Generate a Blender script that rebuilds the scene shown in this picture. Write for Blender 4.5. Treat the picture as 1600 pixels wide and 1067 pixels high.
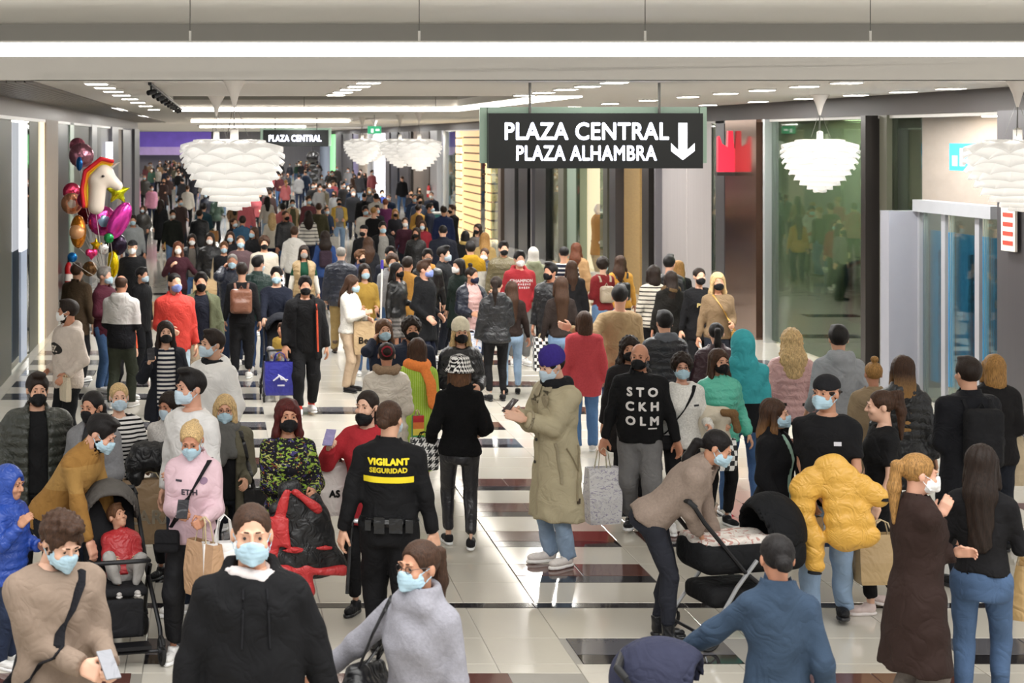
import bpy, bmesh, math, random
import numpy as np
from mathutils import Vector, Matrix
from mathutils.bvhtree import BVHTree

for _o in list(bpy.data.objects):
    bpy.data.objects.remove(_o)
scene = bpy.context.scene
COL = scene.collection

# ---------------------------------------------------------------- camera, world, lights
F_PX, VX, VY, CAM_Z = 2600.0, 340.0, 216.0, 3.55      # focal length in pixels, vanishing point, eye height
cam_data = bpy.data.cameras.new('camera')
cam_data.sensor_width = 36.0
cam_data.lens = F_PX / 1600 * 36.0
cam_data.shift_x = (800 - VX) / 1600
cam_data.shift_y = -(533.5 - VY) / 1600
cam_data.clip_end = 500
cam_data.dof.use_dof = True
cam_data.dof.focus_distance = 13.5
cam_data.dof.aperture_fstop = 4.5
cam = bpy.data.objects.new('camera', cam_data)
cam.location = (0, 0, CAM_Z)
cam.rotation_euler = (math.pi / 2, 0, 0)
COL.objects.link(cam)
scene.camera = cam

world = bpy.data.worlds.new('world')
scene.world = world
world.use_nodes = True
world.node_tree.nodes['Background'].inputs[0].default_value = (1.0, 0.99, 0.97, 1)
world.node_tree.nodes['Background'].inputs[1].default_value = WORLD_STRENGTH = 0.95
scene.view_settings.view_transform = 'Standard'
scene.view_settings.look = 'None'
scene.view_settings.gamma = 1
scene.view_settings.use_curve_mapping = False
scene.view_settings.exposure = 0.0
try:
    scene.cycles.max_bounces = 8
    scene.cycles.transparent_max_bounces = 10
    scene.cycles.sample_clamp_indirect = 6
    scene.cycles.caustics_reflective = False
    scene.cycles.caustics_refractive = False
except Exception:
    pass

def area_light(x, y, z, sx, sy, power, color=(1, 0.985, 0.955), rx=0.0):
    L = bpy.data.lights.new('added_area_light', 'AREA')
    L.shape = 'RECTANGLE'; L.size = sx; L.size_y = sy
    L.energy = power; L.color = color
    o = bpy.data.objects.new('added_area_light', L)
    o.location = (x, y, z); o.rotation_euler = (rx, 0, 0)
    COL.objects.link(o)
    return o
# unseen area lights added over and behind the camera to brighten the foreground
area_light(3.0, 5.0, 8.2, 15, 12, 2100)
area_light(3.0, -4.0, 6.5, 15, 6, 1100, rx=math.radians(-50))
# narrow area lights added at ceiling height to brighten the corridor
for _d in (21, 28, 57, 68, 80, 93, 106, 120, 134):
    for _x in (0.2, 3.1, 5.6, 8.3):
        area_light(_x, _d, 4.155, 0.3, 3.0, 190)
for _d in (72, 86, 100, 114, 128, 145):  # extra lights added to brighten the opening on the left
    area_light(-6.0, _d, 4.155, 0.4, 4.0, 260)
for _x in (-1, 2, 5):  # extra lights added to brighten the far end
    area_light(_x, 147, 4.155, 0.4, 3.0, 220)
for _d in (35, 46):
    for _x in (-2.0, 7.4):
        area_light(_x, _d, 4.155, 0.3, 4.0, 240)

# ---------------------------------------------------------------- small helpers
def srgb(h):
    if not isinstance(h, str):
        return tuple(h)
    h = h.lstrip('#')
    c = [int(h[i:i + 2], 16) / 255 for i in (0, 2, 4)]
    return tuple((v / 12.92 if v <= 0.04045 else ((v + 0.055) / 1.055) ** 2.4) for v in c)

def ground(px, py):
    """the floor point seen at a pixel"""
    d = F_PX * CAM_Z / (py - VY)
    return Vector(((px - VX) * d / F_PX, d, 0))
def at(px, py, d):
    return Vector(((px - VX) * d / F_PX, d, CAM_Z - (py - VY) * d / F_PX))

def tag(o, label=None, cat=None, group=None, kind=None):
    if label: o['label'] = label
    if cat: o['category'] = cat
    if group: o['group'] = group
    if kind: o['kind'] = kind
    return o

def mesh_np(name, V, Q, mat=None, smooth=True):
    me = bpy.data.meshes.new(name)
    V = np.asarray(V, dtype=np.float32)
    Q = np.asarray(Q, dtype=np.int32)
    n, k = len(Q), (Q.shape[1] if len(Q) else 4)
    me.vertices.add(len(V)); me.vertices.foreach_set('co', V.ravel())
    me.loops.add(n * k); me.loops.foreach_set('vertex_index', Q.ravel())
    me.polygons.add(n)
    me.polygons.foreach_set('loop_start', np.arange(0, n * k, k, dtype=np.int32))
    me.update(calc_edges=True)
    if mat: me.materials.append(mat)
    if smooth: me.shade_smooth()
    return me

def link(name, me, parent=None, loc=None, rotz=None, matrix=None):
    o = bpy.data.objects.new(name, me)
    COL.objects.link(o)
    if parent: o.parent = parent
    if loc is not None: o.location = loc
    if rotz is not None: o.rotation_euler = (0, 0, rotz)
    if matrix is not None: o.matrix_local = matrix
    return o

def empty(name, loc=(0, 0, 0), rotz=0):
    return link(name, None, None, loc, rotz)

class MB:
    """collects simple solids; build() links them as one mesh"""
    def __init__(s): s.v, s.f = [], []
    def add(s, v, f):
        n = len(s.v); s.v += [tuple(p) for p in v]; s.f += [tuple(i + n for i in q) for q in f]; return s
    def box(s, c, size, rot=None):
        x, y, z = [k / 2 for k in size]
        P = [Vector(p) for p in ((-x,-y,-z),(x,-y,-z),(x,y,-z),(-x,y,-z),(-x,-y,z),(x,-y,z),(x,y,z),(-x,y,z))]
        if rot is not None: P = [rot @ p for p in P]
        return s.add([p + Vector(c) for p in P], [(0,3,2,1),(4,5,6,7),(0,1,5,4),(1,2,6,5),(2,3,7,6),(3,0,4,7)])
    def span(s, a, b):
        return s.box([(p + q) / 2 for p, q in zip(a, b)], [abs(q - p) for p, q in zip(a, b)])
    def tube(s, pts, r, n=8, closed=False, flat=1.0):
        pts = [Vector(p) for p in pts]; m = len(pts); rs = r if isinstance(r, (list, tuple)) else [r] * m
        V = []; up = Vector((0, 0, 1))
        for i, p in enumerate(pts):
            a = pts[i - 1] if (i or closed) else p
            b = pts[(i + 1) % m] if (i < m - 1 or closed) else p
            t = (b - a).normalized() if (b - a).length > 1e-9 else up
            ref = up if abs(t.z) < 0.95 else Vector((0, 1, 0))
            u = t.cross(ref).normalized(); w = u.cross(t)
            for k in range(n):
                g = 2 * math.pi * k / n
                V.append(p + u * (math.cos(g) * rs[i]) + w * (math.sin(g) * rs[i] * flat))
        Fc = []
        for i in range(m if closed else m - 1):
            j = (i + 1) % m
            for k in range(n):
                l = (k + 1) % n
                Fc.append((i * n + k, i * n + l, j * n + l, j * n + k))
        if not closed:
            Fc.append(tuple(reversed(range(n)))); Fc.append(tuple(range((m - 1) * n, m * n)))
        return s.add(V, Fc)
    def lathe(s, prof, c=(0, 0, 0), n=16):
        V = []; c = Vector(c)
        for r, z in prof:
            for k in range(n):
                g = 2 * math.pi * k / n
                V.append(c + Vector((math.cos(g) * r, math.sin(g) * r, z)))
        Fc = []
        for i in range(len(prof) - 1):
            for k in range(n):
                l = (k + 1) % n
                Fc.append((i * n + k, i * n + l, (i + 1) * n + l, (i + 1) * n + k))
        if prof[0][0] > 1e-6: Fc.append(tuple(reversed(range(n))))
        if prof[-1][0] > 1e-6: Fc.append(tuple(range((len(prof) - 1) * n, len(prof) * n)))
        return s.add(V, Fc)
    def mesh(s, name, mat, smooth=False):
        me = bpy.data.meshes.new(name); me.from_pydata(s.v, [], s.f); me.update()
        me.materials.append(mat)
        if smooth:
            me.shade_smooth()
            try: me.set_sharp_from_angle(angle=math.radians(40))
            except Exception: pass
        return me
    def build(s, name, mat, parent=None, smooth=False, **kw):
        return link(name, s.mesh(name, mat, smooth), parent, **kw)

# ---------------------------------------------------------------- procedural materials
MATS = {}
def nmat(name):
    m = bpy.data.materials.new(name); m.use_nodes = True
    nt = m.node_tree
    return m, nt, nt.nodes['Principled BSDF'], nt.nodes, nt.links

def mixrgb(nt, fac, a, b):
    n = nt.nodes.new('ShaderNodeMix'); n.data_type = 'RGBA'
    for sock, val in ((n.inputs[0], fac), (n.inputs[6], a), (n.inputs[7], b)):
        if hasattr(val, 'links') or isinstance(val, bpy.types.NodeSocket): nt.links.new(val, sock)
        elif isinstance(val, (int, float)): sock.default_value = val
        else: sock.default_value = (*srgb(val)[:3], 1)
    return n.outputs[2]

def mth(nt, op, a, b=None, c=None):
    n = nt.nodes.new('ShaderNodeMath'); n.operation = op
    for i, val in enumerate((a, b, c)):
        if val is None: continue
        if isinstance(val, bpy.types.NodeSocket): nt.links.new(val, n.inputs[i])
        else: n.inputs[i].default_value = val
    return n.outputs[0]

def objco(nt):
    t = nt.nodes.new('ShaderNodeTexCoord'); s = nt.nodes.new('ShaderNodeSeparateXYZ')
    nt.links.new(t.outputs['Object'], s.inputs[0])
    return t.outputs['Object'], s.outputs[0], s.outputs[1], s.outputs[2]

def noise(nt, scale, co, detail=3, rough=0.55, sc=None):
    n = nt.nodes.new('ShaderNodeTexNoise'); n.inputs['Scale'].default_value = scale
    n.inputs['Detail'].default_value = detail; n.inputs['Roughness'].default_value = rough
    if sc:
        m = nt.nodes.new('ShaderNodeMapping'); m.inputs['Scale'].default_value = sc
        nt.links.new(co, m.inputs[0]); co = m.outputs[0]
    nt.links.new(co, n.inputs['Vector'])
    return n.outputs[0]

def bump(nt, bsdf, h, strength, dist):
    b = nt.nodes.new('ShaderNodeBump'); b.inputs['Strength'].default_value = strength
    b.inputs['Distance'].default_value = dist
    nt.links.new(h, b.inputs['Height']); nt.links.new(b.outputs[0], bsdf.inputs['Normal'])

FAB = {  # roughness, colour noise scale, amount, bump scale, bump strength, sheen
    'cloth': (0.85, 14, 0.16, 60, 0.25, 0.25), 'knit': (0.95, 60, 0.22, 140, 0.55, 0.5), 'puffer': (0.42, 9, 0.10, 25, 0.25, 0.0),
    'leather': (0.34, 9, 0.12, 60, 0.2, 0.0), 'denim': (0.9, 5, 0.30, 220, 0.3, 0.2), 'fur': (1.0, 70, 0.45, 90, 0.9, 0.6),
    'coat': (0.8, 7, 0.10, 90, 0.2, 0.15), 'track': (0.6, 8, 0.08, 40, 0.15, 0.1), 'plastic': (0.35, 6, 0.05, 30, 0.1, 0.0)}
def cloth(color, fab='cloth', pat=None):
    key = ('cloth', str(color), fab, str(pat))
    if key in MATS: return MATS[key]
    m, nt, b, N, L = nmat('fabric'); MATS[key] = m
    r, cs, ca, bs, bst, sh = FAB[fab]
    c = srgb(color)[:3]; g_ = .3 * c[0] + .59 * c[1] + .11 * c[2]
    c = [v * .86 + g_ * .14 for v in c]
    co, x, y, z = objco(nt)
    n1 = noise(nt, cs, co)
    lo = [v * (1 - ca) for v in c]; hi = [min(1, v * (1 + ca) + 0.004) for v in c]
    base = mixrgb(nt, n1, (*lo, 1), (*hi, 1))
    if pat:
        k = pat[0]
        if k == 'stripes':                                   # colour 2, period, share, z from, z to
            fr = mth(nt, 'FRACT', mth(nt, 'DIVIDE', z, pat[2]))
            f = mth(nt, 'LESS_THAN', fr, pat[3])
            base = mixrgb(nt, f, base, pat[1])
        elif k == 'below':                                   # colour 2 below z (times height)
            base = mixrgb(nt, mth(nt, 'LESS_THAN', z, pat[2]), base, pat[1])
        elif k == 'above':
            base = mixrgb(nt, mth(nt, 'GREATER_THAN', z, pat[2]), base, pat[1])
        elif k == 'band':
            f = mth(nt, 'MULTIPLY', mth(nt, 'LESS_THAN', z, pat[3]), mth(nt, 'GREATER_THAN', z, pat[2]))
            base = mixrgb(nt, f, base, pat[1])
        elif k == 'sleeves':                                 # colour 2 outside |x| > a
            base = mixrgb(nt, mth(nt, 'GREATER_THAN', mth(nt, 'ABSOLUTE', x), pat[2]), base, pat[1])
        elif k in ('checker', 'plaid'):
            s = pat[2]
            fx = mth(nt, 'LESS_THAN', mth(nt, 'FRACT', mth(nt, 'DIVIDE', mth(nt, 'ADD', x, y), s)), 0.5)
            fz = mth(nt, 'LESS_THAN', mth(nt, 'FRACT', mth(nt, 'DIVIDE', z, s)), 0.5)
            if k == 'checker': f = mth(nt, 'ABSOLUTE', mth(nt, 'SUBTRACT', fx, fz))
            else: f = mth(nt, 'MULTIPLY', mth(nt, 'ADD', fx, fz), 0.5)
            base = mixrgb(nt, f, base, pat[1])
        elif k == 'tooth':                                   # houndstooth: checks with slanted teeth
            s = pat[2]
            u = mth(nt, 'ADD', x, y)
            fx = mth(nt, 'LESS_THAN', mth(nt, 'FRACT', mth(nt, 'DIVIDE', u, s)), 0.5)
            fz = mth(nt, 'LESS_THAN', mth(nt, 'FRACT', mth(nt, 'DIVIDE', z, s)), 0.5)
            dg = mth(nt, 'LESS_THAN', mth(nt, 'FRACT', mth(nt, 'DIVIDE', mth(nt, 'ADD', u, z), s * 0.5)), 0.5)
            both = mth(nt, 'MULTIPLY', fx, fz)
            one = mth(nt, 'ABSOLUTE', mth(nt, 'SUBTRACT', fx, fz))
            f = mth(nt, 'ADD', both, mth(nt, 'MULTIPLY', one, dg))
            base = mixrgb(nt, f, base, pat[1])
        elif k == 'print':                                   # loose printed leaves / scribbles in several colours
            for i, (cc, sc, th) in enumerate(pat[1:]):
                w = nt.nodes.new('ShaderNodeTexNoise'); w.inputs['Scale'].default_value = sc
                w.inputs['Detail'].default_value = 1; w.inputs['Distortion'].default_value = 1.6
                mp = nt.nodes.new('ShaderNodeMapping'); mp.inputs['Location'].default_value = (i * 3.1, i * 1.7, i)
                mp.inputs['Scale'].default_value = (1, 1, 1.8)
                L.new(co, mp.inputs[0]); L.new(mp.outputs[0], w.inputs['Vector'])
                base = mixrgb(nt, mth(nt, 'GREATER_THAN', w.outputs[0], th), base, cc)
        elif k == 'rib':
            f = mth(nt, 'LESS_THAN', mth(nt, 'FRACT', mth(nt, 'DIVIDE', x, pat[2])), 0.4)
            base = mixrgb(nt, f, base, pat[1])
    L.new(base, b.inputs['Base Color'])
    b.inputs['Roughness'].default_value = r
    b.inputs['Specular IOR Level'].default_value = 0.5 if fab in ('puffer', 'leather', 'plastic') else 0.2
    fine = noise(nt, bs, co, 2)
    w = nt.nodes.new('ShaderNodeTexNoise'); w.inputs['Scale'].default_value = 6.5 if fab != 'puffer' else 11
    w.inputs['Detail'].default_value = 2.5; w.inputs['Distortion'].default_value = 0.9
    L.new(co, w.inputs['Vector'])
    crease = mth(nt, 'ABSOLUTE', mth(nt, 'SUBTRACT', w.outputs[0], 0.5))          # soft folds and creases
    hgt = mth(nt, 'ADD', mth(nt, 'MULTIPLY', crease, 2.6 if fab not in ('fur', 'knit') else 1.4), mth(nt, 'MULTIPLY', fine, bst * 0.35))
    bump(nt, b, hgt, 0.6, 0.02)
    return m

def plain(name, color, rough=0.5, metal=0.0, emit=0.0, var=0.06, scale=6, spec=0.5, bmp=0.0, stretch=None):
    key = ('plain', name)
    if key in MATS: return MATS[key]
    m, nt, b, N, L = nmat(name); MATS[key] = m
    c = srgb(color)[:3]; co = objco(nt)[0]
    n1 = noise(nt, scale, co, sc=stretch)
    L.new(mixrgb(nt, n1, (*[v * (1 - var) for v in c], 1), (*[min(1, v * (1 + var)) for v in c], 1)), b.inputs['Base Color'])
    b.inputs['Roughness'].default_value = rough; b.inputs['Metallic'].default_value = metal
    b.inputs['Specular IOR Level'].default_value = spec
    if emit:
        b.inputs['Emission Color'].default_value = (*c, 1); b.inputs['Emission Strength'].default_value = emit
    if bmp: bump(nt, b, n1, bmp, 0.01)
    return m

def skin(tone):
    key = ('skin', tone)
    if key in MATS: return MATS[key]
    m, nt, b, N, L = nmat('skin'); MATS[key] = m
    c = srgb(tone); co = objco(nt)[0]
    L.new(mixrgb(nt, noise(nt, 25, co), (*[v * .9 for v in c], 1), (min(1, c[0] * 1.08), c[1], c[2], 1)), b.inputs['Base Color'])
    b.inputs['Roughness'].default_value = 0.5
    b.inputs['Subsurface Weight'].default_value = 0.0
    return m

def hairmat(color, c2=None):
    key = ('hair', color, c2)
    if key in MATS: return MATS[key]
    m, nt, b, N, L = nmat('hair'); MATS[key] = m
    c = srgb(color); co, x, y, z = objco(nt)
    n1 = noise(nt, 55, co, 3, 0.6, (3, 3, 0.35))
    mr0 = nt.nodes.new('ShaderNodeMapRange'); L.new(n1, mr0.inputs[0]); mr0.inputs[1].default_value = .3; mr0.inputs[2].default_value = .7
    col = mixrgb(nt, mr0.outputs[0], (*[v * .42 for v in c], 1), (*[min(1, v * 1.45) for v in c], 1))
    if c2:
        mr = nt.nodes.new('ShaderNodeMapRange'); L.new(z, mr.inputs[0])
        mr.inputs[1].default_value = -0.02; mr.inputs[2].default_value = -0.25
        c = srgb(c2)
        col = mixrgb(nt, mr.outputs[0], col, mixrgb(nt, n1, (*[v * .5 for v in c], 1), (*[min(1, v * 1.4) for v in c], 1)))
    L.new(col, b.inputs['Base Color']); b.inputs['Roughness'].default_value = 0.55; b.inputs['Specular IOR Level'].default_value = 0.25
    bump(nt, b, n1, 0.5, 0.006)
    return m

# ---------------------------------------------------------------- signed distance fields meshed with surface nets
class Field:
    def __init__(s, lo, hi, v):
        s.lo = np.array(lo, float) - 2 * v; s.v = v
        n = np.ceil((np.array(hi, float) + 2 * v - s.lo) / v).astype(int) + 1
        s.n = n; s.F = np.full(n, 1.0, np.float32)
    def sub(s, bl=None, bh=None):
        if bl is None: a = np.zeros(3, int); b = s.n
        else:
            a = np.clip(np.floor((np.array(bl) - s.lo) / s.v).astype(int), 0, s.n - 1)
            b = np.clip(np.ceil((np.array(bh) - s.lo) / s.v).astype(int) + 1, a + 1, s.n)
        sl = tuple(slice(i, j) for i, j in zip(a, b))
        ax = [(s.lo[i] + s.v * np.arange(a[i], b[i])).astype(np.float32) for i in range(3)]
        return sl, ax[0][:, None, None], ax[1][None, :, None], ax[2][None, None, :]
    def put(s, d, sl, k):
        a = s.F[sl]
        if k <= 0: s.F[sl] = np.minimum(a, d)
        else:
            h = np.clip(0.5 + 0.5 * (a - d) / k, 0, 1)
            s.F[sl] = a * (1 - h) + d * h - k * h * (1 - h)
    def cone(s, a, b, ra, rb, k=0.02, flat=None, cut=False, wave=None):
        a = np.array(a, float); b = np.array(b, float); R = max(ra, rb) + k + 3 * s.v
        sl, x, y, z = s.sub(np.minimum(a, b) - R, np.maximum(a, b) + R)
        e = b - a; L2 = max(float(e @ e), 1e-9)
        px, py, pz = x - a[0], y - a[1], z - a[2]
        tr = (px * e[0] + py * e[1] + pz * e[2]) / L2
        t = np.clip(tr, 0, 1)
        r = ra + t * (rb - ra)
        if wave: r = r + wave[0] * (np.abs(np.sin(np.pi * (t * math.sqrt(L2) / wave[1]))) - 0.5)
        dx, dy, dz = px - t * e[0], py - t * e[1], pz - t * e[2]
        if flat: dx, dy, dz = dx / flat[0], dy / flat[1], dz / flat[2]
        d = np.sqrt(dx * dx + dy * dy + dz * dz) - r
        if cut: d = np.maximum(d, (tr - 1) * math.sqrt(L2))
        s.put(d, sl, k); return s
    def ell(s, c, r, k=0.02, cut=False):
        c = np.array(c, float); r = np.array(r, float); R = r + k + 3 * s.v
        sl, x, y, z = s.sub(c - R, c + R)
        qx, qy, qz = (x - c[0]) / r[0], (y - c[1]) / r[1], (z - c[2]) / r[2]
        k0 = np.sqrt(qx * qx + qy * qy + qz * qz) + 1e-6
        k1 = np.sqrt((qx / r[0]) ** 2 + (qy / r[1]) ** 2 + (qz / r[2]) ** 2) + 1e-6
        d = k0 * (k0 - 1) / k1
        if cut:
            if k <= 0: s.F[sl] = np.maximum(s.F[sl], -d)
            else:
                h = np.clip(0.5 - 0.5 * (s.F[sl] + d) / k, 0, 1)
                s.F[sl] = s.F[sl] * (1 - h) - d * h + k * h * (1 - h)
        else: s.put(d, sl, k)
        return s
    def rbox(s, c, half, r, k=0.01, R=None, cut=False):
        c = np.array(c, float); h = np.array(half, float)
        B = np.linalg.norm(h) + r + k + 2 * s.v
        sl, x, y, z = s.sub(c - B, c + B)
        p = [x - c[0], y - c[1], z - c[2]]
        if R is not None:
            R = np.array(R); p = [p[0] * R[0, i] + p[1] * R[1, i] + p[2] * R[2, i] for i in range(3)]
        q = [np.abs(p[i]) - (h[i] - r) for i in range(3)]
        d = np.sqrt(sum(np.maximum(t, 0) ** 2 for t in q)) + np.minimum(np.maximum(np.maximum(q[0], q[1]), q[2]), 0) - r
        if cut: s.F[sl] = np.maximum(s.F[sl], -d)
        else: s.put(d, sl, k)
        return s
    def clip(s, fn):
        sl, x, y, z = s.sub()
        s.F = np.maximum(s.F, fn(x, y, z)).astype(np.float32); return s
    def disp(s, fn):
        sl, x, y, z = s.sub()
        s.F = (s.F + fn(x, y, z)).astype(np.float32); return s
    def net(s):
        Fv = s.F
        Fv[0], Fv[-1] = 1, 1; Fv[:, 0], Fv[:, -1] = 1, 1; Fv[:, :, 0], Fv[:, :, -1] = 1, 1
        S = Fv < 0
        c = np.zeros(np.array(Fv.shape) - 1, np.int8)
        for i in (0, 1):
            for j in (0, 1):
                for k in (0, 1):
                    c += S[i:S.shape[0] - 1 + i, j:S.shape[1] - 1 + j, k:S.shape[2] - 1 + k]
        act = (c > 0) & (c < 8)
        ijk = np.argwhere(act)
        if len(ijk) == 0: return np.zeros((0, 3)), np.zeros((0, 4), int)
        idx = np.full(act.shape, -1, np.int64); idx[act] = np.arange(len(ijk))
        acc = np.zeros((len(ijk), 3)); cnt = np.zeros(len(ijk))
        C = [(i, j, k) for i in (0, 1) for j in (0, 1) for k in (0, 1)]
        vals = {q: Fv[ijk[:, 0] + q[0], ijk[:, 1] + q[1], ijk[:, 2] + q[2]] for q in C}
        for q in C:
            for axn in range(3):
                if q[axn]: continue
                w = list(q); w[axn] = 1; w = tuple(w)
                fa, fb = vals[q], vals[w]
                m = (fa < 0) != (fb < 0)
                t = np.where(m, fa / np.where(m, fa - fb, 1), 0)
                P = np.array(q, float)[None] + np.zeros((len(ijk), 3)); P[:, axn] += t
                acc[m] += P[m]; cnt[m] += 1
        V = (ijk + acc / cnt[:, None]) * s.v + s.lo
        quads = []
        for axn in range(3):
            sa = [slice(None)] * 3; sb = [slice(None)] * 3
            sa[axn] = slice(0, -1); sb[axn] = slice(1, None)
            A, B = S[tuple(sa)], S[tuple(sb)]
            e = np.argwhere(A != B)
            fl = A[e[:, 0], e[:, 1], e[:, 2]]
            u, w = (axn + 1) % 3, (axn + 2) % 3
            def cell(du, dw):
                p = e.copy(); p[:, u] += du; p[:, w] += dw
                return idx[p[:, 0], p[:, 1], p[:, 2]]
            ok = (e[:, u] > 0) & (e[:, w] > 0) & (e[:, u] < idx.shape[u]) & (e[:, w] < idx.shape[w])
            e = e[ok]; fl = fl[ok]
            q = np.stack([cell(-1, -1), cell(0, -1), cell(0, 0), cell(-1, 0)], 1)
            q[~fl] = q[~fl][:, ::-1]
            quads.append(q)
        return V, np.concatenate(quads)
# ---------------------------------------------------------------- templates for heads, hands, hair, masks, shoes
VOX = {'head': (.0076, .0108, .0168, .026, .034), 'hand': (.0068, .01, .0165, .025, .032), 'hair': (.010, .014, .0195, .028, .038),
       'mask': (.0068, .0098, .014, .02, .026), 'shoe': (.010, .0135, .019, .027, .035), 'cloth': (.0162, .0205, .0275, .038, .054)}
TPL = {}
def cached(kind, key, lod, fn):
    k = (kind, key, lod)
    if k not in TPL: TPL[k] = fn(VOX[kind][lod], lod)
    return TPL[k]

def head_tpl(sex):
    def f(v, lod):
        G = Field((-.11, -.15, -.27), (.11, .13, .14), v)
        m = sex == 'm'
        G.ell((0, .016, .03), (.075, .094, .088), 0)
        G.ell((0, -.028, -.04), (.061 if m else .057, .066, .08), .03)
        G.ell((0, -.062, -.093), (.026 if m else .02, .022, .02), .03)
        G.cone((0, .02, -.07), (0, .03, -.24), .054 if m else .046, .06 if m else .05, .03)
        for sx in (-1, 1):
            G.ell((sx * .03, -.088, .026), (.024, .012, .008), .012)           # brow
            G.ell((sx * .042, -.07, -.03), (.022, .022, .02), .02)             # cheek
            if lod < 3: G.ell((sx * .0315, -.1, .006), (.015, .014, .0095), .008, cut=True)
            if lod < 2: G.ell((sx * .0315, -.0805, .006), (.0125, .0115, .0115), .003)
            G.ell((sx * .078, .016, -.008), (.011, .02, .031), .008)           # ear
        G.cone((0, -.092, .012), (0, -.112, -.028), .007, .0125, .012)          # nose
        for sx in (-1, 1): G.ell((sx * .011, -.1, -.032), (.0085, .01, .008), .006)
        G.ell((0, -.089, -.062), (.024, .01, .0055), .006); G.ell((0, -.087, -.073), (.02, .01, .006), .006)
        return G.net()
    return f

def hand_tpl(kind):
    """wrist at the origin, fingers towards +X, thumb towards +Z, palm faces -Y"""
    def f(v, lod):
        fat = (0, .001, .004, .008, .011)[lod]
        G = Field((-.05, -.12, -.07), (.21, .05, .11), v)
        G.cone((-.04, 0, 0), (.02, 0, 0), .026, .025, 0, flat=(1, .8, 1))
        G.rbox((.055, 0, 0), (.047, .016, .041), .014, .02)
        curl = {'relax': .45, 'grip': 1.15, 'open': .12}[kind]
        for i, (z, L) in enumerate(((.031, .075), (.0105, .084), (-.0105, .078), (-.030, .062))):
            p = np.array((.095, 0, z)); a = 0.0
            for seg, (q, rr) in enumerate(((.45, .0095), (.31, .0088), (.24, .008))):
                a += curl * (0.75 if seg == 0 else 0.95) * (1 + .1 * i)
                e = p + L * q * np.array((math.cos(a), -math.sin(a), (z * .6) * (kind == 'open')))
                G.cone(p, e, rr + fat, rr * .93 + fat, .006 if seg else .012); p = e
        t0 = np.array((.02, -.006, .034)); t1 = np.array((.055, -.022, .062)); t2 = np.array((.085, -.04, .062 if kind != 'grip' else .045))
        G.cone(t0, t1, .0135 + fat, .0115 + fat, .015); G.cone(t1, t2, .0112 + fat, .0092 + fat, .006)
        return G.net()
    return f

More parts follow.
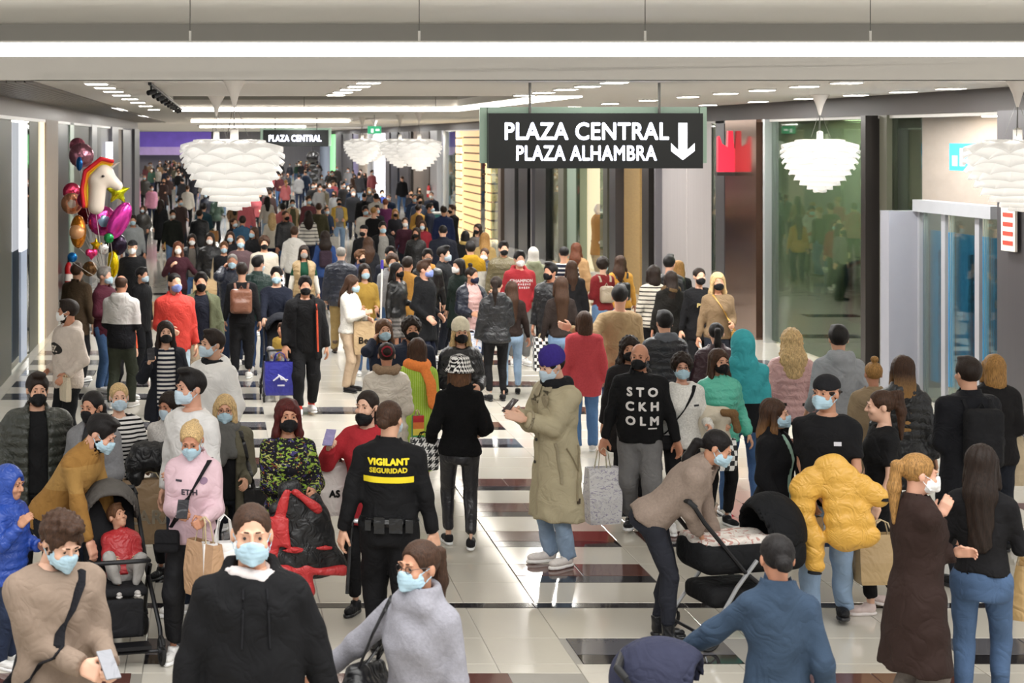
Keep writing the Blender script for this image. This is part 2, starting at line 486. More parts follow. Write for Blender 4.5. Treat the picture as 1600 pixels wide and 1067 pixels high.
def hair_tpl(style, under_hat=False):
    def f(v, lod):
        long = style in ('long', 'longside', 'curlylong', 'wavy', 'longstraight')
        lo = (-.19, -.16, -.62 if long else -.46); hi = (.19, .26, .2)
        if style in ('short', 'buzz', 'quiff', 'bun', 'lowbun', 'bob', 'topbun', 'curly', 'balding', 'messy'): lo = (-.17, -.16, -.24)
        G = Field(lo, hi, v)
        big = {'buzz': .0, 'short': .010, 'quiff': .011, 'curly': .026, 'curlylong': .022, 'wavy': .012, 'messy': .018, 'balding': .002, 'ponytail': .004, 'highpony': .004, 'lowpony': .004, 'bun': .004, 'lowbun': .004, 'topbun': .004}.get(style, .009)
        G.ell((0, .02, .036), (.081 + big, .1 + big, .09 + big), 0)
        low = {'short': -.055, 'buzz': -.04, 'quiff': -.05, 'balding': -.05, 'messy': -.06}.get(style, -.075)
        if style == 'balding':
            G.ell((0, -.03, .11), (.07, .1, .05), .01, cut=True)
        fx = .083 if style in ('long', 'wavy', 'curlylong', 'bob', 'longside', 'longstraight') else .086
        fz = -.035 if style not in ('buzz', 'balding', 'ponytail', 'highpony', 'lowpony', 'bun', 'lowbun', 'topbun') else -.02
        G.ell((0, -.118, fz), (fx, .088, .108), .006, cut=True)                # the face
        if style in ('short', 'buzz', 'quiff', 'balding', 'messy', 'bun', 'topbun', 'ponytail', 'lowbun', 'highpony', 'lowpony'):
            for sx in (-1, 1): G.ell((sx * .092, -.0, -.03), (.034, .036, .05), .006, cut=True)     # ears stay free
        G.clip(lambda x, y, z: low - z - .35 * np.maximum(y - .02, 0))
        if style in ('quiff', 'messy'):
            G.ell((0, -.045, .128), (.06, .06, .026), .03)
        if style == 'short':
            G.ell((0, -.03, .118), (.06, .065, .018), .03)
        if style in ('long', 'longside', 'wavy', 'curlylong', 'longstraight'):
            w = {'long': .092, 'longside': .085, 'wavy': .11, 'curlylong': .135, 'longstraight': .095}[style]
            ln = {'long': -.34, 'longside': -.33, 'wavy': -.3, 'curlylong': -.3, 'longstraight': -.47}[style]
            G.cone((0, .055, .03), (0, .098, -.17), .09, w, .03, flat=(1, .62, 1))
            G.cone((0, .098, -.17), (0, .112, ln), w, w * .72, .03, flat=(1, .5, 1))
            for sx in (-1, 1):
                G.cone((sx * .072, .0, .03), (sx * .088, .0, -.13), .026, .028, .02)
                if style != 'longstraight':
                    G.cone((sx * .088, .0, -.13), (sx * .1, -.08 if style == 'longside' else -.04, -.31), .03, .014, .02)
        if style == 'bob':
            G.cone((0, .05, .0), (0, .06, -.12), .09, .092, .03, flat=(1, .8, 1))
            for sx in (-1, 1): G.cone((sx * .072, -.012, .03), (sx * .084, -.02, -.11), .034, .03, .02)
        if style in ('ponytail', 'highpony', 'lowpony'):
            z0 = {'ponytail': .05, 'highpony': .095, 'lowpony': -.03}[style]
            G.cone((0, .1, z0), (0, .145, z0 - .005), .026, .03, .02)
            G.cone((0, .145, z0 - .005), (0, .15, z0 - .14), .032, .04, .02)
            G.cone((0, .15, z0 - .14), (0, .135, z0 - .36), .04, .014, .02)
        if style == 'bun': G.ell((0, .125, .05), (.046, .042, .044), .012)
        if style == 'lowbun': G.ell((0, .125, -.01), (.045, .038, .042), .012)
        if style == 'topbun': G.ell((0, .05, .155), (.04, .04, .036), .01)
        if style in ('curly', 'curlylong', 'wavy', 'messy'):
            a = .016 if style != 'wavy' else .008; w = 88 if style != 'wavy' else 60
            G.disp(lambda x, y, z: a * np.sin(x * w + 1) * np.sin(y * w) * np.sin(z * w * .9 + 2))
        elif lod < 3:
            if style in ('long', 'longside', 'longstraight', 'bob'):
                G.disp(lambda x, y, z: .0045 * np.sin(np.arctan2(x, y + .02) * 21 + 5 * np.sin(z * 7 + 2 * x)))
            elif style in ('short', 'quiff'): G.disp(lambda x, y, z: .003 * np.sin(70 * x + 30 * z) * np.sin(55 * y + 40 * z + 2))
            else: G.disp(lambda x, y, z: .0022 * np.sin(np.arctan2(x, z - .02) * 34 + 4 * y))
        if under_hat: G.clip(lambda x, y, z: z - .02)
        return G.net()
    return f

def hat_tpl(style):
    def f(v, lod):
        G = Field((-.2, -.26, -.3), (.2, .22, .22), v)
        if style == 'beanie':
            G.ell((0, .02, .065), (.098, .116, .108), 0)
            G.clip(lambda x, y, z: .022 - z + .0 * y)
            G.cone((0, .012, .03), (0, .013, .05), .107, .106, .01, flat=(.9, 1, 1))
            G.clip(lambda x, y, z: .015 - z)
            if lod < 2: G.disp(lambda x, y, z: .002 * np.sin(np.arctan2(x, y) * 40))
        elif style == 'bucket':
            G.cone((0, .01, .06), (0, .01, .145), .108, .09, 0, flat=(.95, 1.05, 1), cut=True)
            G.cone((0, .01, .06), (0, .01, .0), .108, .152, .01, flat=(.95, 1.0, 1), cut=True)
            G.clip(lambda x, y, z: -z + .0)
        elif style == 'cap':
            G.ell((0, .015, .05), (.09, .106, .085), 0)
            G.clip(lambda x, y, z: .035 - z - .1 * y)
            G.ell((0, -.12, .048), (.07, .075, .012), .01)
        elif style == 'capback':
            G.ell((0, .015, .05), (.09, .108, .085), 0)
            G.clip(lambda x, y, z: .03 - z + .12 * y)
            G.ell((0, .115, .0), (.06, .05, .014), .012)
        elif style == 'hoodup':
            G.ell((0, .03, .02), (.112, .135, .135), 0)
            G.cone((0, .045, -.06), (0, .04, -.17), .105, .125, .04)
            G.ell((0, -.13, -.02), (.076, .1, .105), .012, cut=True)
        elif style == 'headscarf':
            G.ell((0, .02, .03), (.094, .115, .108), 0)
            G.cone((0, .03, -.05), (0, .02, -.17), .09, .125, .04)
            G.ell((0, -.12, -.005), (.06, .07, .085), .01, cut=True)
        return G.net()
    return f

def mask_tpl(kind):
    def f(v, lod):
        G = Field((-.11, -.17, -.16), (.11, .06, .05), v)
        if kind == 'drop': dz = -.03
        else: dz = 0
        G.ell((0, -.046, -.05 + dz), (.068, .073, .066), 0)
        if kind == 'ffp': G.cone((0, -.108, -.012 + dz), (0, -.114, -.085 + dz), .019, .02, .025)
        else: G.cone((0, -.108, -.014 + dz), (0, -.106, -.09 + dz), .0195, .018, .022)
        G.clip(lambda x, y, z: z - dz - (-.006 - .22 * np.abs(x) - .10 * (y + .1)))
        G.clip(lambda x, y, z: -.112 + dz - z)
        G.clip(lambda x, y, z: y + .022 + .25 * (z - dz + .05))
        if lod < 2 and kind != 'ffp': G.disp(lambda x, y, z: .0016 * np.sin(z * 330))
        if lod < 2:
            for sx in (-1, 1):
                for z0, z1 in ((-.022 + dz, .012), (-.09 + dz, -.03)):
                    G.cone((sx * .06, -.05, z0), (sx * .082, .012, z1), max(.003, v * .62), max(.003, v * .62), .002)
        return G.net()
    return f

def shoe_tpl(kind):
    """ankle joint above the origin, toe towards -Y, sole at z = 0"""
    def f(v, lod):
        G = Field((-.07, -.22, -.02), (.07, .11, .3), v)
        if kind == 'boot' or kind == 'heel':
            up = .22 if kind == 'boot' else .17; zb = .012 if kind == 'boot' else .03
            G.cone((0, .025, .07), (0, .03, up), .048, .053, 0, cut=True)
            G.ell((0, .02, .06), (.04, .055, .05), .02)
            G.ell((0, -.09, .04), (.043, .1, .036), .03)
        else:
            G.ell((0, .025, .06), (.039, .055, .05), 0)
            G.ell((0, -.085, .048), (.046, .105, .036), .035)
            G.cone((0, .02, .05), (0, .02, .1), .043, .044, .02, cut=True)
        G.clip(lambda x, y, z: .024 - z)
        return G.net()
    return f
def sole_tpl(kind):
    def f(v, lod):
        G = Field((-.07, -.22, -.02), (.07, .11, .06), v)
        G.ell((0, .03, .016), (.041, .058, .05), 0); G.ell((0, -.09, .016), (.049, .108, .05), .04)
        zb = .0
        G.clip(lambda x, y, z: z - .03); G.clip(lambda x, y, z: zb - z)
        if kind == 'heel': G.clip(lambda x, y, z: np.where((y < .02) & (y > -.05), .02 - z, -1.0))
        return G.net()
    return f

# ---------------------------------------------------------------- people
PROF = {  # z, half width, half depth, offset to the back
    'm': np.array([(.76, .14, .105, .01), (.84, .168, .118, .012), (.93, .172, .12, .012), (1.04, .157, .112, .0), (1.16, .163, .115, -.004), (1.28, .182, .124, -.004),
                   (1.36, .188, .122, .0), (1.42, .172, .105, .008), (1.465, .12, .085, .015), (1.50, .075, .07, .02), (1.56, .06, .058, .02)]),
    'f': np.array([(.76, .145, .11, .012), (.84, .172, .122, .016), (.93, .168, .12, .014), (1.04, .135, .1, .0), (1.14, .137, .104, -.004), (1.26, .156, .13, -.014),
                   (1.34, .16, .118, -.004), (1.41, .15, .098, .008), (1.455, .105, .078, .015), (1.49, .065, .062, .02), (1.56, .052, .052, .02)])}
ARM = {'down': (.27, -.01, .85), 'fwd': (.25, -.14, .88), 'back': (.27, .14, .88), 'phone': (.05, -.27, 1.20), 'phone2': (.03, -.29, 1.10), 'pocket': (.225, -.13, .97),
       'tuck': (.14, -.24, 1.08), 'face': (.05, -.17, 1.45), 'ear': (.13, -.06, 1.53), 'fold': (-.05, -.22, 1.12), 'hold': (.16, -.26, 1.04), 'low': (.2, -.2, .86),
       'out': (.42, -.03, .98), 'push': (.17, -.42, 1.02), 'raise': (.2, -.26, 1.34), 'hipout': (.34, -.02, .93), 'strap': (.13, -.15, 1.3), 'behind': (.1, .17, .98)}
LEG = {'stand': ((.1, .0, 0), (.1, .02, 0)), 'walkl': ((.08, -.27, .02), (.08, .26, .09)), 'walkr': ((.08, .26, .09), (.08, -.27, .02)), 'wide': ((.15, .0, 0), (.15, .0, 0)),
       'stepl': ((.09, -.14, 0), (.09, .12, .02)), 'stepr': ((.09, .12, .02), (.09, -.14, 0)), 'close': ((.07, .0, 0), (.07, .03, 0)), 'cross': ((.02, -.1, 0), (.06, .08, .0))}
SKINS = ['#c99a7e', '#d3a68a', '#be8d70', '#dcb298', '#b98468', '#cf9f86']
MASKC = {'blue': '#a9cbdc', 'black': '#101013', 'white': '#ececec', 'lblue': '#bdd3e2', 'purple': '#7f92d6', 'navy': '#1a2038'}
HAIRC = {'black': '#141010', 'dark': '#231812', 'brown': '#3d281b', 'lbrown': '#5a3c26', 'blond': '#c4a677', 'dblond': '#97703f', 'grey': '#7d7873', 'red': '#4a1714', 'white': '#d8d4cc', 'auburn': '#5a3220'}
PEOPLE = {}
PCOUNT = [0]

def ik(a, t, l1, l2, pole):
    a, t = np.array(a, float), np.array(t, float); e = t - a; D = np.linalg.norm(e)
    mx = (l1 + l2) * .998
    if D > mx: t = a + e / D * mx; e = t - a; D = mx
    u = e / D; c = (l1 * l1 + D * D - l2 * l2) / (2 * D); h = math.sqrt(max(l1 * l1 - c * c, 0))
    p = np.array(pole, float); p = p - u * (p @ u); p /= np.linalg.norm(p) + 1e-9
    return a + u * c + p * h, t

class Person:
    def T(s, p):
        x, y, z = [v * s.s for v in p]
        return s.pel + x * s.ex + y * s.fy + (z - s.zp) * s.up
    def world(s, p): return s.root.matrix_world @ Vector(p)
    def wT(s, p): return s.world(s.T(p))
    def frame(s, x, y, z):
        px, py, pz = x - s.pel[0], y - s.pel[1], z - s.pel[2]
        X = px * s.ex[0] + py * s.ex[1] + pz * s.ex[2]
        Y = px * s.fy[0] + py * s.fy[1] + pz * s.fy[2]
        Z = px * s.up[0] + py * s.up[1] + pz * s.up[2] + s.zp
        return X / s.s, Y / s.s, Z / s.s
    def torso(s, G, prof, inf, zlo, zhi, k=0.0, wave=None, flare=0.0, belly=0.0):
        sl, x, y, z = G.sub()
        X, Y, Z = s.frame(x, y, z)
        X = np.asarray(X); b = s.build
        w = np.interp(Z, prof[:, 0], prof[:, 1]).astype(np.float32) * b + inf
        d = np.interp(Z, prof[:, 0], prof[:, 2]).astype(np.float32) * (1 + (b - 1) * 1.4) + inf
        if belly: 
            bb = belly * np.exp(-((Z - 1.06) / .13) ** 2); d = d + bb; w = w + bb * .5
        yo = np.interp(Z, prof[:, 0], prof[:, 3]).astype(np.float32)
        if flare: g = flare * np.maximum(.95 - Z, 0); w = w + g; d = d + g * .8
        if wave: q = wave[0] * (np.abs(np.sin(np.pi * Z / wave[1])) - .5); w = w + q; d = d + q
        rr = np.sqrt((X / w) ** 2 + ((Y - yo) / d) ** 2)
        dist = (rr - 1) * np.minimum(w, d) * .95
        dist = np.maximum(dist, np.maximum(zlo - Z, Z - zhi)) * s.s
        dist = np.broadcast_to(dist, G.F[sl].shape)
        G.put(dist.astype(np.float32), sl, k)

def field_for(P, pts, pad, v):
    a = np.array(pts)
    return Field(a.min(0) - pad, a.max(0) + pad, v)

def folds(G, amp, seed, sc=1.0):
    r = random.Random(seed); q = [r.uniform(0, 6) for _ in range(6)]
    G.disp(lambda x, y, z: amp * (np.sin(23 * sc * x + 9 * z + q[0]) * np.sin(17 * sc * z + 8 * x + q[1] + 6 * y) + .6 * np.sin(31 * z + 19 * y + q[2]) * np.sin(27 * x + q[3])))

def person(key, px, yh, h, yaw, label, top, bot, hair=('short', 'dark'), mask='blue', sex='m', arms=('down', 'down'), legs='stand', lean=0, head=(0, 0), shoe=('sneaker', '#e9e7e4', '#f4f4f4'),
           build=1.0, hs=1.0, hat=None, skin_c=None, d=None, group=None, lod=None, neck=None, hands=('relax', 'relax'), inner=None, px_back=0.0, belly=0.0, glasses=False, beard=None, collar=None, mtype=None, bodyroll=0, pole=None, pz=None, z0=0.0):
    P = Person(); PCOUNT[0] += 1; seed = PCOUNT[0]
    rnd = random.Random(seed * 7 + 3)
    if d is None: d = F_PX * (CAM_Z - h) / (yh - VY)
    P.d = d; s = P.s = h / 1.75; P.build = build
    if lod is None: lod = 0 if d < 13.5 else 1 if d < 19.5 else 2 if d < 34 else 3 if d < 62 else 4
    P.lod = lod; v = VOX['cloth'][lod]
    wx = (px - VX) * d / F_PX
    prof = PROF[sex]
    sw = (.172 if sex == 'm' else .15) * build
    # ---- skeleton
    pz_ = pz
    lg = LEG[legs] if isinstance(legs, str) else legs
    reach = max(math.hypot(l[1] - px_back, l[0] - .09) for l in lg)
    pz = min(.93, .085 + math.sqrt(max(.84 ** 2 - reach ** 2, .3)) + .012)
    if pz_ is not None: pz = pz_
    P.zp = .93 * s
    P.ex = np.array((1., 0, 0)); th = math.radians(lean)
    P.up = np.array((0, -math.sin(th), math.cos(th))); P.fy = np.array((0, math.cos(th), math.sin(th)))
    if bodyroll:
        Rr = np.array(Matrix.Rotation(math.radians(bodyroll), 3, 'Y')); P.ex, P.up = Rr @ P.ex, Rr @ P.up
    P.pel = np.array((0, px_back * s, pz * s))
    P.sh, P.el, P.wr = {}, {}, {}
    for i, sx in enumerate((-1, 1)):                     # -1: the person's right arm
        a = P.T((sx * sw, .012, 1.39)); tg = arms[i]
        if isinstance(tg, str): q = ARM[tg]; t = P.T((sx * q[0], q[1], q[2]))
        else: t = P.T(tg)
        hi_ = isinstance(tg, str) and tg in ('ear', 'face', 'raise', 'strap', 'phone')
        po = np.array((sx * .3, .7, -.6) if not hi_ else (sx * .45, -.1, -1)) if pole is None or pole[i] is None else np.array(pole[i])
        P.sh[sx] = a
        P.el[sx], P.wr[sx] = ik(a, t, .285 * s, .255 * s, po)
    P.hip, P.kn, P.an = {}, {}, {}
    for i, sx in enumerate((-1, 1)):
        a = P.pel + np.array((sx * .092 * s * (1 if build < 1.1 else 1.12), .005, -.02 * s))
        l = lg[i]
        P.hip[sx] = a
        P.kn[sx], P.an[sx] = ik(a, np.array((sx * l[0] * s, (l[1] + .03) * s, (.088 + l[2]) * s)), .425 * s, .415 * s, (sx * .12, -1, 0))
    hr = Matrix.Rotation(math.radians(head[0]), 3, 'Z') @ Matrix.Rotation(math.radians(head[1]) + th * .45, 3, 'X')
    HR = np.array(hr)
    nb = P.T((0, .02, 1.49)); hs_ = s * hs
    hc = nb + HR @ np.array((0, -.02, .142)) * hs_
    P.hc, P.HR, P.hs = hc, HR, hs_
    tone = skin_c or SKINS[seed % len(SKINS)]
    # ---- body: one continuous mesh (trunk, neck, limbs) with finer head and hands
    vb = v * (1.0 if lod < 2 else 1.15)
    allp = [P.T((0, 0, .7)), P.T((0, 0, 1.5)), P.kn[-1], P.kn[1], P.an[-1], P.an[1], P.wr[-1], P.wr[1], P.el[-1], P.el[1], P.sh[-1], P.sh[1]]
    G = field_for(P, allp, .2 * s, min(.062, vb * (1.0 if top[0] == 'tee' and lod < 3 else 1.8 if lod < 3 else 1.5)))
    P.torso(G, prof, -.022, .87, 1.5)
    G.cone(P.T((0, .02, 1.40)), nb + HR @ np.array((0, 0, .03)) * s, .05 * s, .045 * s, .02)
    for sx in (-1, 1):
        G.cone(P.sh[sx], P.el[sx], .042 * s, .034 * s, .02); G.cone(P.el[sx], P.wr[sx], .034 * s, .023 * s, .01)
        G.cone(P.hip[sx], P.kn[sx], .07 * s, .045 * s, .02); G.cone(P.kn[sx], P.an[sx], .045 * s, .03 * s, .01)
    V, Q = G.net()
    Vs, Qs, n = [V], [Q], len(V)
    hv, hq = cached('head', sex, lod, head_tpl(sex))
    Vs.append(hv @ HR.T * hs_ + hc); Qs.append(hq + n); n += len(hv)
    for i, sx in enumerate((-1, 1)):
        hk = hands[i]
        if hk is None: continue
        tv, tq = cached('hand', hk, lod, hand_tpl(hk))
        xd = P.wr[sx] - P.el[sx]; xd /= np.linalg.norm(xd)
        tg = arms[i]
        hint = np.array((-sx * .2, -1., .15)) if (isinstance(tg, str) and tg in ('down', 'fwd', 'back', 'out', 'low', 'hipout', 'behind')) else np.array((-sx * .35, .25, 1.))
        zd = hint - xd * (hint @ xd); zd /= np.linalg.norm(zd); yd = np.cross(zd, xd)
        if sx * (yd @ np.array((1., 0, 0))) < 0: fl = -1
        else: fl = 1
        R = np.stack([xd, yd * fl, zd], 1)
        tt = tv @ R.T * s * (.97 if sex == 'm' else .87) + P.wr[sx] - xd * .008 * s
        q2 = tq if fl > 0 else tq[:, ::-1]
        Vs.append(tt); Qs.append(q2 + n); n += len(tv)
        setattr(P, 'hand_l' if sx > 0 else 'hand_r', P.wr[sx] + xd * .07 * s)
        setattr(P, 'hrot_l' if sx > 0 else 'hrot_r', R)
    for nm, sx in (('hand_r', -1), ('hand_l', 1)):
        if not hasattr(P, nm): setattr(P, nm, P.wr[sx])
    body = link('person', mesh_np('person', np.concatenate(Vs), np.concatenate(Qs), skin(tone)))
    body.matrix_world = Matrix.Translation((wx, d, z0)) @ Matrix.Rotation(math.radians(yaw), 4, 'Z')
    P.root = body
    tag(body, label, 'person', group)
    PEOPLE[key] = P
    Mh = Matrix.Translation(hc) @ hr.to_4x4() @ Matrix.Scale(hs_, 4)
    P.Mh = Mh
    def on_head(name, kind, tk, tf, mat):
        k2 = ('me', kind, tk, lod, mat.name)
        if k2 not in TPL:
            tv, tq = cached(kind, tk, lod, tf); TPL[k2] = mesh_np(name, tv, tq, mat)
        return link(name, TPL[k2], body, matrix=Mh)
    P.on_head = on_head
    # ---- hair, hat, mask, eyes
    hcol = hair[1] if hair else 'dark'
    hm = hairmat(HAIRC.get(hcol, hcol), hair[2] if hair and len(hair) > 2 else None)
    if hair: on_head('hair', 'hair', hair[0] + ('_hat' if hat else ''), hair_tpl(hair[0], bool(hat)), hm)
    if hat: on_head(hat[0].replace('hoodup', 'hood').replace('capback', 'cap').replace('bucket', 'bucket_hat'), 'hair', 'hat_' + hat[0], hat_tpl(hat[0]), hat[1])
    if mask:
        mk = mtype or ('ffp' if mask == 'black' and seed % 2 else 'surg')
        on_head('face_mask', 'mask', mk, mask_tpl(mk), cloth(MASKC.get(mask, mask), 'track'))
    facing = math.cos(math.radians(yaw + head[0])) > -.5
    if lod < 2 and facing:
        for sx in (-1, 1):
            if ('eye',) not in TPL:
                TPL[('eye',)] = MB().lathe([(0, -.0075), (.004, -.0065), (.0068, -.003), (.0075, 0), (.0068, .003), (.004, .0065), (0, .0075)], n=10).mesh('eye', plain('iris', '#1c110c', .15, var=0), True)
            link('eye', TPL[('eye',)], body, matrix=Mh @ Matrix.Translation((sx * .0312, -.0875, .005)))
            kb = ('brow', sx, hm.name)
            if kb not in TPL:
                TPL[kb] = MB().tube([(sx * .013, -.0985, .029), (sx * .03, -.0965, .031), (sx * .048, -.083, .023)], [.0035, .0042, .002], 6, flat=.8).mesh('eyebrow', hm if hcol not in ('blond', 'white') else hairmat(HAIRC['lbrown']), True)
            link('eyebrow', TPL[kb], body, matrix=Mh)
    if beard and lod < 3:
        on_head('beard', 'mask', 'beard', lambda v_, l_: Field((-.09, -.12, -.15), (.09, .05, .02), v_).ell((0, -.034, -.05), (.066, .073, .08), 0).clip(lambda x, y, z: z + .02 + .0 * x).clip(lambda x, y, z: y - .01).net(), hm)
    if glasses and lod < 3:
        if ('specs',) not in TPL:
            g = MB()
            for sx in (-1, 1):
                g.tube([(sx * .032 + .02 * math.cos(t), -.106 + .006 * abs(math.cos(t)), .003 + .016 * math.sin(t)) for t in np.linspace(0, 2 * math.pi, 13)[:-1]], .0019, 5, closed=True)
                g.tube([(sx * .052, -.1, .008), (sx * .072, -.05, .012), (sx * .08, .012, .008)], .0016, 5)
            g.tube([(-.012, -.107, .007), (.012, -.107, .007)], .0018, 5)
            TPL[('specs',)] = g.mesh('glasses', plain('spectacle_frame', '#2a1c18', .3), True)
        link('glasses', TPL[('specs',)], body, matrix=Mh)
    # ---- clothes
    def top_mesh(t, name, extra_inf=0.0, lower=True):
        typ, colr = t[0], t[1]; o = t[2] if len(t) > 2 else {}
        dflt = {'sweater': (.022, .83, 'knit', .014), 'hoodie': (.03, .80, 'cloth', .02), 'puffer': (.05, .78, 'puffer', .034), 'jacket': (.032, .78, 'cloth', .022), 'coat': (.04, .42, 'coat', .028),
                'tee': (.016, .84, 'cloth', .012), 'shirt': (.02, .80, 'cloth', .014), 'leather': (.026, .86, 'leather', .018), 'fur': (.045, .82, 'fur', .03), 'vest': (.045, .8, 'puffer', .02), 'dress': (.022, .35, 'knit', .014)}[typ]
        inf = o.get('inf', dflt[0]) * .72 + extra_inf; hem = o.get('hem', dflt[1]); fab = o.get('fab', dflt[2]); sl_inf = o.get('sl', dflt[3]) * .8 + extra_inf * .7
        mat = o.get('mat') or cloth(colr, fab, o.get('pat'))
        pr = prof
        if hem < .76: pr = np.concatenate([np.array([(hem - .03, prof[1, 1] + .0, prof[1, 2], .012)]), prof[1:]])
        pts = [P.T((.3, .2, hem)), P.T((-.3, -.2, hem)), P.T((.1, 0, 1.6)), P.el[-1], P.el[1], P.wr[-1], P.wr[1], P.sh[-1], P.sh[1]]
        if typ == 'vest': pts = pts[:3] + pts[-2:]
        G = field_for(P, pts, .1 * s, v)
        wv = None
        if typ in ('puffer', 'vest') and lod < 3: wv = (.02, .075)
        P.torso(G, pr, inf, hem, 1.475, 0, wv, flare=o.get('flare', .12 if hem < .7 else 0), belly=belly)
        # shoulders
        ra, rb, rw = [q * s * (1 + (build - 1) * .8) for q in (.05 + sl_inf, .043 + sl_inf, .031 + sl_inf * .9)]
        for sx in (-1, 1):
            G.cone(P.T((sx * .07, .014, 1.425)), P.sh[sx], .042 * s + inf * .5, .043 * s + inf * .45, .045)
        if typ != 'vest':
            cuff = o.get('cuff', .97)
            sw_ = (.012, .07) if typ == 'puffer' and lod < 3 else None
            for sx in (-1, 1):
                if typ == 'tee':
                    G.cone(P.sh[sx], P.sh[sx] + (P.el[sx] - P.sh[sx]) * .72, ra, rb * 1.1, .03, cut=True)
                else:
                    G.cone(P.sh[sx], P.el[sx], ra, rb, .03, wave=sw_)
                    G.cone(P.el[sx], P.el[sx] + (P.wr[sx] - P.el[sx]) * cuff, rb, rw, .02, cut=True, wave=sw_)
        col = collar or o.get('collar') or {'hoodie': 'hood', 'puffer': 'stand', 'coat': 'lapel', 'jacket': 'stand', 'fur': 'stand', 'vest': 'stand'}.get(typ)
        if col in ('hood', 'furhood'):
            G.ell(P.T((0, .085, 1.47)), np.array((.125, .07, .075)) * s, .04)
            for sx in (-1, 1): G.cone(P.T((sx * .085, .06, 1.50)), P.T((sx * .055, -.075, 1.44)), .04 * s, .03 * s, .02)
        if col in ('stand', 'turtle', 'lapel', 'cowl'):
            hgt = {'stand': 1.535, 'turtle': 1.56, 'lapel': 1.52, 'cowl': 1.55}[col]; cr = {'stand': .088, 'turtle': .07, 'lapel': .085, 'cowl': .1}[col]
            G.cone(P.T((0, .018, 1.45)), P.T((0, .012, hgt)), (cr + .015) * s, cr * s, .02, cut=True)
            if col == 'cowl':
                G.cone(P.T((-.07, -.06, 1.47)), P.T((.07, -.07, 1.45)), .05 * s, .05 * s, .03)
        if lod < 3:
            folds(G, {'puffer': .004, 'vest': .003}.get(typ, .0065) * (1 if lod < 2 else .7), seed)
            if typ == 'fur' or fab == 'fur': G.disp(lambda x, y, z: .006 * np.sin(90 * x) * np.sin(80 * z + 3) * np.sin(85 * y + 1))
        # neck opening
        nr = {'turtle': .054, 'cowl': .06, 'stand': .068, 'hood': .07, 'furhood': .07, 'lapel': .066}.get(col, .066)
        G2 = Field(G.lo + 2 * v, G.lo + (G.n - 3) * v, v)
        a, b = P.T((0, .012, 1.455 if col in (None, 'hood', 'furhood') else 1.48)), P.T((0, -.02, 1.66))
        slb, x, y, z = G.sub(np.minimum(a, b) - .16, np.maximum(a, b) + .16)
        e = b - a; L2 = e @ e
        tt = np.clip(((x - a[0]) * e[0] + (y - a[1]) * e[1] + (z - a[2]) * e[2]) / L2, 0, 1)
        dd = np.sqrt((x - a[0] - tt * e[0]) ** 2 + (y - a[1] - tt * e[1]) ** 2 + (z - a[2] - tt * e[2]) ** 2) - (nr + .03 * tt) * s
        G.F[slb] = np.maximum(G.F[slb], -dd)
        op = o.get('open')
        if op:                                            # open front: a wedge cut out, the inner top shows
            slb, x, y, z = G.sub()
            X, Y, Z = P.frame(x, y, z)
            wz = op * (1 + .0 * Z) * np.where(Z > 1.3, np.maximum(.55, 1 - (Z - 1.3) * 1.2), 1)
            cutd = np.maximum(np.abs(X) - wz, Y + .03)
            G.F = np.maximum(G.F, -np.broadcast_to(cutd, G.F.shape) * s).astype(np.float32)
        V, Q = G.net()
        me = mesh_np(name, V, Q, mat)
        return link(name, me, body), (V, Q)
    tname = {'tee': 't_shirt', 'leather': 'leather_jacket', 'fur': 'fur_jacket', 'vest': 'padded_vest', 'puffer': 'puffer_jacket'}.get(top[0], top[0])
    if inner:
        P.inner, P.inner_geo = top_mesh(inner, {'tee': 't_shirt'}.get(inner[0], inner[0]))
        top = (top[0], top[1], dict(top[2] if len(top) > 2 else {}))
        top[2].setdefault('open', .085) if top[0] != 'vest' or True else None
        if top[2].get('open') == 0: top[2].pop('open')
        P.top, P.top_geo = top_mesh(top, tname, .012)
    else:
        P.top, P.top_geo = top_mesh(top, tname)
    P.bvh = BVHTree.FromPolygons([tuple(q) for q in P.top_geo[0]], [tuple(int(i) for i in q) for q in P.top_geo[1]]) if lod < 3 else None
    hem = (top[2] if len(top) > 2 else {}).get('hem', {'coat': .42, 'dress': .35}.get(top[0], .8))
    # trousers / skirt
    if bot:
        kind, colr = bot[0], bot[1]; o = bot[2] if len(bot) > 2 else {}
        rt, rk, ra_ = {'skinny': (.094, .064, .05), 'jeans': (.1, .075, .066), 'wide': (.108, .098, .1), 'jogger': (.108, .088, .062), 'skirt': (.094, .06, .045)}[kind]
        bs_ = 1 + (build - 1) * 1.0 if sex == 'm' else 1 + (build - 1) * .9
        if hem < .7: rt, rk = rt * .86, rk * .9
        mat = cloth(colr, o.get('fab', 'denim' if kind == 'jeans' else 'cloth'), o.get('pat'))
        G = field_for(P, [P.pel, P.hip[1], P.hip[-1], P.kn[1], P.kn[-1], P.an[1], P.an[-1]], .2 * s, v * (1.4 if kind != 'skinny' and lod < 3 else 1.2 if lod < 3 else 1.1))
        P.torso(G, prof, .006, .79, min(o.get('waist', 1.0), max(hem + .025, .86)), 0)
        if kind == 'skirt':
            G2 = P.T((0, .01, .9)); G.cone(G2, P.pel + np.array((0, 0, (o.get('hem', .5) - .93) * s)), .15 * s, .21 * s, .03, flat=(1, .8, 1), cut=True)
        for sx in (-1, 1):
            if kind != 'skirt':
                G.cone(P.hip[sx] + np.array((0, .012 * s, 0)), P.kn[sx], rt * s * bs_, rk * s * bs_, .022)
                end = P.an[sx] + (P.kn[sx] - P.an[sx]) * (-.05 if kind in ('jeans', 'wide') else .12)
                G.cone(P.kn[sx], end, rk * s * bs_, ra_ * s, .02, cut=True)
                if kind == 'skinny': G.cone(P.kn[sx] + np.array((0, .018, -.05)) * s, P.kn[sx] * .55 + P.an[sx] * .45 + np.array((0, .03, 0)) * s, .058 * s, .05 * s, .02)
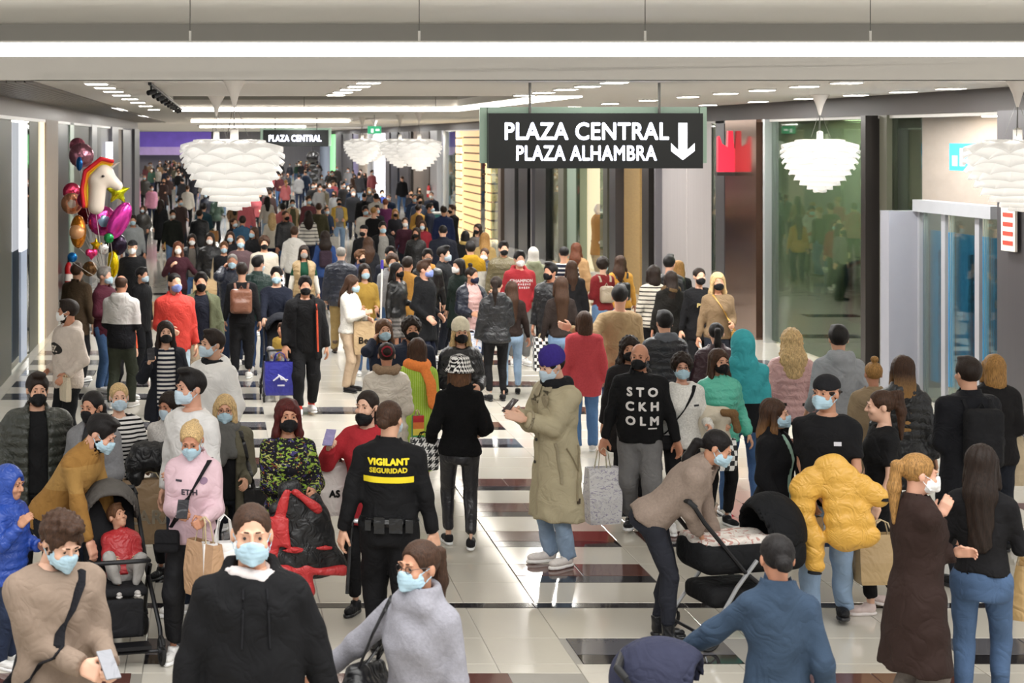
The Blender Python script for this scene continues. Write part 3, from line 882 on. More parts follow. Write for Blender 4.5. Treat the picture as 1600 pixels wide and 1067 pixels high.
        if lod < 3 and kind != 'skinny': folds(G, .006, seed + 50, 1.1)
        if lod < 3 and kind == 'skinny': folds(G, .0025, seed + 50, 1.4)
        V, Q = G.net()
        link('skirt' if kind == 'skirt' else ('jeans' if kind == 'jeans' else 'trousers'), mesh_np('trousers', V, Q, mat), body)
    # shoes
    if shoe:
        for i, sx in enumerate((-1, 1)):
            lift = lg[i][2]
            pitch = -lift * 4.2 if lg[i][1] > 0 else lift * 2.0
            M = Matrix.Translation((P.an[sx][0], P.an[sx][1] - .03 * s, max(P.an[sx][2] - .088 * s, 0) - (.02 if pitch < 0 else 0) * s * (lift > .03))) @ Matrix.Rotation(sx * .16, 4, 'Z') @ Matrix.Rotation(pitch, 4, 'X') @ Matrix.Scale(s * (1.0 if sex == 'm' else .92), 4)
            m1 = cloth(shoe[1], 'leather' if shoe[0] != 'sneaker' else 'track'); m2 = cloth(shoe[2], 'plastic')
            for nm, tf, mm in (('shoe', shoe_tpl, m1), ('sole', sole_tpl, m2)):
                k2 = ('me', nm, shoe[0], lod, mm.name)
                if k2 not in TPL:
                    tv, tq = cached('shoe', nm + shoe[0], lod, tf(shoe[0])); TPL[k2] = mesh_np(nm, tv, tq, mm)
                if nm == 'shoe': so = link({'boot': 'boot', 'heel': 'boot'}.get(shoe[0], 'shoe'), TPL[k2], body, matrix=M)
                else: link('sole', TPL[k2], so)
    return P

# ---------------------------------------------------------------- prints, straps and things on people
FONT_CACHE = {}
def text_mesh(txt, size, bold=0.0, spacing=1.0):
    cu = bpy.data.curves.new('lettering', 'FONT'); cu.body = txt; cu.size = size; cu.align_x = 'CENTER'; cu.align_y = 'CENTER'
    cu.space_character = 1.06; cu.space_line = .95; cu.resolution_u = 3
    o = bpy.data.objects.new('lettering', cu); COL.objects.link(o)
    dg = bpy.context.evaluated_depsgraph_get()
    me = o.evaluated_get(dg).to_mesh()
    V = np.array([v.co[:] for v in me.vertices]).reshape(-1, 3); Fc = [tuple(p.vertices) for p in me.polygons]
    o.evaluated_get(dg).to_mesh_clear()
    bpy.data.objects.remove(o); bpy.data.curves.remove(cu)
    if bold:                                             # heavier strokes: the outline laid several times around itself
        n = len(V); Vs, Fs = [V], list(Fc)
        for i, (dx, dy) in enumerate(((1, 0), (-1, 0), (0, 1), (0, -1), (.7, .7), (-.7, -.7), (.7, -.7), (-.7, .7))):
            Vs.append(V + np.array((dx * bold, dy * bold, 0))); Fs += [tuple(k + n * (i + 1) for k in q) for q in Fc]
        V, Fc = np.concatenate(Vs), Fs
    return V, Fc

def project(P, V, cx, cz, side, off=.004):
    """flat drawing (x right as seen by the viewer, y up) laid on the front or back of the garment"""
    out = []; sg = -1 if side == 'front' else 1
    up, ex, fy = Vector(P.up), Vector(P.ex), Vector(P.fy)
    for x, y, _ in V:
        lx = x if side == 'front' else -x
        o = Vector(P.T(((cx + lx / P.s), sg * .8, cz + y / P.s)))
        hit = P.bvh.ray_cast(o, -sg * fy)
        p = hit[0] if hit[0] is not None else Vector(P.T((cx + lx / P.s, sg * .14, cz + y / P.s)))
        out.append(p + fy * (sg * off))
    return out

def lettering(P, txt, size, cx, cz, color, side='front', bold=.0, name='lettering', emit=0, rough=.7):
    V, Fc = text_mesh(txt, size, bold)
    me = bpy.data.meshes.new(name); me.from_pydata([tuple(p) for p in project(P, V, cx, cz, side)], [], Fc); me.update()
    me.materials.append(plain('print_' + color, color, rough, var=.02))
    return link(name, me, P.top if P.top.parent else P.root)

def patch(P, cx, cz, w, h, color, side='front', name='printed_band', n=14, m=3, shape=None, off=.0035, mat=None):
    V = []; Fc = []
    for j in range(m + 1):
        for i in range(n + 1):
            x, y = (i / n - .5) * w, (j / m - .5) * h
            if shape == 'oval': x *= math.sqrt(max(0, 1 - (2 * y / h) ** 2)) if abs(y) < h / 2 else 0.02
            V.append((x, y, 0))
    for j in range(m):
        for i in range(n):
            a = j * (n + 1) + i; Fc.append((a, a + 1, a + n + 2, a + n + 1))
    me = bpy.data.meshes.new(name); me.from_pydata([tuple(p) for p in project(P, V, cx, cz, side, off)], [], Fc); me.update()
    me.materials.append(mat or plain('print_' + color, color, .7, var=.02))
    return link(name, me, P.top)

def strap_pts(P, a, b, n=12, side='front', off=.008):
    V = [(a[0] + (b[0] - a[0]) * t, a[1] + (b[1] - a[1]) * t) for t in np.linspace(0, 1, n)]
    out = []; sg = -1 if side == 'front' else 1
    for x, z in V:
        o = Vector(P.T((x, sg * .8, z)))
        hit = P.bvh.ray_cast(o, -sg * Vector(P.fy))
        p = hit[0] if hit[0] is not None else Vector(P.T((x, sg * .1, z)))
        out.append(p + Vector(P.fy) * sg * off)
    return out
# ================================================================ the setting
XR, XL, ZC, ZS, D0 = 9.6, -3.1, 4.17, 3.88, 17.7      # right and left wall, ceiling, shop-front top, bulkhead distance
rng = random.Random(5)
def struct(o): o['kind'] = 'structure'; return o
def dR(px): return F_PX * XR / (px - VX)
def dL(px): return F_PX * XL / (px - VX)

# ---- floor: polished light tiles with dark inlay tiles
def floor_mat(name, c, var=.1, rough=.07):
    key = ('floor', name)
    if key in MATS: return MATS[key]
    m, nt, b, N, L = nmat(name); MATS[key] = m
    col = srgb(c)
    g = nt.nodes.new('ShaderNodeNewGeometry'); co = g.outputs['Position']
    oi = nt.nodes.new('ShaderNodeObjectInfo')
    n1 = noise(nt, 2.2, co, 5, .6); n2 = noise(nt, 55, co, 2, .6)
    f = mth(nt, 'ADD', mth(nt, 'MULTIPLY', n1, .6), mth(nt, 'ADD', mth(nt, 'MULTIPLY', n2, .25), mth(nt, 'MULTIPLY', oi.outputs['Random'], .3)))
    L.new(mixrgb(nt, f, (*[v * (1 - var) for v in col], 1), (*[min(1, v * (1 + var)) for v in col], 1)), b.inputs['Base Color'])
    mr = nt.nodes.new('ShaderNodeMapRange'); L.new(n1, mr.inputs[0]); mr.inputs[3].default_value = rough * .7; mr.inputs[4].default_value = rough * 1.5
    L.new(mr.outputs[0], b.inputs['Roughness'])
    b.inputs['Specular IOR Level'].default_value = .62
    bump(nt, b, noise(nt, 1.1, co, 1), .05, .02)
    return m
M_white = floor_mat('polished_pale_tile', '#c2bdb2', .06, .09)
M_brown = floor_mat('polished_brown_tile', '#5a3b35', .22, .07)
M_black = floor_mat('polished_black_tile', '#272527', .2, .07)
M_grey = floor_mat('polished_grey_tile', '#5b5a5e', .15, .07)
M_joint = plain('tile_joint', '#8f8b83', .6)
floor = struct(MB().span((-16, 2.0, -.12), (16, 158, -.006)).build('floor', M_joint))
MOD = .58
D_LINE = 12.65                                         # the dark line across the floor
def tile_mesh(nm, w, dp, mat):
    k = ('tile', nm)
    if k in TPL: return TPL[k]
    bv = .004
    V = [(-w/2, -dp/2, -.02), (w/2, -dp/2, -.02), (w/2, dp/2, -.02), (-w/2, dp/2, -.02), (-w/2, -dp/2, -bv * .5), (w/2, -dp/2, -bv * .5), (w/2, dp/2, -bv * .5), (-w/2, dp/2, -bv * .5),
         (-w/2 + bv, -dp/2 + bv, 0), (w/2 - bv, -dp/2 + bv, 0), (w/2 - bv, dp/2 - bv, 0), (-w/2 + bv, dp/2 - bv, 0)]
    Fc = [(8, 9, 10, 11), (4, 5, 9, 8), (5, 6, 10, 9), (6, 7, 11, 10), (7, 4, 8, 11), (0, 1, 5, 4), (1, 2, 6, 5), (2, 3, 7, 6), (3, 0, 4, 7)]
    me = bpy.data.meshes.new('tile'); me.from_pydata(V, [], Fc); me.update(); me.materials.append(mat)
    TPL[k] = me; return me
def inlay(ci, k):
    """is there a dark inlay tile pair in this column and row?  colour of its far part"""
    r = random.Random(ci * 101 + k * 7 + 3)
    if ci in (2, 4): p = .92
    elif ci in (1, 3): p = .5
    else: p = .38
    if ci == 3: p = .33
    return r.random() < p, r.choice([M_brown, M_brown, M_brown, M_grey] if ci >= 3 else [M_grey, M_brown, M_grey, M_black])
COLX = [-2.95, -1.72, -.5, .78, 2.42, 3.76, 5.1, 6.4, 7.7]   # left edges of the inlay columns, 1.1 m wide
rects = []                                             # x0, x1, near d, far d, far-part material, with black near strip
for ci, x0 in enumerate(COLX):
    for k in range(0, 24):
        dn = 13.30 + 1.16 * k + (0 if ci % 2 == 0 else .0)
        on, mt = inlay(ci, k)
        if on: rects.append((x0, x0 + 1.1, dn, dn + MOD, mt))
for ci, k, mt in ((4, -1, M_grey), (5, -2, M_brown), (3, -2, M_brown), (2, -1, M_grey), (1, -2, M_brown), (6, -1, M_grey), (3.9, 0, None)):
    if mt is None: continue
    dn = 11.24 + (k + 1) * 1.16 if k > -2 else 10.1
    rects.append((COLX[ci] + (0.05 if ci == 4 else 0), COLX[ci] + 1.15, dn, dn + (.58 if k > -2 else .95), mt))
n_t = 0
def covered(x0, x1, a, b):
    return [r for r in rects if r[0] < x1 - .01 and r[1] > x0 + .01 and r[2] < b - .01 and r[3] > a + .01]
tiles = []
for (x0, x1, a, b, mt) in rects:
    xm = (x0 + x1) / 2
    cut = a + (b - a) * .36
    tiles.append((x0, xm, cut, b, mt)); tiles.append((xm, x1, cut, b, mt)); tiles.append((x0, x1, a, cut, M_black))
tiles.sort(key=lambda t: t[2])
far_mb = {}
for i, (x0, x1, a, b, mt) in enumerate(tiles):
    w, dp = x1 - x0, b - a
    if i < 260:
        link('tile', tile_mesh((round(w, 3), round(dp, 3), mt.name), w - .006, dp - .006, mt), floor, loc=((x0 + x1) / 2, (a + b) / 2, .0))
    else:
        far_mb.setdefault(mt.name, (MB(), mt))[0].span((x0, a, -.02), (x1 - .006, b - .006, 0))
for nm, (mb, mt) in far_mb.items():
    mb.build('far_tile', mt, floor)['kind'] = 'stuff'
# pale tiles fill the rest: rows of long tiles, cut around the inlays
edges = sorted({round(x, 3) for x in COLX} | {round(x + 1.1, 3) for x in COLX} | {-15.0, -12.6, -10.2, -7.8, -5.4, 10.2, 12.4, 14.6})
rows = [10.1, 11.24, 11.82, 12.58]
pale, far_pale = [], MB()
dd = 4.3
row_list = []
while dd < 10.0: row_list.append((dd, dd + 1.16)); dd += 1.16
row_list += [(10.1, 11.05), (11.24, 11.82), (11.05, 11.24), (11.82, 12.58), (12.72, 13.30)]
for k in range(0, 25): row_list += [(13.30 + 1.16 * k, 13.88 + 1.16 * k), (13.88 + 1.16 * k, 14.46 + 1.16 * k)]
dd = 13.30 + 1.16 * 25
while dd < 157: row_list.append((dd, dd + 2.32)); dd += 2.32
for (a, b) in row_list:
    for x0, x1 in zip(edges[:-1], edges[1:]):
        if covered(x0, x1, a, b): continue
        pale.append((x0, x1, a, b))
pale.sort(key=lambda t: (t[0] > 6.2 or t[1] < -1.2 or t[2] < 9.5, t[2]))
for i, (x0, x1, a, b) in enumerate(pale):
    w, dp = x1 - x0, b - a
    if i < 280:
        link('tile', tile_mesh((round(w, 3), round(dp, 3), 'w'), w - .005, dp - .005, M_white), floor, loc=((x0 + x1) / 2, (a + b) / 2, .0))
    else: far_pale.span((x0 + .0025, a + .0025, -.02), (x1 - .0025, b - .0025, 0))
far_pale.build('far_tile', M_white, floor)['kind'] = 'stuff'
x = -15.0
while x < 14.5:
    link('tile', tile_mesh('line', 1.155, .135, M_black), floor, loc=(x + .58, D_LINE, 0)); x += 1.16

# ---- ceiling
M_ceil = plain('white_ceiling_paint', '#cfccc8', .7, var=.015)
M_fascia = plain('coffer_grey_fascia_shade', '#8d8b87', .75, var=.02)  # fascia shade put into the grey; the coffer sides share it
M_soff = plain('dark_bronze_soffit', '#332b29', .5, metal=.0, var=.06)
M_slat = plain('brown_grey_slats', '#6f6a66', .5, var=.15, scale=30, stretch=(1, .05, 1))
def ring(mb, x0, x1, d0, d1, holes, z0, z1):
    ds = sorted({d0, d1} | {h[2] for h in holes} | {h[3] for h in holes})
    for a, b in zip(ds[:-1], ds[1:]):
        hs = [h for h in holes if h[2] <= a + 1e-6 and h[3] >= b - 1e-6]
        if hs: mb.span((x0, a, z0), (hs[0][0], b, z1)); mb.span((hs[0][1], a, z0), (x1, b, z1))
        else: mb.span((x0, a, z0), (x1, b, z1))
holes = [(-1.0, 5.4, 24.5, 37.5), (-1.0, 5.0, 50, 63), (-1.0, 5.0, 78, 94)]
mb = MB(); ring(mb, -2.0, XR + 3, D0, 156, holes, ZC, ZC + .25); mb.span((-16, 64, ZC), (-2.0, 156, ZC + .25))
ceiling = struct(mb.build('ceiling', M_ceil))
mb = MB()
for h in holes: mb.span((h[0] - .3, h[2] - .3, ZC + .9), (h[1] + .3, h[3] + .3, ZC + 1.0))
mb.build('coffer_ceiling', M_ceil, ceiling)
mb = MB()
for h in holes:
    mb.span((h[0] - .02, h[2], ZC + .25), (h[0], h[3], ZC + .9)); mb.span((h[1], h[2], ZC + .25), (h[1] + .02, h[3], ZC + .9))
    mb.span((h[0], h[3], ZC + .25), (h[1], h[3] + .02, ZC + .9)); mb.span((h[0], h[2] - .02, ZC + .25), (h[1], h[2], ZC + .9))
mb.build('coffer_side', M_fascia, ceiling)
# slatted strip along the left shop fronts
for i in range(11):
    MB().span((XL + .02 + i * .1, D0 + .3, ZC - .02), (XL + .105 + i * .1, 64, ZC + .1)).build('slat', M_slat, ceiling)
# upper ceiling over the plaza and the bulkhead above the light line
struct(MB().span((-9, 9.5, 4.77), (16, D0 + .3, 4.9)).build('ceiling_plaza', plain('grey_white_ceiling', '#c3c2be', .75, var=.015)))
bk = struct(MB().span((-9, D0, ZC), (16, D0 + .22, 4.43)).build('trim_1', M_ceil))
MB().span((-9, D0 + .1, 4.43), (16, D0 + .25, 4.8)).build('fascia', M_fascia, bk)  # white bulkhead in shade, the darkening put into its grey colour
M_glow = plain('lit_diffuser', '#fff8ec', .4, emit=11, var=0)
M_glow2 = plain('lit_diffuser_soft', '#fff6e8', .4, emit=3.2, var=0)
M_wire = plain('steel_wire', '#6f6e6b', .35, metal=.8)
M_white = plain('white_lacquer', '#e8e6e2', .4)
# linear pendant light across the corridor mouth
lp = tag(empty('linear_pendant_light', (3.0, 14.4, 4.26)), 'long glowing white light bar hanging across the whole ceiling', 'ceiling light')
MB().span((-10, -.05, 0), (11, .05, .115)).build('diffuser', M_glow, lp)
MB().span((-10, -.052, .115), (11, .052, .13)).build('housing', M_white, lp)
for px in (-58, 297, 655, 1008, 1360):
    X = (px - VX) * 14.4 / F_PX - 3.0
    MB().tube([(X, 0, .13), (X, 0, .52)], .004, 6).build('suspension_wire', M_wire, lp)
    MB().tube([(X, 0, .13), (X, 0, .22)], .011, 8).build('wire_grip', M_white, lp)
# light lines round the coffers
def light_line(p, q, label):
    p, q = Vector(p), Vector(q)
    o = tag(empty('coffer_light_line', p), label, 'ceiling light')
    dv = q - p; L = dv.length; R = dv.to_track_quat('X', 'Z').to_matrix()
    MB().box(dv / 2, (L, .1, .09), R).build('diffuser', M_glow, o)
    MB().box(dv / 2 + Vector((0, 0, .055)), (L, .12, .02), R).build('housing', M_white, o)
light_line((-1.0, 37.42, ZC + .03), (5.3, 37.42, ZC + .03), 'thin glowing light line on the far edge of the first ceiling recess')
light_line((5.34, 24.6, ZC + .03), (5.34, 37.3, ZC + .03), 'slanting glowing light line right of the first ceiling recess, above the sign')
light_line((-1.0, 62.9, ZC + .03), (4.95, 62.9, ZC + .03), 'fainter second light line farther down the ceiling')
light_line((-1.0, 93.9, ZC + .03), (4.95, 93.9, ZC + .03), 'farthest thin light line down the ceiling')
for h in holes[:2]:
    for px in (475, 680):
        X = (px - VX) * h[3] / F_PX
        if h is holes[0]: tag(MB().tube([(X, h[3] - .08, ZC + .08), (X, h[3] - .08, ZC + .9)], .008, 6).build('suspension_wire', M_wire), 'thin wire above the far light line, %s' % ('left of the two' if px == 475 else 'right of the two'), 'wire')

# rectangular downlights in rows
def downlight(X, d, label):
    o = tag(empty('downlight', (X, d, ZC)), label, 'ceiling light', 'rectangular ceiling downlights')
    if 'dl' not in TPL:
        TPL['dl'] = (MB().span((-.13, -.17, -.022), (.13, .17, 0)).mesh('frame', M_white), MB().span((-.115, -.155, -.027), (.115, .155, -.02)).mesh('diffuser', plain('downlight_lens', '#fff9f0', .4, emit=14, var=0)))
    link('frame', TPL['dl'][0], o); link('diffuser', TPL['dl'][1], o)
rows_dl = [(-1.34, (18.4, 19.8, 21.4, 23.2, 25.4, 28, 31, 35)), (1.64, (18.1, 19.3, 20.5, 21.8, 23.1)), (4.29, (18.0, 19.3, 20.5, 21.9, 23.3)), (6.84, (18.1, 19.4, 20.9, 22.4, 24.2, 26.4, 29, 32)), (8.9, (20.2, 21.6, 23.2, 25.2, 27.4, 30.2))]
names_dl = ['leftmost row', 'row above the large left pendant lamp', 'row just left of the sign rods', 'row right of the black sign', 'row beside the right-hand soffit']
for (X, ds), nm in zip(rows_dl, names_dl):
    for k, d in enumerate(ds): downlight(X, d, 'small bright rectangular downlight, %s, %s from the front' % (nm, ['first', 'second', 'third', 'fourth', 'fifth', 'sixth', 'seventh', 'eighth'][k]))
# black track with spot heads
trk = tag(empty('spot_track', (-.75, 18.4, ZC)), 'black ceiling track with a row of spot heads, upper left', 'track light')
M_blk = plain('black_metal', '#17171a', .4, metal=.4)
MB().span((-.02, 0, -.03), (.02, 17, 0)).build('track', M_blk, trk)
for i in range(10):
    y = .4 + i * 1.5
    MB().tube([(0, y, -.03), (0, y, -.09)], .012, 6).build('stem', M_blk, trk)
    MB().tube([(-.035, y - .03, -.11), (.035, y + .03, -.09)], .03, 10).build('spot_head', M_blk, trk)

# ---- artichoke pendant lamps
def leaf_mesh(w, L, k):
    kk = ('leaf', k)
    if kk in TPL: return TPL[kk]
    V, Fc = [], []; nu, nv = 6, 4
    for t in (0, 1):
        for j in range(nv + 1):
            for i in range(nu + 1):
                u = i / nu * 2 - 1; q = j / nv
                ww = w * (.72 + .28 * q)
                V.append((u * ww / 2, q * L - .02 * u * u, -.10 * L * q * q - .16 * w * u * u - .004 * t))
    m = (nu + 1) * (nv + 1)
    for j in range(nv):
        for i in range(nu):
            a = j * (nu + 1) + i
            Fc.append((a, a + 1, a + nu + 2, a + nu + 1)); Fc.append((m + a, m + a + nu + 1, m + a + nu + 2, m + a + 1))
    rim = [i for i in range(nu + 1)] + [(j + 1) * (nu + 1) - 1 for j in range(1, nv + 1)] + [nv * (nu + 1) + i for i in range(nu - 1, -1, -1)] + [j * (nu + 1) for j in range(nv - 1, 0, -1)]
    for a, b in zip(rim, rim[1:] + rim[:1]): Fc.append((b, a, m + a, m + b))
    me = bpy.data.meshes.new('leaf'); me.from_pydata(V, [], Fc); me.update(); me.materials.append(M_leaf); me.shade_smooth()
    TPL[kk] = me; return me
M_leaf, _nt, _b, _N, _L = nmat('lamp_leaf_white')
_b.inputs['Base Color'].default_value = (.8, .79, .77, 1); _b.inputs['Roughness'].default_value = .45
_tr = _N.new('ShaderNodeBsdfTranslucent'); _tr.inputs[0].default_value = (1, .97, .92, 1)
_mx = _N.new('ShaderNodeMixShader'); _mx.inputs[0].default_value = .12
_L.new(_b.outputs[0], _mx.inputs[1]); _L.new(_tr.outputs[0], _mx.inputs[2]); _L.new(_mx.outputs[0], _N['Material Output'].inputs[0])
_b.inputs['Emission Color'].default_value = (1, .97, .93, 1); _b.inputs['Emission Strength'].default_value = .3
M_bulb = plain('lamp_bulb', '#fff6e8', .4, emit=7, var=0)
ROWS = [(.34, .03, 4, .22), (.53, -.03, -6, .30), (.555, -.11, -20, .28), (.56, -.20, -33, .27), (.545, -.295, -44, .26), (.51, -.385, -52, .25), (.455, -.475, -58, .24), (.385, -.56, -63, .22), (.30, -.635, -68, .2), (.20, -.70, -73, .17), (.10, -.745, -79, .14)]
def artichoke(px, d, label, parts=True, seed=0, zb=0.0, scale=1.0):
    X = (px - VX) * d / F_PX
    o = tag(empty('pendant_lamp', (X, d, 3.52 + zb)), label, 'lamp', 'layered white pendant lamps'); o.scale = (scale,) * 3
    R = random.Random(seed); joined = MB()
    for r, (rad, z, ang, L) in enumerate(ROWS):
        n = 8 if r < 7 else 6 if r < 10 else 4
        for k in range(n):
            a = 2 * math.pi * (k + (.5 if r % 2 else 0)) / n + .2
            g = math.radians(ang)
            M = Matrix.Rotation(a, 4, 'Z') @ Matrix.Translation((0, rad - L * math.cos(g), z - L * math.sin(g))) @ Matrix.Rotation(g, 4, 'X')
            w = 2 * math.pi * rad / n * .98
            me = leaf_mesh(w, L, r)
            if parts: link('leaf', me, o, matrix=M)
            else: joined.add([M @ v.co for v in me.vertices], [tuple(p.vertices) for p in me.polygons])
    if not parts:
        j = joined.build('leaf_cluster', M_leaf, o, True); j['kind'] = 'stuff'
    MB().lathe([(0, -.5), (.09, -.48), (.15, -.36), (.17, -.2), (.14, -.06), (.05, 0)], n=14).build('lit_core', M_bulb, o, True)
    MB().lathe([(.03, 0), (.045, .02), (.045, .12), (.02, .14)], n=12).build('socket', M_white, o, True)
    MB().tube([(0, 0, .14), (0, 0, .5)], .006, 6).build('cable', M_wire, o)
    MB().lathe([(.012, .36), (.03, .42), (.05, .5), (.085, .58), (.13, ZC - 3.52 - zb + .005)], n=18).build('ceiling_cone', plain('warm_white_cone', '#c9c3bd', .5), o, True)
    for k in range(3):
        a = k * 2.1; MB().tube([(.15 * math.cos(a), .15 * math.sin(a), .05), (.03 * math.cos(a), .03 * math.sin(a), .36)], .003, 5).build('stay_wire', M_wire, o)
artichoke(366, 17.9, 'large bright layered white pendant lamp hanging left of centre', seed=1)
artichoke(1281, 23.4, 'bright layered white pendant lamp right of the black direction sign', seed=2, scale=.98)
artichoke(1590, 18.0, 'layered white pendant lamp cut by the right picture edge', seed=3, scale=1.02)
artichoke(338, 24.5, 'layered white pendant lamp half hidden behind the large left one', seed=4)
for i, (px, d) in enumerate(((566, 48), (585, 56), (625, 44), (655, 39.5))):
    artichoke(px, d, 'layered white pendant lamp in the distant cluster left of the sign, %s from the left' % ['first', 'second', 'third', 'last'][i], False, 6 + i)

# ---- direction signs
def fit_text(txt, x0, x1, z0, z1, y, mat, parent, bold, name='lettering', depth=.01):
    V, Fc = text_mesh(txt, 1.0, bold)
    lo, hi = V.min(0), V.max(0)
    V2 = [((x0 + (v[0] - lo[0]) / (hi[0] - lo[0]) * (x1 - x0)), y, z0 + (v[1] - lo[1]) / (hi[1] - lo[1]) * (z1 - z0)) for v in V]
    me = bpy.data.meshes.new(name); me.from_pydata(V2, [], Fc); me.update(); me.materials.append(mat)
    return link(name, me, parent)
M_sign = plain('sign_black', '#0b1010', .4, var=.05)
M_lit = plain('lit_white_letters', '#f4f6ff', .4, emit=1.5, var=0)
M_green = plain('pale_green_glass_frame', '#b9d8c6', .25, var=.03)
def sign(d, x0, x1, y0, y1, fx0, fx1, fy0, fy1, lines, arrow, label, rods):
    p = F_PX / d
    X = lambda px: (px - VX) / p
    Z = lambda py: CAM_Z - (py - VY) / p
    cx, cz = X((x0 + x1) / 2), Z(y1)
    o = tag(empty('hanging_sign', (cx, d, cz)), label, 'sign')
    lx = lambda px: X(px) - cx
    lz = lambda py: Z(py) - cz
    MB().span((lx(x0), -.06, 0), (lx(x1), .06, lz(y0))).build('board', M_sign, o)
    fr = MB().span((lx(fx0), .065, lz(fy1)), (lx(x0) + .01, .09, lz(fy0))).span((lx(x1) - .01, .065, lz(fy1)), (lx(fx1), .09, lz(fy0))).span((lx(x0), .065, lz(y0) - .01), (lx(x1), .09, lz(fy0)))
    fr.build('frame', M_green, o)
    for txt, a, b, t, u in lines: fit_text(txt, lx(a), lx(b), lz(u), lz(t), -.0625, M_lit, o, (.028 if 'ALH' not in txt else .026) if d < 30 else .02)
    if arrow:
        a, b, t, u = arrow; m = (a + b) / 2; w = (b - a); q = .19 * w
        pts = [(m - q, t), (m + q, t), (m + q, u - .42 * w), (b, u - .72 * w), (b, u - .38 * w), (m, u), (a, u - .38 * w), (a, u - .72 * w), (m - q, u - .42 * w)]
        me = bpy.data.meshes.new('arrow'); V = [(lx(x_), -.0625, lz(y_)) for x_, y_ in pts]
        me.from_pydata(V, [], [(0, 1, 2, 8), (8, 2, 5), (2, 3, 4, 5), (8, 5, 6, 7)]); me.update(); me.materials.append(M_lit)
        link('arrow', me, o)
    for px in rods:
        MB().tube([(lx(px), .0, lz(y0)), (lx(px), 0, ZC - cz + (.9 if any(h[2] < d < h[3] and h[0] < cx < h[1] for h in holes) else 0))], .016, 8).build('hanging_rod', M_wire, o)
sign(18.6, 762, 1096, 177, 263, 751, 1107, 167, 255, [('PLAZA CENTRAL', 787, 1043, 191, 219), ('PLAZA ALHAMBRA', 805, 1024, 227, 251)], (1046, 1083, 192, 250), 'large black hanging sign with lit words PLAZA CENTRAL and a down arrow', (828, 1030))
sign(60, 411, 513, 203, 229, 407, 518, 200, 228, [('PLAZA CENTRAL', 420, 502, 211, 221)], None, 'small distant black hanging sign reading PLAZA CENTRAL behind the left lamp', (430, 495))
ex = tag(empty('exit_sign', at(585, 203, 44)), 'small green lit exit sign above the distant lamps', 'sign')
MB().box((0, 0, 0), (.36, .05, .2)).build('board', plain('exit_green', '#3fae7c', .4, emit=.9, var=0), ex)
MB().box((-.06, -.03, -.02), (.06, .01, .1)).box((.08, -.03, 0), (.1, .01, .05)).build('pictogram', plain('exit_white', '#ffffff', .4, emit=1.2, var=0), ex)['kind'] = 'stuff'
MB().tube([(0, 0, .1), (0, 0, ZC - ex.location.z)], .01, 6).build('hanging_rod', M_wire, ex)

# ---- shop fronts
def glass_mat(name, tint, refl=.16, dark=0.0):
    key = ('glass', name)
    if key in MATS: return MATS[key]
    m, nt, b, N, L = nmat(name); MATS[key] = m
    t = N.new('ShaderNodeBsdfTransparent'); t.inputs[0].default_value = (*srgb(tint), 1)
    g = N.new('ShaderNodeBsdfGlossy'); g.inputs['Roughness'].default_value = .02; g.inputs[0].default_value = (.95, .97, .95, 1)
    f = N.new('ShaderNodeFresnel'); f.inputs[0].default_value = 1.5
    mx = N.new('ShaderNodeMixShader')
    L.new(mth(nt, 'MINIMUM', mth(nt, 'ADD', mth(nt, 'MULTIPLY', f.outputs[0], .8), refl * .2), .9), mx.inputs[0])
    L.new(t.outputs[0], mx.inputs[1]); L.new(g.outputs[0], mx.inputs[2]); L.new(mx.outputs[0], N['Material Output'].inputs[0])
    return m
G_clear = glass_mat('shop_glass', '#dfe8e2'); G_green = glass_mat('shop_glass_green', '#b9cbbb', .2); G_dark = glass_mat('shop_glass_dark', '#6f7878', .25)
def vert(name, c, rough=.35, metal=.0, var=.12, emit=0):
    return plain(name, c, rough, metal=metal, var=var, scale=7, stretch=(1, 2.5, .05), emit=emit)
W = dict(dark=vert('dark_bronze_cladding', '#3b3735', .3, .5), black=plain('black_cladding', '#0d0d0f', .3), grey=vert('grey_metal_cladding', '#77757a', .3, .4), lgrey=vert('light_grey_metal', '#b4b5b8', .28, .3),
         olive=vert('olive_grey_cladding', '#5d5c4e', .4, .2), tan=plain('tan_stone', '#b59560', .6, var=.16, scale=5, stretch=(1, 1, 6)), cream=plain('cream_lit_wall', '#fff0cf', .5, emit=.75, var=.03), white=plain('white_lit_panel', '#f6f6ff', .4, emit=1.2, var=.02),
         mirror=vert('bronze_mirror', '#8f7364', .12, .9, .25), lilac=vert('lilac_panel', '#8f86b8', .4), navy=plain('navy_cladding', '#161c30', .4), beige=vert('beige_panel', '#9a8c7f', .5), silver=vert('silver_cladding', '#c7cbcd', .2, .6),
         amber=plain('amber_lit_block', '#f7d79c', .5, emit=.42, var=.08), frost=vert('frosted_white_film', '#a8a2a2', .35, 0, .14, .0), greenl=plain('green_light', '#8fe09a', .4, emit=1.0, var=.02), pale=vert('pale_green_panel', '#93a394', .3),
         bluel=vert('pale_blue_panel', '#a9b6cb', .3, 0, .06, .12), dgrey=vert('dark_grey_cladding', '#4d4b4e', .35, .3), wood=vert('brown_slat_cladding', '#55483f', .5, .1, .3))
wall_r = struct(MB().span((XR + 3.6, 17, 0), (XR + 3.8, 158, ZC)).build('wall_right', plain('shop_back_wall', '#8b8378', .7, var=.2, scale=2)))
wall_l = struct(MB().span((XL - 3.8, 17, 0), (XL - 3.6, 64, ZC)).build('wall_left', plain('shop_back_wall_left', '#7f8078', .7, var=.2, scale=2)))
struct(MB().span((XR - .05, 17.9, ZS), (XR + .35, 158, ZC)).build('trim_2', M_soff))
struct(MB().span((XL - .35, 17.9, ZS), (XL + .03, 64, ZC)).build('trim_3', plain('grey_brown_soffit', '#6b625f', .4, metal=.2)))
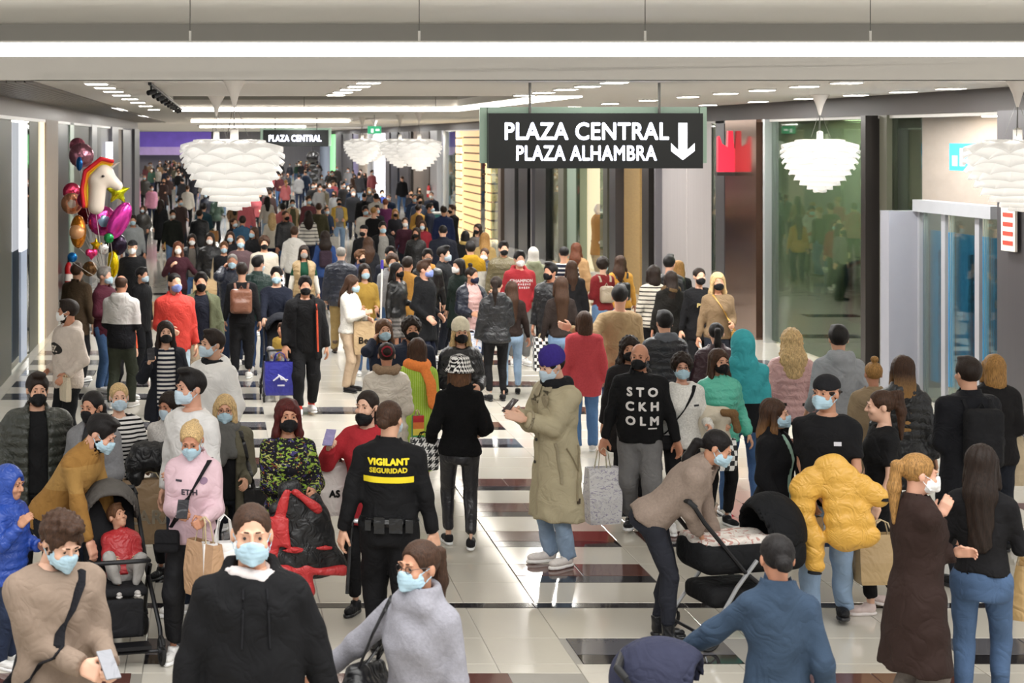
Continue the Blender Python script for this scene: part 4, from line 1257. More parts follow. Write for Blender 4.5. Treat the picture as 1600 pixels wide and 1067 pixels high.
MB().span((XL - .3, 17.9, ZS - .05), (XL + .05, 64, ZS - .0)).build('light_edge', plain('soffit_edge', '#d9d6d2', .4, emit=.35), bpy.data.objects['trim_3'])
MB().span((XR - .02, 17.9, ZS - .045), (XR + .2, 158, ZS)).build('light_edge', plain('soffit_edge2', '#a9a5a0', .3, emit=.05), bpy.data.objects['trim_2'])
# (px from, px to, material, thickness into the wall, proud of the wall plane, name)
RIGHT = [(1558, 1640, 'dgrey', .5, .25, 'pilaster'), (1345, 1374, 'dark', .5, .28, 'pilaster'), (1374, 1392, 'olive', .3, .06, 'panel'), (1192, 1204, 'silver', .4, .1, 'pilaster'), (1133, 1192, 'mirror', .4, .12, 'mirror_panel'), (1118, 1133, 'dgrey', .4, .02, 'panel'),
         (1022, 1033, 'grey', .4, .12, 'pilaster'), (1003, 1022, 'dark', .4, .12, 'pilaster'), (975, 1003, 'tan', .4, .05, 'stone_pier'), (952, 972, 'dgrey', .5, .16, 'pilaster'), (942, 952, 'olive', .3, .05, 'panel'), (904, 936, 'cream', .1, -.6, 'lit_wall'), (886, 900, 'pale', .3, .0, 'panel'),
         (872, 886, 'olive', .4, .1, 'pilaster'), (836, 858, 'black', .4, .1, 'black_panel'), (829, 836, 'grey', .4, .14, 'pilaster'), (810, 829, 'black', .4, .1, 'black_panel'), (788, 806, 'dgrey', .3, .04, 'panel'), (778, 788, 'wood', .4, .12, 'pilaster'), (690, 696, 'silver', .4, .1, 'pilaster'),
         (672, 690, 'lgrey', .5, .2, 'round_clad_column'), (646, 672, 'wood', .3, .05, 'slatted_panel'), (640, 646, 'dark', .4, .15, 'pilaster'), (624, 640, 'dgrey', .3, .05, 'panel'), (611, 624, 'navy', .3, .1, 'panel'), (602, 611, 'dgrey', .3, .1, 'panel'), (585, 602, 'white', .2, .0, 'lit_panel'), (574, 585, 'lgrey', .3, .1, 'panel'),
         (560, 574, 'beige', .3, .0, 'panel'), (552, 560, 'lilac', .3, .0, 'panel'), (536, 552, 'dgrey', .3, .08, 'panel'), (524, 536, 'grey', .4, .15, 'pilaster'), (516, 524, 'greenl', .2, .02, 'lit_strip'), (500, 516, 'bluel', .2, 0, 'panel')]
for a, b, mk, th, pr, nm in RIGHT:                     # the near end shows its front edge, the far end its proud face
    pr = min(pr, XR * (1 - (a - VX) / (b - VX)) * .75)
    MB().span((XR - pr, dR(b), 0), (XR - pr + th, F_PX * (XR - pr) / (a - VX), ZS)).build(nm, W[mk], wall_r)
RG = [(1392, 1437, G_green), (1204, 1345, G_green), (1110, 1118, G_clear), (900, 904, G_clear), (936, 942, G_clear), (858, 872, G_clear), (806, 810, G_clear), (766, 778, G_clear), (750, 758, G_dark), (700, 712, G_clear)]
for i, (a, b, g) in enumerate(RG):
    MB().span((XR + .02, dR(b), .05), (XR + .035, dR(a), ZS)).build('glass_pane', g, wall_r)
# frosted shop window with mullion
MB().span((XR + .02, dR(1110), .05), (XR + .06, dR(1072), ZS)).build('frosted_pane', W['frost'], wall_r)
MB().span((XR + .02, dR(1071), .05), (XR + .06, dR(1033), ZS)).build('frosted_pane', W['frost'], wall_r)
# amber columns stacked from glowing blocks
for a, b, n in ((758, 766, 12), (722, 750, 13), (712, 719, 12)):
    for i in range(n):
        z0 = ZS * i / n
        MB().span((XR - .0, dR(b), z0 + .03), (XR + .3, dR(a), ZS * (i + 1) / n - .03)).build('lit_block', W['amber'], wall_r)
    MB().span((XR + .05, dR(b) + .05, 0), (XR + .2, dR(a) - .05, ZS)).build('core', plain('amber_core', '#6b4a22', .6), wall_r)
# shop interiors on the right: dividing walls, lit ceilings, racks with garments
def shop(a, b, back, depth=3.2, light=0.5, side='r', seed=0):
    s_ = 1 if side == 'r' else -1; X0 = XR if side == 'r' else XL
    d0, d1 = (dR(b), dR(a)) if side == 'r' else (dL(a), dL(b))
    par = wall_r if side == 'r' else wall_l
    x0, x1 = sorted((X0 + s_ * .1, X0 + s_ * depth))
    MB().span((X0 + s_ * (depth - .05), d0, 0), (X0 + s_ * depth, d1, ZS)).build('back_panel', plain('shop_back_%d%s' % (seed, side), back, .6, var=.2, scale=1.5, emit=.0), par)
    MB().span((x0, d1 - .05, 0), (x1, d1, ZS)).build('side_panel', plain('shop_side_%d%s' % (seed, side), back, .6, var=.15), par)
    MB().span((x0, d0, ZS), (x1, d1, ZS + .04)).build('shop_ceiling', M_ceil, par)
    MB().span(((x0 + x1) / 2 - .5, d0 + .2, ZS - .03), ((x0 + x1) / 2 + .5, d1 - .2, ZS)).build('light_panel', plain('shop_light_%d%s' % (seed, side), '#fff2dc', .4, emit=light * 22, var=0), par)
    area_light((x0 + x1) / 2, (d0 + d1) / 2, ZS - .06, 1.4, (d1 - d0) * .7, 130 * (d1 - d0) * light)  # area light added to brighten the shop interior
    return d0, d1, x0, x1
GAR = ['#2a2a2e', '#8a6a4c', '#c9bda8', '#5b6b58', '#7a2f35', '#3b4a66', '#d8d2c6', '#1b1b1e', '#9a8f85', '#c78a9a']
def rack(x, d, label, n=7, seed=0, length=1.4):
    o = tag(empty('clothes_rack', (x, d, 0)), label, 'clothes rack')
    R = random.Random(seed)
    mb = MB().tube([(0, -length / 2, 0), (0, -length / 2, 1.5), (0, length / 2, 1.5), (0, length / 2, 0)], .016, 6).tube([(-.22, -length / 2, .02), (.22, -length / 2, .02)], .016, 6).tube([(-.22, length / 2, .02), (.22, length / 2, .02)], .016, 6)
    mb.build('rail_frame', M_blk, o)
    for i in range(n):
        y = (i + .5) / n * (length - .1) - length / 2 + .05; L = R.uniform(.7, 1.05); w = R.uniform(.19, .25)
        V = []; prof = [(.03, 0), (.09, -.02), (w, -.09), (w * .98, -L * .5), (w * 1.05, -L)]
        m = MB()
        for sgn in (1,):
            pts = [(-p, z) for p, z in reversed(prof)] + [(p, z) for p, z in prof]
            th = R.uniform(.035, .06)
            V = [(p, -th, z) for p, z in pts] + [(p, th, z) for p, z in pts]; k = len(pts)
            m.add(V, [tuple(range(k)), tuple(reversed(range(k, 2 * k)))] + [(j, j + k, (j + 1) % k + k, (j + 1) % k) for j in range(k)])
        g = m.build('garment', cloth(R.choice(GAR)), o); g.location = (0, y, 1.46)
shop(1204, 1345, '#b5b6a2', 3.3, .5, 'r', 1); shop(1392, 1560, '#8a8078', 3.3, .45, 'r', 2); shop(858, 952, '#a89c88', 2.5, .7, 'r', 3); shop(700, 810, '#7c7a78', 2.5, .5, 'r', 4); shop(1033, 1133, '#8f8a86', 3, .5, 'r', 5)
rack(XR + .6, dR(1322), 'clothes rack behind the greenish shop window beside the dark pillar', seed=1)
rack(XR + 1.4, dR(1225), 'clothes rack behind the shop window below the right pendant lamp', seed=2)
rack(XR + .9, dR(866), 'clothes rack in the narrow window right of the black panels', seed=3)
rack(XR + .9, dR(772), 'clothes rack in the window right of the amber column', seed=4)
bx = tag(empty('display_plinth', (XR + 1.5, dR(1275), 0)), 'grey display block with wooden top behind the window under the pendant lamp', 'display stand')
MB().span((-.6, -.35, 0), (.6, .35, 2.35)).build('block', plain('grey_display', '#8e8780', .5), bx); MB().span((-.65, -.4, 2.35), (.65, .4, 2.5)).build('wooden_top', plain('oak_shelf', '#b98a4f', .5, var=.2), bx)
# portal of the big poster window on the right
por = struct(empty('window_1', (XR, dR(1500), 0)))
dA, dB = dR(1560), dR(1384)
zt = 3.55 - (330 - 216) * dR(1437) / F_PX
y0 = por.location.y
MB().span((-.42, dR(1437) - y0, 0), (.1, dR(1437) + .3 - y0, zt)).build('jamb', plain('grey_lilac_jamb', '#8d8e97', .4, var=.04), por)
MB().span((-.1, dA - y0, zt - .0), (.1, dR(1437) - y0, zt + .16)).build('lintel', plain('silver_lintel', '#aeb0b5', .3, metal=.3), por)
for px in (1437, 1477, 1530):
    MB().span((-.03, dR(px) - y0 - .06, 0), (.015, dR(px) - y0 + .06, zt)).build('mullion', plain('silver_mullion', '#a5a6ab', .3, metal=.3), por)
for a, b in ((1440, 1475), (1480, 1528), (1533, 1558)):
    MB().span((.02, dR(b) - y0, 0), (.035, dR(a) - y0, zt)).build('pane', G_clear, por)
def poster_mat():
    m, nt, b, N, L = nmat('blue_poster')
    co, x, y, z = objco(nt)
    base = mixrgb(nt, noise(nt, 1.5, co, 2), '#2f7fc4', '#58b4e6')
    for cy, cw, zt_, c in ((0, .13, 1.8, '#22212b'), (0, .12, 1.05, '#7a6a80'), (0, .06, 1.66, '#9a6a5a')):
        n_ = mth(nt, 'ADD', mth(nt, 'ABSOLUTE', y), mth(nt, 'MULTIPLY', noise(nt, 6, co, 2), .12))
        f = mth(nt, 'MULTIPLY', mth(nt, 'LESS_THAN', n_, cw), mth(nt, 'LESS_THAN', z, zt_))
        if c == '#8a5f52': f = mth(nt, 'MULTIPLY', f, mth(nt, 'GREATER_THAN', z, 1.3))
        base = mixrgb(nt, f, base, c)
    L.new(base, b.inputs['Base Color']); b.inputs['Roughness'].default_value = .4
    L.new(base, b.inputs['Emission Color']); b.inputs['Emission Strength'].default_value = .8
    return m
M_post = poster_mat()
for i, (a, b) in enumerate(((1439, 1476), (1479, 1529), (1532, 1558))):
    da, db = dR(b), dR(a); zt2 = 2.05
    o = MB().span((-.01, -(db - da) / 2 + .04, 0), (.01, (db - da) / 2 - .04, zt2)).build('window_poster', M_post, loc=(XR + .12, (da + db) / 2, .25))
    tag(o, 'blue poster with a printed figure inside the right window, %s pane' % ['left', 'middle', 'right'][i], 'poster', 'blue window posters')
o = tag(empty('lit_shop_sign', (XR + .25, dR(1486), 3.12)), 'bright blue lit shop sign above the poster window', 'sign')
MB().span((0, -.62, 0), (.06, .62, .36)).build('panel', plain('cyan_lit', '#39b6ef', .4, emit=1.1, var=.25, scale=5), o)
for k in range(5): MB().span((-.02, -.55 + k * .23, .06), (.0, -.43 + k * .23, .2 + .1 * (k % 2))).build('letter_stroke', plain('white_blue_lit', '#c8ecff', .4, emit=1.0), o)
# red crown-like shop sign on the bronze mirror
o = tag(empty('red_shop_sign', (XR - .2, dR(1157), 3.33 - .02)), 'red sign with three upright points on top of the bronze mirror panel', 'sign')
d_ = dR(1157); u = d_ / F_PX
V = [(-19, 42), (19, 42), (19, -9), (14, -13), (6, 8), (4, -22), (-3, -22), (-4, 4), (-13, -2), (-17, -14), (-19, -12)]
m = MB(); k = len(V)
m.add([(x_ * u, -.05, -(y_ - 10) * u) for x_, y_ in V] + [(x_ * u, .05, -(y_ - 10) * u) for x_, y_ in V], [tuple(reversed(range(k))), tuple(range(k, 2 * k))] + [(j, (j + 1) % k, (j + 1) % k + k, j + k) for j in range(k)])
m.build('red_letterform', plain('red_lit', '#e8283f', .4, emit=.55, var=.08, scale=9, stretch=(6, 1, .3)), o)
MB().span((-21 * u, -.06, -38 * u), (24 * u, .1, -33 * u)).build('ledge', W['dark'], o)
# notice on the right pillar
o = tag(empty('notice_sign', (XR - .3, 19.55, 2.2)), 'white notice with red text on the grey pillar at the right edge', 'sign')
MB().box((0, 0, .3), (.03, .34, .55)).build('board', plain('notice_white', '#e4ddd2', .5), o)
for k in range(4): MB().box((-.018, 0, .12 + k * .11), (.006, .24, .05)).build('red_line', plain('notice_red', '#c2402f', .5), o)

# left wall
LEFT = [(0, 18, 'olive', .3, .0, 'panel'), (46, 60, 'olive', .3, .0, 'panel'), (60, 67, 'cream', .3, .03, 'lit_strip'), (67, 86, 'beige', .4, .06, 'pilaster'), (87, 106, 'black', .4, .02, 'black_panel'), (106, 112, 'pale', .3, .05, 'panel'), (112, 140, 'olive', .3, 0, 'panel'), (140, 148, 'lgrey', .3, .06, 'pilaster'), (148, 158, 'olive', .3, 0, 'panel'),
        (158, 170, 'dgrey', .3, 0, 'panel'), (170, 180, 'grey', .3, .1, 'pilaster'), (180, 190, 'beige', .3, 0, 'panel'), (190, 204, 'grey', .3, .05, 'panel'), (204, 212, 'dgrey', .3, .15, 'pilaster'), (212, 216, 'beige', .3, .05, 'panel')]
W['lolive'] = vert('dark_green_grey_cladding', '#3d4036', .4, .1)
LEFT = [tuple('lolive' if q == 'olive' else q for q in t) for t in LEFT]
for a, b, mk, th, pr, nm in LEFT:
    MB().span((XL - th, dL(a), 0), (XL + pr, dL(b), ZS)).build(nm, W[mk], wall_l)
MB().span((XL - .3, 19, 0), (XL, dL(0), ZS)).build('panel', W['lolive'], wall_l)
MB().span((XL - .02, dL(18), .05), (XL - .005, dL(46), ZS)).build('glass_pane', G_dark, wall_l)
shop(18, 46, '#6f8488', 2.2, .5, 'l', 6)
o = tag(empty('light_banner', (XL + .06, dL(30), 1.3)), 'tall white glowing strip on the left shop front', 'light'); MB().span((-.02, -.4, .5), (.02, .4, 2.5)).build('panel', W['white'], o); MB().span((-.015, -.4, -1.2), (.015, .4, .5)).build('lower_panel', W['bluel'], o)
o = tag(empty('light_box', (XL + .1, dL(165), 2.95)), 'small white light box sign on the left wall behind the balloons', 'sign'); MB().span((-.04, -.9, 0), (.04, .9, .5)).build('panel', W['white'], o)
# fire extinguishers
def extinguisher(p, label):
    o = tag(empty('fire_extinguisher', p), label, 'extinguisher')
    MB().lathe([(.0, 0), (.075, .01), (.08, .04), (.08, .42), (.05, .5), (.025, .53)], n=14).build('cylinder', plain('extinguisher_red', '#b8141a', .3), o, True)
    MB().lathe([(.025, .53), (.03, .6), (.0, .61)], n=10).build('valve', M_blk, o, True); MB().tube([(0, 0, .58), (.09, 0, .55), (.1, 0, .25)], .012, 6).build('hose', M_blk, o, True)
    MB().lathe([(.0812, .16), (.0812, .3)], n=14).build('label_band', plain('ext_label', '#e8e0da', .5), o, True)
extinguisher((XL + .13, dL(97), .55), 'red fire extinguisher on the black panel at the left wall')
extinguisher((XR - .32, dR(681), .95), 'red fire extinguisher in the distance left of the amber column')
# far end
purple = struct(MB().span((-16, 156, 0), (16, 156.3, 4.4)).build('wall_back', vert('far_wall', '#8d8a90', .6)))
o = tag(empty('purple_banner', (-3.4, 154, 2.0)), 'large lilac lit banner at the far end of the corridor', 'banner'); MB().span((-4.2, 0, 0), (2.8, .1, 2.15)).build('panel', plain('purple_print', '#6d55b8', .5, emit=.35, var=.35, scale=.9), o)
MB().span((-4.0, -.06, 0.0), (2.6, .0, .75)).build('lower_stripe', plain('purple_print_pale', '#b39ad0', .5, emit=.3, var=.3, scale=1.2), o)
struct(MB().span((-16.2, 64, 0), (-16, 156, ZC)).build('wall_far_left', vert('far_left_wall', '#8f8a86', .6)))
struct(MB().span((-16, 63.7, 0), (XL - .3, 64, ZC)).build('wall_return', vert('return_wall', '#7d7a76', .6)))
# ================================================================ things carried and worn
def worn(name, P, label, cat, group=None):
    o = empty(name); o.matrix_world = P.root.matrix_world.copy()
    return tag(o, label, cat, group)
KRAFT = '#b08d5e'
def bag_at(p, w, h, dp, color, yaw, label, name='paper_bag', cat='bag', txt=None, tcol='#3a2c1c', fab='plastic', drop=.1, pat=None, handle='#c9b48c', tsize=None, group=None, rope=True):
    """carrier bag hanging from the hand point p: tapered, slightly bulging, open at the top with two handles"""
    p = Vector(p); zt = max(p.z - drop, h + .005)
    o = tag(empty(name, (p.x, p.y, zt - h), math.radians(yaw)), label, cat, group)
    n = 6; V = []; Fc = []
    lv = [(0, .93, .9), (.08, .98, 1.0), (.45, 1.03, 1.06), (.8, 1.0, .8), (1.0, .98, .6)]
    for t, a, b in lv:
        for x, y in ((-1, -1), (-.33, -1.04), (.33, -1.04), (1, -1), (1.03, 0), (1, 1), (.33, 1.04), (-.33, 1.04), (-1, 1), (-1.03, 0)):
            V.append((x * w / 2 * a, y * dp / 2 * b, t * h))
    m = 10
    for j in range(len(lv) - 1):
        for i in range(m): Fc.append((j * m + i, j * m + (i + 1) % m, (j + 1) * m + (i + 1) % m, (j + 1) * m + i))
    Fc.append(tuple(reversed(range(m))))
    k0 = len(V); t, a, b = lv[-1]                       # inside, seen through the open top
    for i in range(m): V.append((V[(len(lv) - 1) * m + i][0] * .97, V[(len(lv) - 1) * m + i][1] * .93, h))
    for i in range(m): V.append((V[i][0] * .95, V[i][1] * .9, h * .25))
    for i in range(m):
        i2 = (i + 1) % m; tp = (len(lv) - 1) * m
        Fc.append((tp + i, tp + i2, k0 + i2, k0 + i)); Fc.append((k0 + i, k0 + i2, k0 + m + i2, k0 + m + i))
    Fc.append(tuple(range(k0 + m, k0 + 2 * m)))
    MB().add(V, Fc).build('bag_body', cloth(color, fab, pat), o)
    for sy in (-1, 1):
        y = sy * dp / 2 * .55; q = zt - h
        MB().tube([(-w * .2, y, h - .05), (-w * .19, y, h), (-w * .12, y * .6, h + drop * .8), (0, y * .2, h + drop), (w * .12, y * .6, h + drop * .8), (w * .19, y, h), (w * .2, y, h - .05)], .006 if rope else .011, 6, flat=1 if rope else .4).build('handle', cloth(handle), o, True)
    if txt:
        V, F2 = text_mesh(txt, tsize or h * .16, .004)
        me = bpy.data.meshes.new('lettering'); me.from_pydata([(v[0], -dp / 2 * 1.09 - .006, h * .42 + v[1]) for v in V], [], F2); me.update(); me.materials.append(plain('bag_print_' + tcol, tcol, .6)); link('lettering', me, o)
    return o

def phone(P, side, label, color='#1b1c22', off=(0, 0, 0)):
    h = Vector(P.hand_r if side == 'r' else P.hand_l)
    o = worn('mobile_phone', P, label, 'phone')
    R = Matrix.Rotation(math.radians(-50), 3, 'X')
    c = h + Vector(off) + Vector((0, -.012, .045))
    MB().box(c, (.074, .009, .15), R).build('case', cloth(color, 'plastic'), o)
    MB().box(c + R @ Vector((0, .0055, 0)), (.066, .002, .138), R).build('screen', plain('phone_screen', '#2b3550', .15, emit=.25), o)
    return o

def strap_bag(P, label, a, b, size, color, name='shoulder_bag', fab='leather', sw=.018, both=True, bag=None, scol=None):
    """cross-body or shoulder bag: strap from shoulder point a to hip point b (x, z in body units), bag hanging at b"""
    o = worn(name, P, label, 'bag')
    pts = strap_pts(P, a, b, 12, 'front')
    if both: pts += list(reversed(strap_pts(P, a, b, 12, 'back')))
    MB().tube(pts, sw, 6, closed=both, flat=.25).build('strap', cloth(scol or color, fab), o, True)
    c = Vector(P.T((b[0], bag[1] if bag else -.1, b[1]))); w, dp, h = size
    if bag: c.x = P.T((bag[0], 0, 0))[0]
    G = Field((c.x - w, c.y - dp, c.z - h * 1.1), (c.x + w, c.y + dp, c.z + h * .2), max(.009, VOX['cloth'][P.lod] * .75))
    G.rbox((c.x, c.y, c.z - h / 2), (w / 2, dp / 2, h / 2), .025, 0)
    V, Q = G.net(); link('bag_body', mesh_np('bag_body', V, Q, cloth(color, fab)), o)
    fl = MB().box((c.x, c.y - dp / 2 - .004, c.z - h * .28), (w * .9, .012, h * .45)).build('flap', cloth(color, fab), o)
    return o

def backpack(P, label, color, fab='leather', w=.28, h=.38, dp=.13, zt=1.42, scol=None):
    o = worn('backpack', P, label, 'backpack'); s = P.s
    hit = strap_pts(P, (0, zt - h * .5 / s), (0, zt - h * .5 / s), 1, 'back', 0)[0]
    yb = hit.y
    c = Vector((hit.x, yb + dp / 2 - .01, P.T((0, 0, zt))[2] - h / 2))
    G = Field((c.x - w, c.y - dp, c.z - h * .7), (c.x + w, c.y + dp, c.z + h * .7), max(.01, VOX['cloth'][P.lod] * .8))
    G.rbox(c, (w / 2, dp / 2, h / 2), .05, 0); G.rbox((c.x, c.y + dp * .45, c.z - h * .18), (w * .38, dp * .25, h * .24), .03, .02)
    V, Q = G.net(); link('pack_body', mesh_np('pack_body', V, Q, cloth(color, fab)), o)
    for sx in (-1, 1):
        f = strap_pts(P, (sx * .1, 1.455), (sx * .14, 1.14), 9, 'front')
        b = strap_pts(P, (sx * .1, 1.455), (sx * .09, 1.36), 3, 'back')
        MB().tube(list(reversed(b)) + f, .02, 6, flat=.3).build('strap', cloth(scol or color, fab), o, True)
    MB().tube([(c.x - .03, c.y - dp * .2, c.z + h / 2 - .01), (c.x, c.y - dp * .2, c.z + h / 2 + .04), (c.x + .03, c.y - dp * .2, c.z + h / 2 - .01)], .008, 6).build('grab_handle', cloth(scol or color, fab), o, True)
    return o

def sdf_obj(name, G, mat, parent=None, M=None):
    V, Q = G.net(); o = link(name, mesh_np(name, V, Q, mat), parent)
    if M is not None: o.matrix_world = M
    return o

def scarf_child(P, color, fab='knit', tails=(), name='scarf', r=.05):
    s = P.s; v = VOX['cloth'][P.lod]
    pts = [P.T((0.09 * math.cos(t), .012 + .085 * math.sin(t), 1.475 + .01 * math.sin(t * 2))) for t in np.linspace(0, 2 * math.pi, 11)]
    al = list(pts)
    for tl in tails: al += [P.T(q) for q in tl]
    G = field_for(P, al, .12, v)
    for a, b in zip(pts[:-1], pts[1:]): G.cone(a, b, r * s, r * s, .02)
    for tl in tails:
        q = [P.T(k) for k in tl]
        for a, b in zip(q[:-1], q[1:]): G.cone(a, b, .055 * s, .06 * s, .02, flat=(1, .5, 1))
    if P.lod < 2: folds(G, .006, 7)
    V, Q = G.net(); return link(name, mesh_np(name, V, Q, cloth(color, fab)), P.root)

# ---- strollers
M_tyre = plain('rubber_black', '#1a1a1b', .7); M_chr = plain('brushed_alloy', '#b9bbbe', .3, metal=.8)
def wheel(o, c, r, w, ax='x', hub=True):
    c = Vector(c)
    ring_ = [(c.x, c.y + r * .88 * math.cos(t), c.z + r * .88 * math.sin(t)) for t in np.linspace(0, 2 * math.pi, 21)[:-1]]
    wl = MB().tube(ring_, r * .14, 8, closed=True).build('wheel', M_tyre, o, True)
    MB().tube([(c.x - w / 2, c.y, c.z), (c.x + w / 2, c.y, c.z)], r * .26, 12).build('hub', plain('hub_black', '#26262a', .4), wl, True)
    for k in range(5):
        a = 2 * math.pi * k / 5
        MB().tube([(c.x, c.y, c.z), (c.x, c.y + r * .82 * math.cos(a), c.z + r * .82 * math.sin(a))], r * .075, 6).build('spoke', M_chr if hub else M_tyre, wl)
def stroller(loc, yaw, label, kind, hood, frame='#1d1d20', wr=.1):
    """front towards -Y before turning"""
    o = tag(empty('stroller', loc, math.radians(yaw)), label, 'stroller')
    fm = plain('stroller_frame_' + frame, frame, .4, metal=.4)
    fh = cloth(hood, 'cloth')
    bx_ = kind == 'bassinet'
    for sx in (-1, 1):
        X = sx * .25
        wheel(o, (X, -.36, wr), wr, .05, hub=bx_); wheel(o, (X * 1.1, .36, wr * 1.1), wr * 1.1, .05, hub=bx_)
        MB().tube([(X, -.36, wr), (X, -.30, .24), (X * .95, .05, .52), (X * .92, .36, .88), (X * .9, .44, 1.0)], .016, 8).build('side_tube', fm, o, True)
        MB().tube([(X * 1.1, .36, wr * 1.1), (X * .98, .12, .42), (X * .95, -.04, .6)], .015, 8).build('rear_tube', M_chr if bx_ else fm, o, True)
    MB().tube([(-.228, .43, .99), (-.22, .47, 1.03), (0, .49, 1.045), (.22, .47, 1.03), (.228, .43, .99)], .02, 8).build('handlebar', plain('grip_black', '#121214', .6), o, True)
    MB().tube([(-.25, -.36, wr), (.25, -.36, wr)], .012, 6).build('front_axle', fm, o); MB().tube([(-.27, .36, wr * 1.1), (.27, .36, wr * 1.1)], .012, 6).build('rear_axle', fm, o)
    G = Field((-.3, -.6, .2), (.3, .55, 1.15), .022)
    if bx_:
        G.rbox((0, -.06, .62), (.235, .42, .13), .1, 0); G.rbox((0, -.06, .74), (.2, .37, .1), .06, cut=True)
        sdf_obj('bassinet', G, fh, o)
        H = Field((-.3, -.6, .55), (.3, .2, 1.15), .022)
        H.ell((0, -.3, .72), (.245, .25, .3), 0); H.ell((0, -.26, .68), (.215, .235, .27), 0, cut=True); H.clip(lambda x, y, z: np.maximum(.68 - z, y + .18 - .3 * (z - .7)))
        sdf_obj('hood', H, fh, o)
        B = Field((-.24, -.45, .6), (.24, .36, .85), .016); B.rbox((0, .04, .69), (.19, .3, .05), .04, 0); folds(B, .01, 3)
        sdf_obj('blanket', B, cloth('#d8cfc6', 'knit', ('print', ('#b98f86', 14, .58))), o)
        K = Field((-.25, -.3, .2), (.25, .3, .45), .02); K.rbox((0, .05, .33), (.2, .24, .07), .05, 0); sdf_obj('basket', K, cloth('#151517'), o)
    else:
        G.cone((-.15, .12, .48), (.15, .12, .48), .05, .05, 0)
        G.rbox((0, -.02, .46), (.19, .2, .035), .03, .04); G.rbox((0, .25, .72), (.19, .035, .3), .03, .05, R=Matrix.Rotation(math.radians(-22), 3, 'X')); G.rbox((0, -.26, .3), (.15, .02, .14), .02, .03)
        sdf_obj('seat', G, cloth('#1c1c1f'), o)
        H = Field((-.3, -.1, .7), (.3, .6, 1.3), .022)
        H.ell((0, .3, .92), (.22, .26, .22), 0); H.ell((0, .27, .88), (.195, .25, .2), 0, cut=True); H.clip(lambda x, y, z: np.maximum(.84 - z - .6 * (y - .25), -(y - .12)))
        sdf_obj('canopy', H, fh, o)
        MB().span((-.17, -.42, .13), (.17, -.3, .155)).build('footrest', fm, o)
        MB().tube([(-.2, -.1, .66), (-.19, -.24, .68), (0, -.28, .69), (.19, -.24, .68), (.2, -.1, .66)], .016, 8).build('bumper_bar', fm, o, True)
        K = Field((-.25, -.3, .1), (.25, .35, .4), .02); K.rbox((0, .08, .25), (.19, .2, .07), .05, 0); sdf_obj('basket', K, cloth('#151517'), o)
    return o
# ================================================================ people, from the front of the picture to the back
BLK = ('sneaker', '#17171a', '#1d1d20'); BLKW = ('sneaker', '#18181c', '#e8e8e8'); WHT = ('sneaker', '#e6e3df', '#f2f2f2'); BRN = ('boot', '#4a3527', '#1f1712'); BOOT = ('heel', '#141417', '#0f0f10')
JB, JL, JN = '#3f628f', '#7f9dbf', '#1e2740'             # blue, light, navy denim

# ---- front row
P = person('hoodie_front', 394, 793, 1.86, 4, 'person in plain black hoodie and blue mask, largest figure at the front', ('hoodie', '#0d0d10', {'hem': .76, 'inf': .045, 'sl': .03}), ('jeans', '#161c2c'), ('buzz', 'brown'), 'blue', build=1.06, hs=1.05, arms=((-.33, -.06, .86), (.36, -.04, .86)), belly=.05, legs='stepl', head=(-4, 0))
for sx in (-1, 1):
    pts = strap_pts(P, (sx * .05, 1.44), (sx * .06, 1.2), 7, 'front', .006)
    MB().tube(pts, .005, 6).build('drawstring', cloth('#17171b'), P.top, True)
scarf_child(P, '#d9cfcd', 'cloth', name='shirt_collar', r=.03)
P = person('turtleneck', 655, 846, 1.67, -38, 'person in light grey roll-neck sweater with a black shoulder bag at the front', ('sweater', '#8e8d96', {'collar': 'cowl', 'hem': .9, 'inf': .03, 'sl': .02}), ('jeans', '#35578a'), ('ponytail', 'brown'), 'blue', 'f', arms=((-.62, -.12, .93), (.25, -.02, .86)), head=(-14, 0), glasses=True, legs='stepr')
o = worn('shoulder_bag', P, 'black leather shoulder bag hanging from the grey roll-neck sweater', 'bag')
c = Vector(P.T((-.27, -.06, 1.02)))
G = Field(c - Vector((.17, .2, .22)), c + Vector((.17, .2, .2)), .012); G.rbox(c + Vector((0, 0, -.06)), (.07, .15, .11), .05, 0); G.rbox(c + Vector((0, 0, .03)), (.05, .12, .08), .04, .04); folds(G, .008, 4)
sdf_obj('bag_body', G, cloth('#111114', 'leather'), o)
for k in (-1, 1): MB().tube([c + Vector((0, k * .09, .06)), Vector(P.T((-.19, -.1 * (k < 0) - .02, 1.3))), Vector(P.T((-.14, .0 + .03 * k, 1.47))), Vector(P.T((-.19, .1, 1.3))), c + Vector((0, k * .07, .06))], .011, 6, flat=.6).build('strap', cloth('#111114', 'leather'), o, True)
MB().tube([(P.T((.17 * math.cos(t), -.002 + .128 * math.sin(t), .945))) for t in np.linspace(0, 2 * math.pi, 25)[:-1]], .022, 6, closed=True, flat=1).build('belt', cloth('#141416', 'leather'), P.root, True)
MB().tube([P.T((.02 + .035 * math.cos(t), -.15, .94 + .035 * math.sin(t))) for t in np.linspace(0, 2 * math.pi, 17)[:-1]], .006, 6, closed=True).build('belt_buckle', M_chr, P.root, True)
P = person('beige_left', 85, 795, 1.77, 28, 'person in beige sweater looking down at a phone, front left corner', ('sweater', '#8c7867', {'fab': 'cloth', 'hem': .8, 'inf': .036, 'sl': .026}), ('jeans', '#1f2a44'), ('messy', 'brown'), 'blue', arms=((.02, -.3, 1.08), (.14, -.32, 1.08)), head=(8, 26), beard=True, build=1.05, hands=('grip', 'grip'))
phone(P, 'l', 'grey phone held by the person in the beige sweater', '#8d8f97', (-.03, -.02, .0))
strap_bag(P, 'black messenger bag with wide strap on the beige sweater', (.1, 1.46), (-.2, .92), (.3, .1, .32), '#15151b', sw=.028, fab='cloth', bag=(-.14, -.17))
